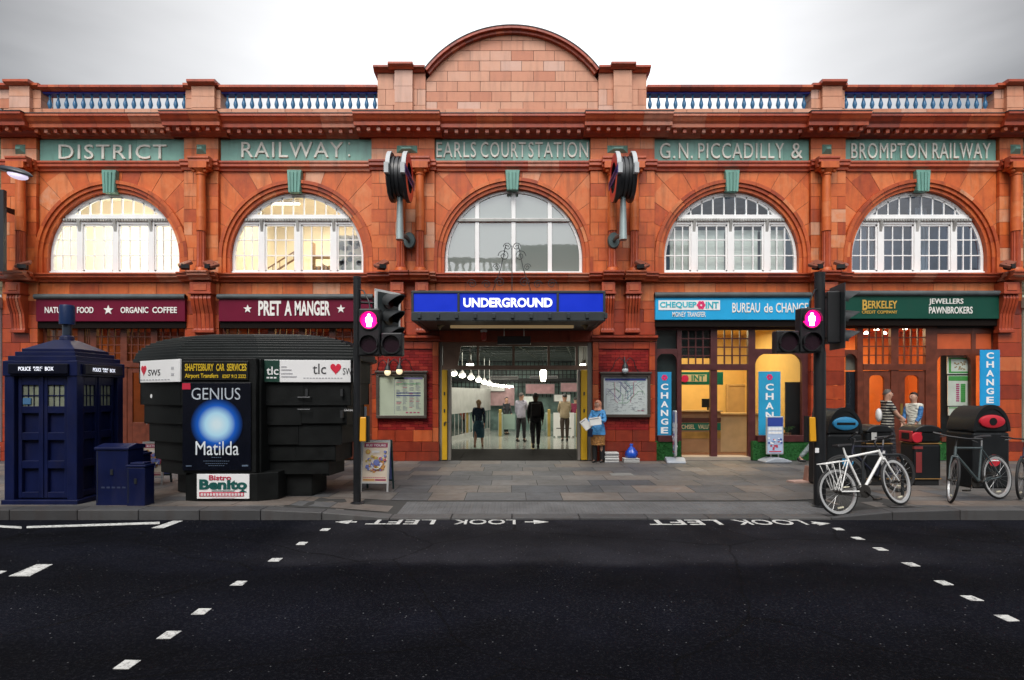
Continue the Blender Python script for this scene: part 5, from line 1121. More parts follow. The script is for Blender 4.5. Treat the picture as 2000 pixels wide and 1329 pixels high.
# poster bay at the front
yp = -6.3; X0, X1 = U(356,yp)-kc[0], U(500,yp)-kc[0]
q = MB(); q.box(X0, X1, yp-kc[1], -.5, V(924,yp), 2.33); q.box(X1, X1+.04, yp-kc[1]+.1, -.5, V(924,yp)-.1, 2.32); q.prism([(X0+.02, yp-kc[1]+.06), (X0+.22, yp-kc[1]+.0), (X1+.02, yp-kc[1]+.0), (X1+.28, yp-kc[1]+.2), (X1+.28, -.4), (X0+.02, -.4)], -.03, V(925,yp), 'z'); q.obj('poster_bay', KW, kroot, bevel=.01)
def on_y(name, label, cat, a, b, c, d, y, m, thick=.025):
    o = thing(name, label, cat, (U((a+b)/2,y), y, V((c+d)/2,y))); w, h = (U(b,y)-U(a,y))/2, (V(c,y)-V(d,y))/2
    q = MB(); q.box(-w, w, -thick, 0, -h, h); q.obj('board', m, o, bevel=.004)
    return o, (lambda px: U(px,y)-U((a+b)/2,y)), (lambda py: V(py,y)-V((c+d)/2,y))
y = yp-.004
o, ux, vz = on_y('advert_poster', 'tall dark theatre poster with glowing blue disc on the kiosk', 'poster', 358, 491, 748, 919, y, mat('poster_navy', (.002,.003,.008), .25, var=.2))
m = bpy.data.materials.new('blue_disc_print'); m.use_nodes = True; n = m.node_tree.nodes; l = m.node_tree.links; MATS['blue_disc'] = m
tc_ = n.new('ShaderNodeTexCoord'); vm = n.new('ShaderNodeVectorMath'); vm.operation = 'LENGTH'; rp = n.new('ShaderNodeValToRGB'); l.new(tc_.outputs['Object'], vm.inputs[0]); l.new(vm.outputs['Value'], rp.inputs[0])
el = rp.color_ramp.elements; el[0].position = .05; el[0].color = (.62,.78,.85,1); el[1].position = .42; el[1].color = (.002,.003,.009,1); x_ = el.new(.18); x_.color = (.4,.68,.85,1); x_ = el.new(.3); x_.color = (.01,.1,.5,1)
l.new(rp.outputs[0], n['Principled BSDF'].inputs['Base Color']); n['Principled BSDF'].inputs['Roughness'].default_value = .25
q = MB(); q.disc((0,0), .42, -.004, 0, 48); dsc = q.obj('printed_disc', m, o); dsc.location = (ux(425), -.026, vz(829))
q = MB(); q.text('GENIUS', ux(376), ux(471), vz(781), vz(758), -.032, .005, -.004); q.obj('lettering', mat('print_silver', (.45,.5,.55), .4), o)
q = MB(); q.text('Matilda', ux(384), ux(468), vz(889), vz(862), -.032, .005, .0)
for k, (z, w) in enumerate(((893,10),(900,26),(905,22),(909,16))):
    for j in range(int(w/2)): q.box(ux(425-w+4*j), ux(425-w+4*j+2.6), -.03, -.027, vz(z+1), vz(z), mi=1)
q.box(ux(365), ux(376), -.03, -.027, vz(911), vz(909), mi=1); q.box(ux(474), ux(486), -.03, -.027, vz(911), vz(908), mi=1)
q.obj('title_lettering', [mat('print_white', (.7,.75,.78), .4), mat('print_dim', (.1,.14,.2), .4)], o)
q = MB(); q.box(ux(358), ux(374), -.031, -.0265, vz(761), vz(749)); q.obj('red_tab', mat('tab_red', (.5,.02,.05), .4), o)
o, ux, vz = on_y('advert_sign', 'black car hire sign with yellow wording above the theatre poster', 'sign', 357, 486, 706, 743, y, mat('sign_black', (.006,.006,.005), .35))
q = MB(); q.text('SHAFTESBURY', ux(363), ux(419), vz(725), vz(711), -.032, .006, .02); q.text('CAR', ux(424), ux(440), vz(725), vz(711), -.032, .006, .02); q.text('SERVICES', ux(445), ux(483), vz(725), vz(711), -.032, .006, .02); q.text('Airport Transfers', ux(363), ux(428), vz(741), vz(730), -.032, .006, .014); q.text('0207 912 2222', ux(436), ux(482), vz(739), vz(732), -.032, .006, .014); q.obj('lettering', mat('print_yellow', (.62,.42,.02), .4), o)
y = yp-.006
o, ux, vz = on_y('advert_sign', 'white bistro sign with red and green lettering at the kiosk foot', 'sign', 386, 488, 926, 974, y, SIGNW)
q = MB(); q.text('Bistro', ux(410), ux(453), vz(938), vz(928), -.032, .006, .02); q.box(ux(391), ux(478), -.03, -.026, vz(969.5), vz(961)); q.obj('red_lettering', mat('print_bistro_red', (.5,.03,.07), .4), o)
q = MB(); q.text('Benito', ux(391), ux(484), vz(956), vz(936), -.034, .006, .045); q.prism([(ux(468), vz(961)), (ux(484), vz(961)), (ux(476), vz(956))], -.034, -.03, 'y'); q.box(ux(415), ux(460), -.03, -.026, vz(959.5), vz(958)); q.obj('green_lettering', mat('print_bistro_green', (.01,.09,.08), .4), o)
q = MB(); 
for k in range(14): q.box(ux(394+6*k), ux(394+6*k+4.4), -.034, -.0305, vz(968), vz(963)) 
q.box(ux(415), ux(460), -.03, -.026, vz(972.5), vz(971)); q.obj('small_printing', mat('print_pale', (.7,.6,.62), .4), o)
q = MB()
for px_, z_ in ((520, 1.78), (520, 1.42), (600, 1.78), (668, 1.78), (668, 1.42)):
    p_ = P_(px_, 10.06); q.box(p_[0]-kc[0]-.02, p_[0]-kc[0]+.02, p_[1]-kc[1]-.035, p_[1]-kc[1]+.1, z_-.06, z_+.06)
for z_ in (1.7, 1.5): p_ = P_(596, 10.06); q.tube([(p_[0]-kc[0]-.1, p_[1]-kc[1]-.01, z_), (p_[0]-kc[0]-.1, p_[1]-kc[1]-.06, z_), (p_[0]-kc[0]+.1, p_[1]-kc[1]-.06, z_), (p_[0]-kc[0]+.1, p_[1]-kc[1]-.01, z_)], .01, 6)
q.obj('shutter_fitting', mat('fitting_dull_steel', (.05,.052,.055), .45, .6), kroot)
q = MB(); p_ = P_(299, 10.43); q.X = Matrix.Translation((p_[0], p_[1]-.05, 1.72)) @ Matrix.Rotation(-.62, 4, 'Z'); q.disc((0,0), .035, -.004, 0, 12); q.X = None; tag(q.obj('round_sticker', SIGNW), 'small round white sticker on the left facet boards of the kiosk', 'sticker')
# estate agent boards follow the kiosk facets
def heart(mb, cx, cz, r, mi):
    pts = []
    for k in range(36):
        a = 2*PI*k/36; pts.append((cx+r*16*math.sin(a)**3/16, cz+r*(13*math.cos(a)-5*math.cos(2*a)-2*math.cos(3*a)-math.cos(4*a))/14))
    mb.prism(pts, -.034, -.028, 'y', .5, mi)
def facet_sign(label, A, B, px0, px1, parts):
    A, B = Vector(A), Vector(B)
    def hit(px): k = (px-CX)/F; s_ = (k*(A.y+DF)-A.x)/((B.x-A.x)-k*(B.y-A.y)); return A+(B-A)*s_
    p0, p1 = hit(px0), hit(px1); L = (p1-p0).length; c = (p0+p1)/2; rz = math.atan2(p1.y-p0.y, p1.x-p0.x); y = c.y
    nv = Vector((math.sin(rz), -math.cos(rz)))*.035
    z0, z1 = V(747, y), V(704, y); o = thing('advert_sign', label, 'sign', (c.x+nv.x, c.y+nv.y, (z0+z1)/2), rz); h = (z1-z0)/2
    q = MB(); q.box(-L/2, L/2, -.028, 0, -h, h); q.obj('board', SIGNW, o, bevel=.004)
    parts(o, lambda px: -L/2+L*(px-px0)/(px1-px0), lambda py: h-2*h*(py-704)/(747-704)); return o
HRED = mat('heart_red', (.6,.02,.05), .4); INK = mat('print_ink', (.05,.05,.055), .5); INKG = mat('print_light_grey', (.45,.45,.47), .5)
def pa_(o, ux, vz):
    q = MB(); heart(q, ux(289), vz(722), .085, 0); q.obj('heart', HRED, o)
    q = MB(); q.text('SW5', ux(298), ux(322), vz(734), vz(722), -.034, .006, .0); q.box(ux(279.5), ux(281), -.034, -.028, vz(738), vz(728)); q.obj('lettering', INK, o)
    q = MB(); [q.box(ux(282+6*k), ux(286+6*k), -.033, -.028, vz(743), vz(741)) for k in range(10)]; [q.box(ux(343), ux(348), -.033, -.028, vz(z+5), vz(z)) for z in (718, 730)]; q.obj('small_printing', INKG, o)
facet_sign('short white board with red heart on the left facet of the kiosk', KO[0], KO[1], 281, 359, pa_)
def pb_(o, ux, vz):
    q = MB(); q.box(ux(511), ux(548), -.033, -.0285, vz(746.5), vz(704.5)); q.obj('green_tab', mat('tab_green', (.008,.045,.03), .4), o)
    q = MB(); q.text('tlc', ux(523), ux(546), vz(733), vz(717), -.04, .006, .012); [q.box(ux(523+7*k), ux(528+7*k), -.037, -.033, vz(740), vz(737)) for k in range(3)]; q.obj('tab_lettering', SIGNW, o)
    q = MB(); q.text('tlc', ux(612), ux(638), vz(731), vz(711), -.034, .006, .0); q.text('SW5', ux(671), ux(694), vz(732), vz(719), -.034, .006, .0); q.obj('lettering', INK, o)
    q = MB(); heart(q, ux(657), vz(720), .088, 0); q.obj('heart', HRED, o)
    q = MB()
    for z, w in ((716,10),(722,20),(729,22),(735,30)): q.box(ux(551), ux(551+w), -.033, -.028, vz(z+2.4), vz(z))
    [q.box(ux(594+6*k), ux(598+6*k), -.033, -.028, vz(740), vz(738)) for k in range(13)]; q.obj('small_printing', INKG, o)
facet_sign('long white board with red heart and dark green end on the kiosk right facet', KO[2], KO[3], 510, 686, pb_)
q = MB(); q.X = Matrix.Translation((U(672,-5.95)-0, -5.95, V(803,-5.95))); 
for k in range(5): q.tube([(.03*k,0,0),(.03*k+.012,0,.03),(.03*k+.02,0,-.005)], .006, 4)
q.X = None; tag(q.obj('white_tag', mat('paint_tag', (.6,.6,.6), .5)), 'small white scrawled tag low on the right facet boards', 'graffiti')

# ================================================================ traffic signals
SIGB = mat('signal_black', (.008,.009,.0105), .45, var=.3); LENSD = mat('dark_lens', (.02,.008,.014), .25); POLEM = mat('pole_black', (.008,.009,.011), .4, var=.3)
PINK = mat('lit_pink_lens', (.5,.0,.2), .4, emit=(1,.004,.2), est=1.0); MAN = mat('lit_man', (1,1,1), .4, emit=(1,.55,.8), est=7)
def head_box(name, par, x0, x1, z0, z1, y, aspects, dep=.2):
    q = MB(); q.box(x0, x1, y, y+dep, z0, z1); h = q.obj(name, SIGB, par, bevel=.025, bseg=3); n = len(aspects)
    for k, (lit,) in enumerate(aspects):
        c = ((x0+x1)/2, z1-(k+.5)*(z1-z0)/n); r = (x1-x0)*.40
        q = MB(); q.disc(c, r, y-.012, y+.004, 28); q.obj('lens', PINK if lit else LENSD, h)
        q = MB(); q.arc(c[0], c[1], r, r+.014, math.radians(-15), math.radians(195), y-.075, y+.002, 20); q.obj('visor', SIGB, h)
        q = MB(); q.arc(c[0], c[1], r-.001, r+.02, math.radians(205), math.radians(335), y-.025, y+.002, 12); q.obj('bezel', SIGB, h)
        if lit:
            pl = bpy.data.lights.new('signal_light', 'POINT'); pl.energy = 1.6; pl.shadow_soft_size = .05; pl.color = (1, .02, .3); po = bpy.data.objects.new('signal_light', pl); COL.objects.link(po); po.parent = h; po.location = (c[0], y-.085, c[1])
            q = MB(); X_, Z_ = c; q.disc((X_, Z_+.075), .024, y-.018, y-.012, 14); q.prism([(X_-.052,Z_+.03),(X_-.03,Z_+.055),(X_+.03,Z_+.055),(X_+.052,Z_+.03),(X_+.05,Z_-.03),(X_+.035,Z_-.04),(X_+.034,Z_-.105),(X_-.034,Z_-.105),(X_-.035,Z_-.04),(X_-.05,Z_-.03)], y-.018, y-.012, 'y'); q.obj('lit_figure', MAN, h)
    return h
def vehicle_head(par, x, y, z0, z1, ang, white):
    M4 = Matrix.Translation((x, y, 0)) @ Matrix.Rotation(ang, 4, 'Z')
    q = MB(); q.X = M4; q.box(-.15, .15, 0, .2, z0+.06, z1-.06); h = q.obj('vehicle_head', SIGB, par, bevel=.02)
    q = MB(); q.X = M4; q.box(-.29, .29, -.012, .0, z0-.03, z1+.05); q.obj('backing_board', mat('board_black', (.03,.04,.042), .45), h)
    q = MB(); q.X = M4; b = .05
    for a0, a1, c0, c1 in ((-.29,.29,z1+.015,z1+.052),(-.29,.29,z0-.032,z0+.005),(-.292,-.245,z0+.005,z1+.015),(.245,.292,z0+.005,z1+.015)): q.box(a0, a1, -.016, -.012 if not white else .006, c0, c1)
    if white: q.obj('white_border', mat('border_white', (.75,.77,.76), .4), h)
    for k in range(3):
        zc_ = z1-(k+.5)*(z1-z0)/3; q = MB(); q.X = M4; q.disc((0, zc_), .11, -.03, -.01, 24); q.obj('lens', mat('lens_%s' % ('red','amber','green')[k], ((.06,.004,.004),(.06,.03,.002),(.003,.04,.02))[k], .25), h)
        q = MB(); q.X = M4; m = 16; vs = []; fs = []      # hood cut away toward the front and below
        for i in range(m+1):
            a = math.radians(-20)+math.radians(220)*i/m; L = .12+.22*max(0, math.sin(a)) if True else .3
            for rr in (.125, .138): vs += [(rr*math.cos(a), -.01, zc_+rr*math.sin(a)), (rr*math.cos(a)*.95, -.01-L, zc_+rr*math.sin(a)*.95-.03)]
        for i in range(m):
            o0, o1 = 4*i, 4*(i+1); fs += [(o0,o0+1,o1+1,o1),(o0+2,o1+2,o1+3,o0+3),(o0+1,o0+3,o1+3,o1+1)]
        fs += [(0,2,3,1),(4*m,4*m+1,4*m+3,4*m+2)]
        q.add(vs, fs); q.obj('visor', mat('visor_grey', (.026,.029,.031), .5, var=.3), h, smooth=40)
    return h
def signal(label, px, pyb, yy, ptop, r, ped, single, veh, btn, thick):
    x = U(px, yy); z0 = pz(x, yy)-.02; t = thing('traffic_signal', label, 'traffic signal', (x, yy, z0))
    L = lambda p: U(p, yy)-x; Z = lambda p: V(p, yy)-z0
    q = MB(); q.lathe([(r*1.0, 0), (r, Z(ptop))], (0,0,0), 18); q.lathe([(.0,Z(ptop)+.012),(r+.004,Z(ptop)),(r+.004,Z(ptop)-.04)], (0,0,0), 18)
    if thick: q.lathe([(thick, 0), (thick, Z(690)), (r+.002, Z(680))], (0,0,0), 18)
    q.lathe([(r+.05, .0), (r+.05, .03), (r+.01, .05)], (0,0,0), 18); q.obj('pole', POLEM, t, smooth=40)
    head_box('pedestrian_head', t, L(ped[0]), L(ped[1]), Z(ped[3]), Z(ped[2]), -.2, [(True,), (False,)])
    head_box('wait_head', t, L(single[0]), L(single[1]), Z(single[3]), Z(single[2]), -.19, [(False,)])
    q = MB(); s_ = 1 if ped[0] > px else -1; xm = L((ped[0]+ped[1])/2)
    q.tube([(0,0,Z(ped[2])-.1),(xm, -.05, Z(ped[2])-.1)], .02, 8); q.tube([(0,0,Z(ped[3])+.06),(L(single[1] if s_ > 0 else single[0])-s_*.1, -.05, Z(ped[3])+.06)], .02, 8)
    q.tube([(0,0,Z(ped[2])-.0+.35),(xm*.5,-.06,Z(ped[2])+.3),(xm*.9,-.1,Z(ped[2])+.12),(xm,-.12,Z(ped[2])-.02)], .012, 6); q.lathe([(.02,Z(ped[2])+.03),(.028,Z(ped[2])),(.02,Z(ped[2])-.01)], (xm,-.1,0), 8); q.obj('bracket', SIGB, t)
    vehicle_head(t, L(veh[0]), veh[4], Z(veh[2]), Z(veh[1]), veh[3], veh[5])
    q = MB(); q.tube([(0,0,Z(veh[1])-.15),(L(veh[0]),veh[4]+.05,Z(veh[1])-.15)], .02, 8); q.tube([(0,0,Z(veh[2])+.15),(L(veh[0]),veh[4]+.05,Z(veh[2])+.15)], .02, 8); q.obj('arm', SIGB, t)
    q = MB(); a, b = L(btn[0]), L(btn[1]); q.prism([(-.1,Z(862)),(.06,Z(862)),(.06,Z(815)),(-.07,Z(815))], a, b, 'x'); bb = q.obj('button_box', mat('signal_yellow', (.66,.31,.01), .4, var=.08), t, bevel=.012)
    q = MB(); q.box(b-.005 if s_ > 0 else a-.03, b+.03 if s_ > 0 else a+.005, -.06, .06, Z(864), Z(813)); q.obj('back_plate', BLACKP, bb)
    return t
signal('black traffic signal with lit pink figure beside the dark kiosk', 697.5, 982, -6.2, 541, .06, (706,747,606,697), (749,790,652,697), (754,573,668,math.radians(58),.12,True), (705,717), 0)
t = signal('black traffic signal with lit pink figure beside the white bicycle', 1601, 991, -6.25, 533, .078, (1552,1594,605,691), (1507,1551,648,691), (1641,562,678,math.radians(84),.1,False), (1577,1589), .092)
q = MB(); q.box(-.12,-.06,-.096,-.09,V(880,-6.25)+.04,V(872,-6.25)+.05); q.obj('sticker', SIGNW, t)
# ================================================================ boards, banners, bins
AL = mat('aluminium_frame', (.6,.6,.6), .35, .6, var=.1)
POSTER = [mat('tour_maroon', (.33,.05,.11), .45), mat('tour_cream', (.68,.58,.46), .5, var=.15), mat('tour_blue', (.16,.2,.5), .5), mat('tour_red', (.5,.09,.14), .5), mat('tour_yellow', (.6,.45,.12), .5), mat('tour_white', (.72,.7,.7), .5), mat('tour_orange', (.55,.26,.07), .5)]
def tour_art(q, w, h, y):
    q.box(-w, w, y, y+.01, -h, h, mi=1); q.box(-w+.015, w-.015, y-.004, y, h*.72, h-.02, mi=0); q.text('BUS TOURS', -w+.05, w-.05, h*.77, h*.88, y-.008, .004, .02, mi=5)
    q.disc((-w*.62, h*.5), w*.2, y-.005, y-.001, 20, mi=6); q.disc((-w*.62, h*.5), w*.13, y-.008, y-.004, 20, mi=4); q.box(-w*.3, w*.3, y-.005, y-.001, h*.45, h*.56, mi=5)
    for k in range(60):
        a = random.uniform(0, 2*PI); r = random.random()**.5; x, z = r*math.cos(a)*w*.75, -h*.08+r*math.sin(a)*h*.4; s_ = random.uniform(.015, .05); yy = y-.004-.0004*k
        q.prism([(x-s_, z-s_*random.random()), (x+s_*random.random(), z-s_), (x+s_, z+s_*random.random()), (x-s_*random.random(), z+s_)], yy, y, 'y', mi=random.choice((2,2,3,4,5,6)))
    q.arc(.03, -h*.1, w*.36, w*.44, PI*1.1, PI*1.95, y-.035, y, 12, mi=5); q.disc((w*.12, -h*.04), w*.24, y-.034, y, 20, mi=2)
    for k in range(3): q.disc((w*.78, h*(.5-.2*k)), w*.1, y-.032, y, 14, mi=2 if k < 2 else 3)
    q.box(-w+.02, 0, y-.006, y, -h+.02, -h*.86, mi=6); q.box(.01, w-.02, y-.006, y, -h+.02, -h*.86, mi=0)
    for k in range(12): q.box(-w*.9+w*.15*k, -w*.9+w*.15*k+w*.11, y-.006, y, -h*.8, -h*.77, mi=3)
def aboard(label, px, pyb, w, h, legs, lean, rz):
    y = YG(pyb, 0); x = U(px, y); t = thing('pavement_sign', label, 'pavement sign', (x, y, pz(x, y)), rz)
    for s_ in (1, -1):
        M4 = Matrix.Translation((0, .0, 0)) @ Matrix.Rotation(math.radians(0 if s_ > 0 else 180), 4, 'Z') @ Matrix.Translation((0,-.22,0)) @ Matrix.Rotation(-lean, 4, 'X')
        q = MB(); q.X = M4; zc = legs+h/2
        q.box(-w/2, -w/2+.03, 0, .03, 0, legs+h); q.box(w/2-.03, w/2, 0, .03, 0, legs+h); q.box(-w/2+.03, w/2-.03, .001, .029, legs+h-.03, legs+h); q.box(-w/2+.03, w/2-.03, .001, .029, legs, legs+.03)
        f = q.obj('frame', AL if s_ > 0 else mat('dark_green_frame', (.02,.05,.05), .5), t)
        q = MB()
        if s_ > 0: tour_art(q, w/2-.03, h/2-.03, 0)
        else: q.box(-w/2+.03, w/2-.03, 0, .01, -h/2+.03, h/2-.03, mi=2)
        q.v = [tuple(M4 @ Vector((v[0], v[1]+.012, v[2]+zc))) for v in q.v]; q.obj('poster_sheet', POSTER, f)
    return t
aboard('folding bus tours board standing right of the left traffic signal', 737, 957, .52, .78, .15, math.radians(9), math.radians(-4))
aboard('folding tours board half hidden between the blue cabinets and the kiosk', 305, 945, .42, .70, .14, math.radians(9), math.radians(6))
q = MB(); q.box(-.02, .02, -.35, .35, 0, 1.5); o = q.obj('blue_screen', mat('screen_blue_grey', (.13,.2,.27), .5)); o.location = (U(706,-4.1), -4.1, 0); tag(o, 'blue grey upright panel edge behind the left traffic signal pole', 'panel')
# hanging change banners and window signs
def banner(label, a, b, c, d, y, col, z_top, z_bot, word='CHANGE', emblem=True):
    o, ux, vz = on_y('change_banner', label, 'banner', a, b, c, d, y, mat('banner_%s' % ('%02d%02d' % (int(col[1]*99), int(col[2]*99))), col, .4, var=.12), .02)
    n = len(word); st = (z_bot-z_top)/n; m = (a+b)/2; hw_ = min((b-a)*.27, st*.42); q = MB()
    for k, ch in enumerate(word): q.text(ch, ux(m-hw_), ux(m+hw_), vz(z_top+st*k+st*.82), vz(z_top+st*k+st*.1), -.026, .006, .03)
    q.obj('lettering', SIGNW, o)
    if emblem:
        q = MB(); X_, Z_ = ux(m), vz(c+11)
        for k in range(6): q.disc((X_+.05*math.cos(k*PI/3), Z_+.05*math.sin(k*PI/3)), .034, -.026, -.02, 10)
        q.obj('flower_emblem', mat('pink_red', (.75,.03,.16), .4), o)
    return o
banner('blue vertical exchange banner in the left bureau window', 1284, 1311, 727, 853, .17, (.02,.25,.48), 748, 850); banner('blue vertical exchange banner in the right bureau window', 1481, 1524, 726, 850, .17, (.02,.3,.52), 748, 858)
banner('bright blue vertical sign by the door of the jewellers', 1913, 1952, 684, 793, -.12, (.01,.3,.62), 687, 791, emblem=False)
for l, a, b, c, d, k in (('white and green framed price card, upper one in the jewellers window', 1849, 1903, 697, 731, 0), ('tall white and green price list in the jewellers window', 1850, 1897, 734, 793, 1), ('low white notice under the price list in the jewellers window', 1851, 1896, 795, 812, 2)):
    o, ux, vz = on_y('window_card', l, 'window card', a, b, c, d, .3, mat('card_white', (.75,.76,.7), .45)); q = MB(); 
    if k == 0: 
        for e0, e1, e2, e3 in ((a+3,b-3,c+2,c+5),(a+3,b-3,d-5,d-2),(a+3,a+7,c+5,d-5),(b-7,b-3,c+5,d-5)): q.box(ux(e0), ux(e1), -.03, -.024, vz(e3), vz(e2))
        for j in range(22): xx, zz = random.uniform(a+12, b-20), random.uniform(c+9, d-10); q.box(ux(xx), ux(xx+2.5), -.03-.0003*j, -.024, vz(zz+2), vz(zz), mi=1)
    else:
        q.box(ux(a+1), ux(b-1), -.03, -.024, vz(c+(10 if k == 1 else 3)), vz(c+1))
        for j in range(9 if k == 1 else 2): zz = c+16+4*j if k == 1 else c+6+4*j; q.box(ux(a+16), ux(a+22), -.03, -.024, vz(zz+2.6), vz(zz), mi=2); q.box(ux(a+25), ux(a+34), -.03, -.024, vz(zz+3.6), vz(zz))
    q.obj('printing', [mat('print_leaf_green', (.08,.36,.08), .5), mat('print_tan', (.4,.25,.12), .5), mat('print_magenta', (.5,.05,.2), .5)], o)
# inside the bureau
y = 2.2; o, ux, vz = on_y('header_sign', 'green header sign over the bureau counter with cream wording', 'sign', 1296, 1412, 727, 752, y, mat('header_green', (.005,.16,.11), .4))
q = MB(); q.box(ux(1318), ux(1380), -.03, -.024, vz(746), vz(732)); q.text('CHEQUEPO', ux(1298), ux(1344), vz(745), vz(733), -.034, .004, .03, mi=1); q.text('INT', ux(1350), ux(1376), vz(745), vz(733), -.034, .004, .03, mi=1); q.disc((ux(1337), vz(740)), .11, -.05, -.03, 18, mi=2); q.obj('lettering', [mat('plaque_cream', (.7,.62,.4), .5), mat('header_letter', (.02,.25,.18), .5), mat('pink_red', (.75,.03,.16), .4)], o)
t = thing('bureau_counter', 'cashier counter with brown front under the green header sign', 'counter', (U(1345,2.0), 2.0, 0.02)); w = .95
q = MB(); q.box(-w, w, 0, .1, 0, V(806,2)); q.obj('front', mat('counter_front', (.35,.2,.1), .5), t); q = MB(); q.box(-w-.03, w+.03, -.1, .4, V(806,2), V(803,2)); q.obj('worktop', mat('counter_top', (.55,.38,.18), .4), t)
q = MB(); q.box(-w, w, -.012, 0, V(842,2), V(828,2)); s_ = q.obj('green_strip', mat('header_green', (.005,.16,.11), .4), t)
q = MB(); q.text('WECHSEL', U(1316,2)-U(1345,2), U(1357,2)-U(1345,2), V(839.5,2), V(831,2), -.018, .006, .02); q.text('VALUTA', U(1363,2)-U(1345,2), U(1394,2)-U(1345,2), V(839.5,2), V(831,2), -.018, .006, .02); q.obj('lettering', mat('plaque_cream', (.7,.62,.4), .5), s_)
q = MB(); q.box(-w, w, -.01, 0, V(858,2), V(845,2)); q.obj('gold_panel', mat('gold_panel', (.5,.3,.08), .35, .3, var=.4), t); q = MB(); q.box(-w, w, -.02, .0, V(826,2), V(818,2)); q.obj('brown_strip', mat('brown_strip', (.1,.03,.02), .5), t)
q = MB(); q.box(-.19,.19,-.02,.02,.1,.36); q.box(-.03,.03,0,.03,0,.12); q.box(-.1,.1,-.06,.08,0,.015); o = q.obj('computer_monitor', mat('monitor_black', (.01,.01,.012), .35), bevel=.008); o.location = (U(1383,2.2), 2.2, V(803,2)); tag(o, 'black computer monitor on the bureau counter', 'monitor')
y = 3.2; t = thing('side_counter', 'cream side counter along the right of the bureau', 'counter', (U(1436,2.2), 2.2, .02)); q = MB(); q.box(-.55, .7, 0, .5, 0, V(812,2)); q.obj('front', mat('cream_panel', (.62,.45,.25), .5), t); q = MB(); q.box(-.6,.75,-.08,.55,V(812,2),V(809,2)); q.obj('worktop', mat('counter_top', (.55,.38,.18), .4), t)
t = thing('inner_door', 'pale inner door on the back wall of the bureau', 'door', (U(1446,4.5), 4.5, .02)); q = MB(); q.box(-.4,.4,-.03,.05,0,2.0); q.box(-.48,-.4,-.06,.05,0,2.06); q.box(.4,.48,-.06,.05,0,2.06); q.box(-.4,.4,-.06,.05,2.0,2.06); q.obj('leaf', mat('door_beige', (.5,.34,.16), .5), t, bevel=.01); q = MB(); q.ball((-.33,-.07,.95), .03, 10, 8); q.obj('knob', STEEL, t)
for k, (px, l) in enumerate(((1540, 'left one of two small framed pictures on the bureau wall'), (1557, 'right one of two small framed pictures on the bureau wall'))):
    y = 4.4; o = thing('wall_picture', l, 'picture', (U(px,y), y, V(725,y))); q = MB(); q.box(-.1,.1,-.03,0,-.2,.2); q.obj('frame', WOOD, o); q = MB(); q.box(-.08,.08,-.035,-.03,-.18,.18); q.obj('print', mat('picture_tan', (.3,.2,.12), .5, var=.5, scale=12), o)
t = thing('dark_screen', 'black display board in the right bureau window', 'display board', (U(1553,.55), .55, .02)); q = MB(); q.box(-.27,.27,-.02,.03,.55,V(748,.55)); q.obj('panel', mat('board_dark', (.012,.012,.014), .35), t); q = MB(); [q.box(s_-.02, s_+.02, -.02, .02, 0, .55) for s_ in (-.2,.2)]; q.obj('leg', IRON, t)
t = thing('potted_palm', 'small potted palm low in the right bureau window', 'plant', (U(1538,.36), .36, .55)); q = MB(); q.lathe([(.07,0),(.1,.16),(.09,.16)], (0,0,0), 12); q.obj('pot', mat('pot_brown', (.1,.05,.03), .6), t); q = MB()
for k in range(16):
    a = 2*PI*k/16+random.random(); L = random.uniform(.2,.36); p = []
    for i in range(6): f = i/5; p.append(Vector((math.cos(a)*L*f*.6, math.sin(a)*L*f*.22, .16+L*(1.3*f-.9*f*f))))
    for i in range(5): w = .014; q.add([p[i]-Vector((0,0,w)), p[i]+Vector((0,0,w)), p[i+1]+Vector((0,0,w*.8)), p[i+1]-Vector((0,0,w*.8))], [(0,1,2,3)])
q.obj('frond', mat('palm_leaf', (.03,.07,.02), .5, var=.4), t)
# swivel signs on water bases
def stand(label, px, pyb, w, h, z0, rz, edge):
    y = -.36; t = thing('forecourt_sign', label, 'forecourt sign', (U(px,y), y, 0), rz)
    q = MB(); q.prism([(-.36,0),(.36,0),(.34,.05),(.12,.12),(-.12,.12),(-.34,.05)], -.24, .24, 'y'); q.obj('base', mat('base_grey', (.3,.33,.37), .55, grime=.2), t, bevel=.025)
    q = MB(); q.tube([(-.1,0,.1),(-.1,0,z0)], .018); q.tube([(.1,0,.1),(.1,0,z0)], .018); q.obj('stem', STEEL, t)
    q = MB(); q.box(-w/2, w/2, -.025, .025, z0, z0+h); f = q.obj('panel_frame', AL, t, bevel=.015)
    q = MB(); W_ = w/2-.03
    for s_ in (-1, 1):
        y_ = s_*.026; a, b = sorted((y_, y_+s_*.004)); q.box(-W_, W_, a, b, z0+.03, z0+h-.03, mi=0)
        c0, c1 = sorted((y_, y_+s_*.009)); q.box(-W_, W_, c0, c1, z0+h*.74, z0+h-.03, mi=1)
        for k in range(4): x = -W_+.02+(2*W_-.04)*k/4; q.box(x, x+W_*.42, c0-.002, c1+.002, z0+h*.63, z0+h*.71, mi=2); q.box(x, x+W_*.42, c0-.002, c1+.002, z0+h*.54, z0+h*.6, mi=2)
        for k in range(26): x, z = random.uniform(-W_, W_-.05), z0+random.uniform(.1,.46)*h; q.box(x, x+.05, c0-.0003*k, c1+.0003*k, z, z+.04, mi=random.choice((1,3,3,4,2)))
        q.box(-W_*.8, W_*.8, c0, c1, z0+h*.06, z0+h*.09, mi=3)
    q.obj('sheet', [mat('phone_sheet', (.4,.5,.68), .4), mat('phone_blue', (.03,.06,.3), .4), SIGNW, mat('phone_red', (.5,.06,.1), .4), mat('phone_sky', (.3,.45,.7), .4)], f)
    return t
stand('swivel pavement sign of blue adverts in front of the right bureau window', 1513, 899, .46, .98, .2, math.radians(3), 0)
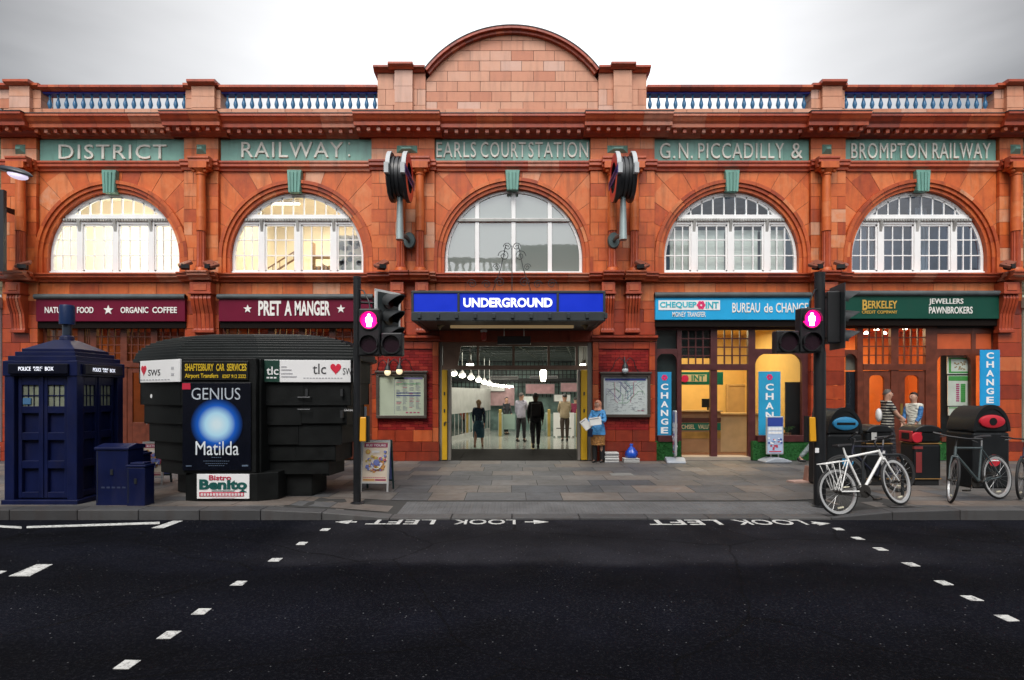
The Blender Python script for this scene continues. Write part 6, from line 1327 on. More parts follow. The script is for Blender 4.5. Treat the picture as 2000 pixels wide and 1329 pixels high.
stand('swivel pavement sign seen edge on left of the bureau doorway', 1318, 902, .46, 1.15, .18, math.radians(82), 1)
# newspapers and bag by the seller
NEWS = [mat('newsprint', (.6,.6,.58), .8, var=.12), mat('newsprint_ink', (.2,.2,.22), .8)]
def papers(label, px, pyb, w, d_, h):
    y = -.5; q = MB(); n = 12
    for k in range(n): dx, dy = random.uniform(-.012,.012), random.uniform(-.012,.012); q.box(-w/2+dx+.02*k/n, w/2+dx, dy, d_+dy, h*k/n, h*(k+.9)/n, mi=0 if k % 3 else 1)
    q.box(-w/2, w/2, .01, d_, h, h+.004); o = q.obj('newspaper_stack', NEWS); o.location = (U(px,y), y, 0); return tag(o, label, 'newspapers', 'stacks of free newspapers')
papers('taller stack of newspapers beside the seller boots', 1195, 900, .36, .32, .25); papers('low stack of newspapers under the blue bag', 1234, 899, .40, .3, .1)
y = -.36; q = MB(); prof = [(0,0),(.13,.01),(.16,.08),(.145,.16),(.09,.24),(.045,.29),(.03,.31),(.05,.35),(.03,.37)]; q.lathe(prof, (0,0,0), 18)
q.v = [(v[0]*(1+.12*math.sin(5*math.atan2(v[1],v[0])+9*v[2])), v[1]*(1+.12*math.sin(4*math.atan2(v[1],v[0]))), v[2]) for v in q.v]
o = q.obj('plastic_bag', mat('blue_plastic', (.01,.07,.45), .25, var=.2, bump=.6, bscale=14), smooth=80); o.location = (U(1233,y), y, .105); tag(o, 'knotted blue plastic bag on the low newspaper stack', 'bag')
y = YG(942); t = thing('paper_bag', 'crumpled brown paper bag at the foot of the right signal pole', 'bag', (U(1580,y), y, 0)); q = MB(); q.prism([(-.09,0),(.1,0),(.11,.3),(-.05,.33)], -.09, .09, 'y'); q.obj('bag_body', mat('brown_paper', (.35,.18,.13), .8, var=.25, bump=.5, bscale=12), t, bevel=.02)
q = MB(); q.tube([(-.03,-.05,.3),(0,-.05,.4),(.05,-.05,.3)], .008, 5); q.obj('handle', mat('paper_cord', (.3,.15,.1), .8), t)
q = MB(); q.X = Matrix.Rotation(.25, 4, 'Z'); q.box(-.2,.2,-.12,.12,0,.035); o = q.obj('flattened_carton', mat('carton', (.55,.36,.3), .8, var=.2)); o.location = (U(1560,y), y-.02, 0); tag(o, 'flat pinkish carton lying beside the paper bag', 'carton')

# bins
BINB = mat('bin_plastic', (.009,.0105,.012), .45, var=.3, bump=.08, spec=.35, grime=.0); BIND = mat('bin_dark', (.008,.009,.01), .5)
def recycler(label, x0, x1, yf, dep, top, colr, slot):
    w = (x1-x0)/2; t = thing('recycling_bin', label, 'recycling bin', ((x0+x1)/2, yf+dep/2, pz(x0, yf)), math.radians(0), 'large domed recycling bins'); sh = top*.68; D = dep/2
    q = MB(); q.box(-w, w, -D, D, 0, sh); q.obj('body', BINB, t, bevel=.04, bseg=3)
    q = MB(); P = [(w*1.0*math.cos(PI*k/24), sh+.002+(top-sh)*math.sin(PI*k/24)) for k in range(25)]; q.prism(P, -D, D, 'y'); hd = q.obj('hood', BINB, t, bevel=.045, bseg=3, smooth=40)
    q = MB(); q.arc(0, sh+.02, w*.86, w*1.015, .0, PI, -D-.012, -D+.1, 26, rz=(top-sh)/w); q.obj('hood_rim', BINB, hd)
    z = sh+(top-sh)*.42
    q = MB(); q.lathe([(.24,-.0),(.23,-.03),(.2,-.04)], (0,0,0), 32, 'y'); q.v = [(v[0], v[1]-D-.0, z+v[2]*.52) for v in q.v]; ap = q.obj('aperture_ring', colr, hd, smooth=40)
    q = MB(); 
    if slot: q.prism([(-.17,z-.022),(.17,z-.022),(.17,z+.022),(-.17,z+.022)], -D-.046, -D-.03, 'y')
    else: q.disc((0,z), .07, -D-.046, -D-.03, 20)
    q.obj('aperture', BLACKP, ap)
    q = MB(); q.disc((.05, sh*.5), .11, -D-.004, -D+.001, 24); 
    q.box(-.04, .14, -D-.006, -D-.004, sh*.5-.01, sh*.5+.012, mi=1); q.obj('badge', [colr, SIGNW], t)
    return t
recycler('large black recycling bin with blue slotted opening by the signal pole', 5.86, 6.5, -4.75, .75, 1.47, mat('bin_blue', (.03,.22,.42), .35, var=.1), True)
recycler('large black recycling bin with red round opening behind the dark bicycle', 8.52, 9.2, -4.8, .72, 1.52, mat('bin_red', (.5,.02,.035), .35, var=.1), False)
def litter(label, x0, x1, yf, dep, top):
    w = (x1-x0)/2; D = dep/2; t = thing('litter_bin', label, 'litter bin', ((x0+x1)/2, yf+D, pz(x0, yf)), 0, 'square litter bins with domed lids'); z1 = top-.36
    q = MB(); q.box(-w, w, -D, D, .1, z1); q.obj('body', BINB, t, bevel=.05, bseg=3); q = MB(); q.box(-w+.03, w-.03, -D+.03, D-.03, 0, .1); q.obj('plinth', BIND, t)
    q = MB(); 
    for z in (z1-.005, .12): q.box(-w-.004, w+.004, -D-.004, D+.004, z, z+.018)
    q.obj('gold_band', mat('bin_gold', (.35,.2,.07), .4, .4), t, bevel=.003)
    q = MB(); q.box(-w, w, -D, D, z1+.015, z1+.24); hd = q.obj('hood', BINB, t, bevel=.05, bseg=3)
    q = MB(); q.add([], []); P = [(w*1.05*math.cos(PI*k/16), top-.14+.14*math.sin(PI*k/16)) for k in range(17)]; q.prism(P, -D-.03, D+.03, 'y'); q.obj('lid', BINB, t, bevel=.04, bseg=3, smooth=40)
    q = MB(); q.box(-.13, .13, -D-.012, -D+.004, z1+.05, z1+.2); q.box(-w-.012, -w+.004, -.13, .13, z1+.05, z1+.2); q.obj('aperture', BLACKP, hd)
    return t, w, D, z1
t, w, D, z1 = litter('square black litter bin behind the white bicycle, beside the striped shirt man', 6.78, 7.28, -4.4, .45, 1.16); q = MB(); q.box(-.16,-.06,-D-.016,-D-.01,z1+.07,z1+.22); q.obj('sticker', mat('sticker_grey', (.5,.5,.48), .5), t)
t, w, D, z1 = litter('square black litter bin with red left opening below the man in white and blue', 7.70, 8.22, -4.4, .45, 1.16); RB = mat('bin_red', (.5,.02,.035), .35)
q = MB(); q.box(-w-.03,-w,-.2,.2,z1+.03,z1+.24); q.box(-w-.005,-w+.13,-D-.022,-D,z1+.03,z1+.24); q.disc((-w+.02, z1+.12), .1, -D-.06, -D-.02, 18); q.obj('red_surround', RB, t, bevel=.01); q = MB(); q.box(-w-.04,-w-.028,-.12,.1,z1+.08,z1+.2); q.box(-w+.02,-w+.1,-D-.03,-D-.021,z1+.08,z1+.2); q.obj('red_aperture', BLACKP, t); q = MB(); q.box(-w-.006,-w+.16,-D-.006,-D+.05,z1-.1,z1-.05); q.box(-w+.03,-w+.14,-D-.006,-D+.001,z1-.55,z1-.16); q.obj('red_label', mat('label_dull_red', (.22,.03,.03), .5), t)

# bicycles
RUB = mat('tyre_rubber', (.012,.012,.013), .7); RIMW = mat('rim_silver', (.62,.62,.62), .3, .5); SPK = mat('spoke_steel', (.4,.4,.4), .3, .9); CHN = mat('drivetrain_steel', (.06,.055,.05), .4, .7); SADB = mat('saddle_black', (.015,.015,.017), .5)
def bicycle(label, x, y, rz, lean, steer, col, rim, rack=False, mud=False, saddle=None, straight=True):
    t = thing('bicycle', label, 'bicycle', (x, y, pz(x, y))); t.rotation_euler = (lean, 0, rz); R = .345
    A, BB, ST_, HT, HB, FX = Vector((0,0,R)), Vector((.43,0,.29)), Vector((.27,0,.80)), Vector((.84,0,.84)), Vector((.885,0,.70)), Vector((1.06,0,R))
    fm = mat('bike_'+'%02d%02d%02d' % tuple(int(99*c) for c in col), col, .35, var=.1)
    q = MB(); q.tube([ST_, HT-Vector((0,0,.02))], .017); q.tube([HB+Vector((-.01,0,.03)), BB], .021); q.tube([ST_+Vector((-.01,0,.03)), BB], .017); q.tube([HT, HB], .021)
    for s_ in (-1, 1): q.tube([A+Vector((0,.06*s_,0)), ST_+Vector((0,.02*s_,-.03))], .009); q.tube([A+Vector((0,.06*s_,0)), BB+Vector((-.02,.03*s_,0))], .011)
    if rack:
        for s_ in (-1, 1):
            q.tube([(-.2,.07*s_,.76),(.2,.07*s_,.76)], .008)
            for xx in (-.16,-.05,.06): q.tube([(xx,.07*s_,.76),(.0+xx*.25,.07*s_,.37)], .006)
        for xx in (-.2,-.08,.04,.18): q.tube([(xx,-.07,.76),(xx,.07,.76)], .006)
    q.obj('frame', fm, t, smooth=50)
    ax = (HT-HB).normalized(); MS = Matrix.Translation(HB) @ Matrix.Rotation(steer, 4, ax) @ Matrix.Translation(-HB)
    q = MB(); q.X = MS
    for s_ in (-1, 1): q.tube([HB+Vector((.0,.035*s_,-.01)), HB+Vector((.045,.05*s_,-.16)), FX+Vector((-.01,.055*s_,0))], [.014,.013,.009])
    q.tube([HB+Vector((0,-.04,-.01)), HB+Vector((0,.04,-.01))], .016); q.obj('fork', fm, t, smooth=50)
    q = MB(); q.X = MS; q.tube([HT, HT+ax*.12, HT+ax*.13+Vector((.07,0,.02))], .014); b = HT+ax*.13+Vector((.07,0,.02))
    q.tube([b+Vector((-.05,-.29,.02)), b+Vector((0,-.12,.0)), b+Vector((0,.12,.0)), b+Vector((-.05,.29,.02))], .0125)
    for s_ in (-1, 1): q.tube([b+Vector((.02,.17*s_,-.01)), b+Vector((.06,.24*s_,-.03))], .007, 6)
    hb = q.obj('handlebar', mat('bar_black', (.02,.02,.022), .4, .3), t, smooth=50)
    q = MB(); q.X = MS
    for s_ in (-1, 1): q.tube([b+Vector((-.03,.2*s_,.012)), b+Vector((-.055,.31*s_,.022))], .018)
    q.obj('grip', SADB, hb)
    for c, M4 in ((A, None), (FX, MS)):
        q = MB(); q.X = M4; q.tube([(c.x+(R-.02)*math.cos(2*PI*k/40), 0, c.z+(R-.02)*math.sin(2*PI*k/40)) for k in range(40)], .019, 8, closed=True); ty = q.obj('wheel', RUB, t, smooth=60)
        q = MB(); q.X = M4; n = 40; q.lathe([(R-.066,-.012),(R-.03,-.015),(R-.03,.015),(R-.066,.012),(R-.066,-.012)], (c.x,0,c.z), n, 'y'); q.obj('rim', rim, ty)
        q = MB(); q.X = M4
        for k in range(18): a = 2*PI*k/18; s_ = (-1)**k*.03; q.tube([(c.x+.02*math.cos(a+1.2), s_, c.z+.02*math.sin(a+1.2)), (c.x+(R-.06)*math.cos(a), 0, c.z+(R-.06)*math.sin(a))], .0016, 4)
        q.obj('spoke', SPK, ty); q = MB(); q.X = M4; q.lathe([(.012,-.07),(.03,-.035),(.018,-.02),(.018,.02),(.03,.035),(.012,.07)], (c.x,0,c.z), 10, 'y'); q.obj('hub', CHN, ty)
        q = MB(); q.X = M4; q.box(c.x-.05, c.x+.05, -.006, .006, c.z-R*.66-.01, c.z-R*.66+.012); q.obj('reflector', mat('reflector_pale', (.7,.66,.5), .3), ty)
        if mud: q = MB(); q.X = M4; q.tube([(c.x+(R+.02)*math.cos(a), 0, c.z+(R+.02)*math.sin(a)) for a in [math.radians(20+8*k) for k in range(19)]], .02, 6); q.obj('mudguard', SADB, t)
    q = MB(); q.tube([ST_+Vector((-.01,0,.0)), Vector((.235,0,.95))], .013); q.obj('seat_post', STEEL if not rack else fm, t)
    q = MB(); q.add([(.10,-.075,.965),(.10,.075,.965),(.22,.05,.97),(.40,.018,.955),(.40,-.018,.955),(.22,-.05,.97),(.10,-.06,1.005),(.10,.06,1.005),(.22,.035,1.0),(.40,.012,.985),(.40,-.012,.985),(.22,-.035,1.0)],
          [(0,1,2,3,4,5)[::-1],(6,7,8,9,10,11)]+[(i,(i+1)%6,(i+1)%6+6,i+6) for i in range(6)]); q.obj('saddle', saddle or SADB, t, bevel=.012, bseg=3)
    q = MB(); q.lathe([(.075,-.05),(.095,-.048),(.095,-.044),(.075,-.042)], tuple(BB), 24, 'y'); q.lathe([(.02,-.06),(.02,.06)], tuple(BB), 10, 'y'); q.lathe([(.03,-.05),(.045,-.046),(.03,-.042)], tuple(A), 14, 'y')
    for z in (.09, -.09): q.tube([(BB.x,-.046,BB.z+z),(A.x,-.046,A.z+z*.4)], .006, 4)
    q.obj('chainset', CHN, t)
    for s_ in (-1, 1):
        a = math.radians(-50 if s_ < 0 else 130); e_ = BB+Vector((.17*math.cos(a), .07*s_, .17*math.sin(a))); q = MB(); q.tube([BB+Vector((0,.06*s_,0)), e_], .01, 6); q.cbox(e_+Vector((0,.05*s_,0)), (.09,.08,.025)); q.obj('pedal', CHN, t)
    return t
xr, yr = 645*9.05/F, 9.05-DF
b1 = bicycle('white bicycle with rear rack leaning near the signal pole', xr, yr, math.radians(15), math.radians(-8), math.radians(14), (.8,.8,.78), RIMW, rack=True); b1.scale = (1.05,1.05,1.05); b1.rotation_euler.y = -math.asin((pz(xr+1.05, yr+.28)-pz(xr, yr))/1.11)
bicycle('dark grey bicycle with pale rims in front of the red recycling bin', 7.98, -6.08, math.radians(200), math.radians(7), math.radians(46), (.05,.07,.075), RIMW).scale = (1.05,1.05,1.05)
bicycle('black bicycle behind the white one, only bars and bottle showing', 6.85, -5.3, math.radians(190), math.radians(7), math.radians(-30), (.012,.014,.03), mat('rim_dark', (.05,.05,.05), .4, .5))
bicycle('dark bicycle cut by the right picture edge, front wheel showing', 9.32, -5.72, math.radians(201), math.radians(6), math.radians(20), (.03,.03,.06), mat('rim_dark', (.05,.05,.05), .4, .5))
q = MB(); q.lathe([(.036,0),(.036,.17),(.018,.2),(.02,.23)], (0,0,0), 12); o = q.obj('water_bottle', mat('bottle_pale', (.5,.5,.5), .3), smooth=40); o.location = (6.4, -5.5, .55); o.rotation_euler = (0,.2,0); tag(o, 'pale water bottle on the black bicycle behind the white one', 'bottle')
q = MB(); q.tube([(-.36,0,-.02),(-.36,0,.62),(-.3,0,.72),(.3,0,.72),(.36,0,.62),(.36,0,-.02)], .024, 10); sd = q.obj('cycle_stand', IRON, smooth=50); sd.location = (6.3, -5.7, .0); sd.rotation_euler = (0,0,.1); tag(sd, 'dark hoop cycle stand behind the white bicycle', 'cycle stand')
# ================================================================ people
SKIN = mat('skin', (.48,.27,.19), .5, var=.08); SKIND = mat('skin_dark', (.12,.06,.035), .5, var=.08); SHOEB = mat('shoe_black', (.012,.011,.011), .4)
def skinned(name, chains, material, parent, sub=1, flat=None, pos=None):
    """chains: list of [(point, radius), ...]; equal points are shared, so the surface is continuous"""
    vs, rs, es, idx = [], [], [], {}
    for ch in chains:
        prev = None
        for p, r in ch:
            k = tuple(round(c, 4) for c in p)
            if k not in idx: idx[k] = len(vs); vs.append(p); rs.append(r)
            i = idx[k]
            if prev is not None and prev != i: es.append((prev, i))
            prev = i
    me = bpy.data.meshes.new(name); me.from_pydata([tuple(v) for v in vs], es, [])
    o = bpy.data.objects.new(name, me); COL.objects.link(o)
    o.modifiers.new('skin', 'SKIN'); s_ = o.modifiers.new('sub', 'SUBSURF'); s_.levels = s_.render_levels = sub
    bm = bmesh.new(); bm.from_mesh(me); lay = bm.verts.layers.skin.verify() if hasattr(bm.verts.layers, 'skin') else None
    bm.verts.ensure_lookup_table()
    roots = set(); seen = set()
    for v in bm.verts:
        d = v[lay]; r = rs[v.index]; d.radius = r if isinstance(r, tuple) else (r, r)
    for v in bm.verts:            # one root per connected piece
        if v.index in seen: continue
        v[lay].use_root = True; st_ = [v]
        while st_:
            w = st_.pop()
            if w.index in seen: continue
            seen.add(w.index); st_ += [e_.other_vert(w) for e_ in w.link_edges]
    bm.to_mesh(me); bm.free()
    dg = bpy.context.evaluated_depsgraph_get(); ev = o.evaluated_get(dg); m2 = bpy.data.meshes.new_from_object(ev); bpy.data.objects.remove(o); bpy.data.meshes.remove(me)
    if flat:
        for v in m2.vertices:
            if flat(v.co): v.co.y *= .74
    m2.materials.clear(); m2.materials.append(material)
    m2.shade_smooth()
    r = bpy.data.objects.new(name, m2); COL.objects.link(r); r.parent = parent; return r
def person(label, x, y, rz, h, legs, arms, top, trousers, hair, skin=SKIN, sleeve='long', bottom='trousers', turn=0, z=None, group=None, hairstyle='short', slim=1.0, shoe=SHOEB, bulk=0.0):
    """legs: ((thigh, knee bend) right, left) in degrees forward; arms: ((swing, outward, elbow bend) right, left); faces -y before rz"""
    k = h/1.75; t = thing('person', label, 'person', (x, y, pz(x, y) if z is None else z), rz, group)
    sc = lambda p: Vector(p)*k
    rad = lambda r: r*k*slim
    dn = lambda a, L: Vector((0, -math.sin(math.radians(a)), -math.cos(math.radians(a))))*L
    J = {}
    for s_, (a, b) in zip((-1, 1), legs):
        hp = Vector((s_*.095, 0, .90)); kn = hp+dn(a, .41); an = kn+dn(a-b, .41); J['hip',s_], J['knee',s_], J['ank',s_] = hp, kn, an
        f = math.radians(min(40, max(0, b-a*.5))*.8); J['toe',s_] = an+Vector((0, -.15*math.cos(f), -.045-.12*math.sin(f)*.6)); J['heel',s_] = an+Vector((0, .045, -.045))
    low = min(min(J['toe',s_].z, J['heel',s_].z) for s_ in (-1, 1))-.03
    def up(v): return (v-Vector((0,0,low)))*k
    pel, spi, che, nek = Vector((0,0,.95)), Vector((0,-.01,1.13)), Vector((0,0,1.32)), Vector((0,.0,1.47))
    hd = [Vector((0,-.005,1.53)), Vector((0,-.02,1.59)), Vector((0,-.015,1.655)), Vector((0,-.005,1.715))]
    for s_, (sw, ou, el) in zip((-1, 1), arms):
        sh = Vector((s_*.168, 0, 1.425)); o_ = math.radians(ou)
        d1 = Vector((s_*math.sin(o_), -math.sin(math.radians(sw))*math.cos(o_), -math.cos(math.radians(sw))*math.cos(o_))); eb = sh+d1*.29
        inn = -s_*math.sin(math.radians(el*.35))*.6
        a2 = math.radians(sw+el); d2 = Vector((inn+s_*math.sin(o_)*.5, -math.sin(a2), -math.cos(a2))).normalized(); wr = eb+d2*.25
        J['sh',s_], J['elb',s_], J['wri',s_], J['hd',s_] = sh, eb, wr, d2
    B = []
    U_ = lambda *ps: [(up(p), rad(r)) for p, r in ps]
    B.append(U_((pel,.08),(spi,.09),(che,.12),(nek,.052),(hd[0],.066),(hd[1],.084),(hd[2],.093),(hd[3],.06)))
    for s_ in (-1, 1):
        B.append(U_((pel,.08),(J['hip',s_],.06),(J['hip',s_]*.5+J['knee',s_]*.5,.06),(J['knee',s_],.05),(J['knee',s_]*.65+J['ank',s_]*.35,.055),(J['ank',s_],.036),(J['toe',s_]*.5+J['ank',s_]*.5+Vector((0,0,-.02)),.034),(J['toe',s_],.026)))
        B.append(U_((che,.12),(J['sh',s_],.056),(J['elb',s_],.04),(J['wri',s_],.026)))
        d = J['hd',s_]; side = Vector((0,1,0)).cross(d).normalized() if abs(d.y) < .9 else Vector((1,0,0)); side = d.cross(Vector((1,0,0))).normalized(); nrm = Vector((1,0,0))*-s_
        w = J['wri',s_]; pm = w+d*.05; B.append(U_((w,.026),(pm,.030)))
        for q, L, o_ in ((-.027,.068,0),(-.009,.08,0),(.009,.075,0),(.026,.058,0)):     # four fingers, slightly curled
            b0 = pm+d*.028+side*q; m1 = b0+d*L*.5+nrm*.008; B.append([(up(pm), rad(.030)), (up(b0), .0105*k), (up(m1), .0085*k), (up(m1+d*L*.42+nrm*.022), .007*k)])
        b0 = w+d*.03-side*.03; B.append([(up(pm), rad(.030)), (up(b0), .012*k), (up(b0+d*.03-side*.022), .010*k), (up(b0+d*.06-side*.028+nrm*.012), .008*k)])
    flat = lambda c: (abs(c.x) < .17*k and 1.05*k < c.z < 1.45*k) or (abs(c.x) < .205*k and .85*k < c.z <= 1.05*k)
    body = skinned('body', B, skin, t, 1, flat)
    # face: nose, eyes, brows, mouth, ears, all on one small mesh carried by the head
    tn = Matrix.Translation(up(hd[1])) @ Matrix.Rotation(math.radians(turn), 4, 'Z')
    q = MB(); q.X = tn
    q.add([(v[0]*k, v[1]*k, v[2]*k) for v in ((-.014,-.08,.02),(.014,-.08,.02),(0,-.108,.022),(0,-.082,.065))], [(0,1,2),(1,3,2),(3,0,2)], mi=0)
    for s_ in (-1, 1):
        q.ball((s_*.031*k,-.078*k,.062*k), (.012*k,.008*k,.007*k), 8, 6, mi=1); q.ball((s_*.031*k,-.085*k,.062*k), .005*k, 6, 5, mi=2); q.cbox((s_*.031*k,-.083*k,.082*k), (.03*k,.008*k,.006*k), mi=2); q.ball((s_*.084*k,.0,.05*k), (.012*k,.02*k,.03*k), 8, 6, mi=0)
    q.cbox((0,-.082*k,-.012*k), (.045*k,.008*k,.009*k), mi=3); q.obj('face', [skin, mat('eye_white', (.7,.7,.68), .3), mat('eye_dark', (.02,.015,.012), .4), mat('lip', (.35,.1,.09), .5)], t, smooth=50)
    # hair as a shell over the back and top of the head
    q = MB(); q.X = tn; n = 16; vs = []; fs = []; rows = 7; c0 = Vector((0, .012, .055))
    for i in range(rows+1):
        for j in range(n):
            a = 2*PI*j/n; fr_ = .5-.5*math.cos(a-PI/2*1)  # 0 at the back (+y), 1 at the face
            lowest = {'short': -.15, 'bald': .3, 'tied': -.2}.get(hairstyle, -.15); lim = lowest*(1-fr_)+(.82)*fr_
            el_ = PI/2-(PI/2-math.asin(max(-1, min(1, lim))))*i/rows; r_ = 1+.05*math.sin(7*a+3*el_)
            vs.append(((c0.x+.094*r_*math.cos(el_)*math.cos(a))*k, (c0.y+.102*r_*math.cos(el_)*math.sin(a))*k, (c0.z+.118*math.sin(el_))*k))
    for i in range(rows):
        for j in range(n): fs.append((i*n+j, i*n+(j+1) % n, (i+1)*n+(j+1) % n, (i+1)*n+j))
    if hairstyle != 'scarf': q.add(vs, fs)
    if hairstyle == 'tied': q.ball((0,.12*k,.03*k), (.035*k,.04*k,.05*k), 10, 8); q.tube([(0,.12*k,.0),(0,.13*k,-.07*k)], [.025*k,.01*k], 8)
    if hairstyle != 'scarf': q.obj('hair', hair, t, smooth=60)
    # clothes follow the joints with slightly larger radii
    T = [U_((pel+Vector((0,0,-.12)),.158+bulk),(pel+Vector((0,0,-.02)),.152+bulk),(spi,.13+bulk),(che,.14+bulk*.6),(che+Vector((0,0,.1)),.1),(che+Vector((0,0,.15)),.07))]
    for s_ in (-1, 1):
        A = [(che,.14),(J['sh',s_],.066+bulk*.3)]
        if sleeve == 'long': A += [(J['elb',s_],.053+bulk*.3),(J['elb',s_]*.1+J['wri',s_]*.9,.04)]
        elif sleeve == 'half': A += [(J['sh',s_]*.3+J['elb',s_]*.7,.058)]
        else: A += [(J['sh',s_]*.8+J['elb',s_]*.2,.06)]
        T.append(U_(*A))
    skinned('top', T, top, t, 1, flat)
    if bottom == 'trousers':
        L = [U_((pel,.142),(pel+Vector((0,0,.06)),.132))]
        for s_ in (-1, 1): L.append(U_((pel,.142),(J['hip',s_],.112),(J['knee',s_],.07),(J['knee',s_]*.05+J['ank',s_]*.95,.052)))
        skinned('trousers', L, trousers, t, 1, lambda c: c.z > .85*k)
    else:
        q = MB(); zz = [1.02, .95, .86, .74, (.74+bottom)/2, bottom]; q.lathe([(rr*k, up(Vector((0,0,z_))).z) for rr, z_ in zip((.13,.165,.195,.205,.205,.2), zz)][::-1], (0,0,0), 24); q.v = [(v[0], v[1]*.78-.01, v[2]) for v in q.v]; q.obj('skirt', trousers, t, smooth=60)
    for s_ in (-1, 1):
        skinned('shoe', [U_((J['ank',s_]+Vector((0,0,.03)),.048),(J['heel',s_],.04),(J['toe',s_]*.55+J['heel',s_]*.45,.042),(J['toe',s_]+Vector((0,-.02,0)),.032))], shoe, t, 1)
    return t, J, up
HB_ = mat('hair_black', (.012,.01,.01), .5); HG = mat('hair_grey', (.07,.06,.055), .6); HBL = mat('hair_blonde', (.36,.22,.1), .5)
STAND = ((3,2),(-3,2))
# newspaper seller by the entrance
SX, SY_ = U(1168,-.45), -.45
JB = mat('jacket_sky_blue', (.08,.32,.66), .6, var=.15, bump=.2)
t, J, up = person('woman in peach headscarf and sky blue jacket handing out newspapers by the entrance', SX, SY_, math.radians(-28), 1.6, ((2,2),(-4,3)), ((22,10,62),(24,14,74)), JB, mat('skirt_patterned', (.42,.19,.05), .7, var=.7, scale=22), HB_, turn=-12, bottom=.50, hairstyle='scarf', bulk=.015)
k = 1.6/1.75; q = MB(); q.lathe([(rr*k, up(Vector((0,0,z_))).z) for rr, z_ in ((.22,.79),(.212,.88),(.195,1.0),(.17,1.1))], (0,0,0), 24); q.v = [(v[0], v[1]*.8-.01, v[2]) for v in q.v]; q.obj('jacket_hem', JB, t, smooth=60)
k = 1.6/1.75; q = MB(); hc = up(Vector((0,-.0,1.625))); q.ball(tuple(hc), (.108*k,.112*k,.135*k), 18, 12); q.lathe([(.115*k,-.16*k),(.098*k,-.06*k),(.1*k,.02*k)], tuple(hc), 18)
q.v = [(v[0], v[1] if not (v[1]-hc.y < -.06*k and -.07*k < v[2]-hc.z < .065*k and abs(v[0]) < .075*k) else hc.y-.055*k, v[2]) for v in q.v]; q.obj('headscarf', mat('scarf_peach', (.62,.27,.17), .7, var=.15), t, smooth=70)
q = MB()
for s_ in (-1, 1):
    a, b = up(J['knee',s_]), up(J['ank',s_]); q.lathe([(.062,0),(.07,.25*k),(.078,.50*k)], (b.x, b.y, b.z-.02), 14)
q.obj('boots', mat('boot_black', (.01,.01,.011), .4), t, smooth=50)
q = MB(); a, m_, b = up(Vector((.13,-.04,1.44))), up(Vector((-.02,-.135,1.2))), up(Vector((-.17,-.1,.95))); q.tube([a, m_, b], .014, 6); q.cbox(tuple(b+Vector((0,-.02,-.1))), (.14,.07,.2)); q.obj('shoulder_bag', mat('bag_navy', (.015,.025,.08), .6), t)
R3 = Matrix.Rotation(math.radians(-28), 3, 'Z')
for nm, s_, rot, l in (('held_newspaper', -1, (math.radians(70), math.radians(-35), .2), 'loose newspaper held out low in the right hand of the seller'), ('held_newspaper', 1, (math.radians(80), math.radians(-8), -.1), 'folded newspapers carried across the front of the seller')):
    w = up(J['wri',s_]+J['hd',s_]*.1); p = R3 @ w; q = MB(); W2, H2 = (.10, .14) if s_ < 0 else (.145, .10)
    for j in range(4): q.box(-W2+.006*j, W2, -H2, H2-.005*j, .006*j, .006*j+.004)
    q.box(-W2+.02, W2-.05, H2-.05, H2-.03, .0265, .0275, mi=1)
    o = q.obj(nm, NEWS); o.location = (SX+p.x+(-.02 if s_ < 0 else -.09), SY_+p.y-.03, p.z+pz(SX,SY_)-.03); o.rotation_euler = rot; tag(o, l, 'newspaper')
# people walking into the station
yy = YG(875); person('woman in navy top and teal skirt walking into the concourse on the left', U(935,yy), yy, math.radians(176), 1.62, ((22,4),(-16,18)), ((-14,7,8),(16,7,20)), mat('top_navy', (.012,.03,.07), .7), mat('skirt_teal', (.03,.11,.16), .7), HBL, bottom=.42, hairstyle='tied', shoe=mat('shoe_tan', (.2,.1,.06), .5), z=0.0)
yy = YG(863); person('man in pale lilac shirt and dark trousers in the concourse doorway', U(1018,yy), yy, math.radians(150), 1.80, ((5,3),(-6,6)), ((28,5,75),(6,8,15)), mat('shirt_lilac', (.5,.48,.6), .7), mat('trousers_black', (.014,.014,.02), .7), HG, hairstyle='short', z=0.0, bulk=.025, slim=1.1)
yy = YG(877); t, J, up = person('man in black suit with rucksack walking into the concourse', U(1046,yy), yy, math.radians(182), 1.82, ((16,3),(-15,22)), ((-12,8,12),(12,8,18)), mat('suit_black', (.012,.013,.018), .75), mat('suit_black', (.012,.013,.018), .75), HB_, skin=SKIND, z=0.0, bulk=.03, slim=1.12)
q = MB(); q.cbox(tuple(up(Vector((0,.17,1.24)))), (.3,.14,.42)); q.obj('rucksack', mat('rucksack_black', (.014,.012,.015), .7), t, bevel=.04, bseg=3)
yy = YG(862); person('man in beige jacket and brown trousers standing at the ticket gates', U(1103,yy), yy, math.radians(186), 1.76, STAND, ((18,7,60),(18,7,60)), mat('jacket_beige', (.45,.36,.24), .75), mat('trousers_brown', (.07,.05,.04), .8), HB_, z=0.0, bulk=.035, slim=1.1)
yy = 9.8; person('person in maroon coat beyond the gates by the right entrance gate', U(1124,yy), yy, math.radians(160), 1.62, STAND, ((10,6,20),(10,6,20)), mat('coat_maroon', (.2,.012,.05), .7), mat('trousers_black', (.014,.014,.02), .7), HB_, z=0.0, bulk=.03)
yy = 10.4; person('person in dark coat beyond the gates between the woman and the white shirted man', U(989,yy), yy, math.radians(40), 1.62, STAND, ((10,6,20),(10,6,20)), mat('coat_dark', (.02,.022,.03), .7), mat('trousers_black', (.014,.014,.02), .7), HB_, z=0.0)
yy = 10.6; person('person in rust red top low at left beyond the ticket gates', U(905,yy), yy, math.radians(20), 1.3, STAND, ((20,6,50),(20,6,50)), mat('top_rust', (.28,.06,.035), .7), mat('trousers_black', (.014,.014,.02), .7), HB_, z=0.0)
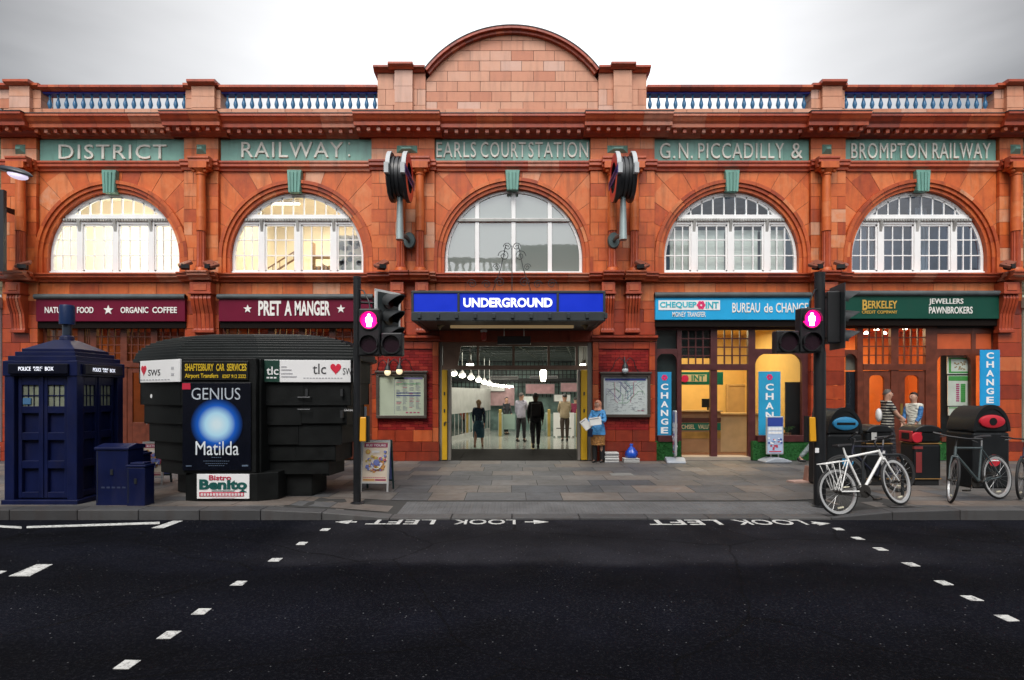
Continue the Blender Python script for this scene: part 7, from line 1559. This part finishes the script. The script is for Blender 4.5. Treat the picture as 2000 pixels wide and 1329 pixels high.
# two men talking outside the jewellers
m = bpy.data.materials.new('striped_knit'); m.use_nodes = True; n = m.node_tree.nodes; l = m.node_tree.links; MATS['striped'] = m
tc_ = n.new('ShaderNodeTexCoord'); sx_ = n.new('ShaderNodeSeparateXYZ'); l.new(tc_.outputs['Object'], sx_.inputs[0]); mo = n.new('ShaderNodeMath'); mo.operation = 'FRACT'; mu_ = n.new('ShaderNodeMath'); mu_.operation = 'MULTIPLY'; mu_.inputs[1].default_value = 14.5; l.new(sx_.outputs['Z'], mu_.inputs[0]); l.new(mu_.outputs[0], mo.inputs[0])
gt_ = n.new('ShaderNodeMath'); gt_.operation = 'GREATER_THAN'; gt_.inputs[1].default_value = .74; l.new(mo.outputs[0], gt_.inputs[0]); mxx = n.new('ShaderNodeMix'); mxx.data_type = 'RGBA'; mxx.inputs[6].default_value = (.018,.017,.02,1); mxx.inputs[7].default_value = (.5,.48,.4,1); l.new(gt_.outputs[0], mxx.inputs[0]); l.new(mxx.outputs[2], n['Principled BSDF'].inputs['Base Color']); n['Principled BSDF'].inputs['Roughness'].default_value = .8
yy = YG(909); t, J, up = person('man in black striped T-shirt reaching out to the man in white and blue', U(1733,yy), yy, math.radians(78), 1.88, ((10,4),(-8,8)), ((30,4,22),(-6,8,10)), m, mat('trousers_black', (.014,.014,.02), .7), HG, sleeve='half', turn=0, bulk=.03, slim=1.1)
q = MB(); c = up(Vector((.02,.17,1.16))); q.ball(tuple(c), (.12,.07,.17), 14, 10); q.obj('white_pack', mat('pack_white', (.7,.7,.7), .6), t, smooth=60)
yy = YG(906); t, J, up = person('man in white top with blue sleeves facing the striped shirt man', U(1785,yy), yy, math.radians(-66), 1.80, STAND, ((12,5,30),(16,5,34)), mat('top_white', (.6,.6,.52), .7, var=.2, scale=6), mat('jeans', (.03,.05,.1), .8), HB_, sleeve='cap', turn=-6, bulk=.015, slim=1.08)
q = [U for U in ()]
for s_ in (-1, 1): skinned('sleeve', [[(up(J['sh',s_]), .07), (up(J['elb',s_]), .058), (up(J['elb',s_]*.3+J['wri',s_]*.7), .046)]], mat('sleeve_blue', (.03,.14,.34), .7), t, 1)
yy = YG(908); person('person in pale grey trousers striding behind the right signal pole', U(1597,yy), yy, math.radians(80), 1.78, ((-26,14),(22,4)), ((8,2,10),(-8,2,10)), mat('coat_dark', (.02,.022,.03), .7), mat('trousers_pale', (.2,.24,.24), .8), HB_)

for nm, m_ in list(MATS.items()):      # folds and creases in cloth
    if nm.split('_')[0] in ('top', 'shirt', 'suit', 'jacket', 'coat', 'trousers', 'skirt', 'jeans', 'sleeve', 'scarf', 'striped'):
        n = m_.node_tree.nodes; l = m_.node_tree.links; t_ = n.new('ShaderNodeTexCoord'); mp_ = n.new('ShaderNodeMapping'); mp_.inputs['Scale'].default_value = (1, 1, 2.2); mp_.inputs['Rotation'].default_value = (.3, .5, 0); no = n.new('ShaderNodeTexNoise'); no.inputs['Scale'].default_value = 7; no.inputs['Detail'].default_value = 3; no.inputs['Distortion'].default_value = .8
        l.new(t_.outputs['Object'], mp_.inputs[0]); l.new(mp_.outputs[0], no.inputs[0]); bp = n.new('ShaderNodeBump'); bp.inputs['Strength'].default_value = 1; bp.inputs['Distance'].default_value = .05; l.new(no.outputs[0], bp.inputs['Height']); l.new(bp.outputs[0], n['Principled BSDF'].inputs['Normal'])
# ================================================================ street lamp, sign edge, neighbours
t = thing('street_lamp', 'street lamp head reaching in at the top left over the pavement', 'street lamp', (-8.6, -7.0, .05))
q = MB(); q.lathe([(.11,0),(.1,1.2),(.07,1.3),(.055,5.0)], (0,0,0), 16); q.obj('pole', IRON, t, smooth=40)
dL = 8.9; zL = V(345, dL-DF)-.05; xL = U(28, dL-DF)+8.6
q = MB(); q.tube([(0,0,4.8),(.1,-.02,zL+.06),(.4,-.06,zL+.10),(xL-.3,-.1,zL+.1)], .03, 8); q.obj('arm', IRON, t, smooth=50)
q = MB(); q.ball((0,0,0), (.27,.1,.075), 16, 10); q.X = None; q.v = [(xL+v[0], -.1+v[1], zL+.06+(v[2] if v[2] > 0 else v[2]*.3)-v[0]*.22) for v in q.v]; q.obj('lamp_head', mat('lamp_head_dark', (.015,.02,.03), .35), t, smooth=60)
q = MB(); q.ball((0,0,0), (.15,.075,.06), 14, 8); q.v = [(xL+.05+v[0], -.1+v[1], zL+.015+v[2]-v[0]*.22) for v in q.v]; q.obj('lens', mat('lamp_lens_lit', (.7,.65,.75), .3, emit=(.85,.75,1), est=.55), t, smooth=60)
q = MB(); y = -1.0; q.box(U(-40,y), U(10,y), y-.05, y+.05, V(530,y), V(372,y)); q.box(U(-30,y), U(-26,y), y, .1, V(400,y), V(390,y)); o = q.obj('projecting_sign', mat('sign_edge_black', (.012,.014,.02), .4)); tag(o, 'dark projecting sign cut off at the left picture edge', 'sign')
BRK = tonemat('stock_brick', [(0,(.07,.06,.04)),(.5,(.16,.135,.08)),(1,(.25,.21,.14))], rough=.8, streak=.3)
def neighbour(label, x0, x1, hgt, col):
    t = thing('brick_building', label, 'building'); q = MB(); a, b = (x1-1.6, x1) if x1 < 0 else (x0, x0+1.6)
    q.courses(a, b, 4.5, hgt, .02, .06, .08, .225, .5, .25, .004); q.box(x0, x1, .03, 9, 4.4, hgt-.01); q.obj('brick_wall', BRK, t)
    q = MB(); q.box(x0, x1, .05, 8.9, 0, 4.4); px_ = x1-.5 if x1 < 0 else x0; q.box(px_, px_+.5, -.12, .06, 0, 4.0); q.box(px_-.03, px_+.53, -.2, .06, 4.0, 4.3); q.box(px_-.02, px_+.52, -.16, .06, 0, .4); q.obj('painted_shopfront', mat('neighbour_paint_%d' % int(col[1]*100), col, .6, grime=.3), t, bevel=.02)
    q = MB(); q.box(x0-.05, x1+.05, -.1, 9, hgt, hgt+.25); q.obj('parapet', BRK, t)
    for k in range(2):
        wx = (x1-3.2-2.6*k) if x1 < 0 else x0+2.2+2.6*k; q = MB(); q.box(wx, wx+1.1, .0, .1, 5.2, 7.2); q.box(wx+.06, wx+1.04, -.01, .0, 5.26, 7.14, mi=1); q.obj('window', [WHITE, G_DARK], t)
neighbour('brick building with pale grey shop pier at the far left edge', -23, U(7)-.005, 8.5, (.5,.52,.52)); neighbour('brick building with pale green shop pier at the far right edge', U(1993)+.005, 23, 8.5, (.5,.54,.44))
# terrace across the road, mirrored in the middle window
t = thing('terrace_building', 'pale terrace with balustrade across the road mirrored in the middle arched window', 'building', (0, -24, 0))
q = MB(); q.box(-30, 30, -8, 0, 0, 9.7); q.box(-30, 30, .0, .35, 9.0, 9.4); q.box(-30, .7, -.3, .05, 10.55, 10.8); q.box(.7, 12, -6, .1, 9.7, 11.3); q.box(.5, 12.2, -6.1, .3, 11.3, 11.6); q.obj('wall', mat('stucco', (.26,.25,.23), .8, grime=.3), t)
q = MB(); [q.lathe([(.08,9.7),(.13,9.95),(.06,10.3),(.1,10.55)], (-29.8+.45*k,-.12,0), 8) for k in range(68)]; q.obj('balustrade', mat('stucco', (.26,.25,.23), .8), t)
for k in range(12):
    for z0, z1 in ((1.0,3.4),(4.6,6.8)):
        q = MB(); x0 = -28+4.9*k; q.box(x0, x0+1.5, .0, .06, z0, z1); q.box(x0+.1, x0+1.4, .06, .065, z0+.1, z1-.1, mi=1); q.obj('window', [WHITE, DARKI], t)
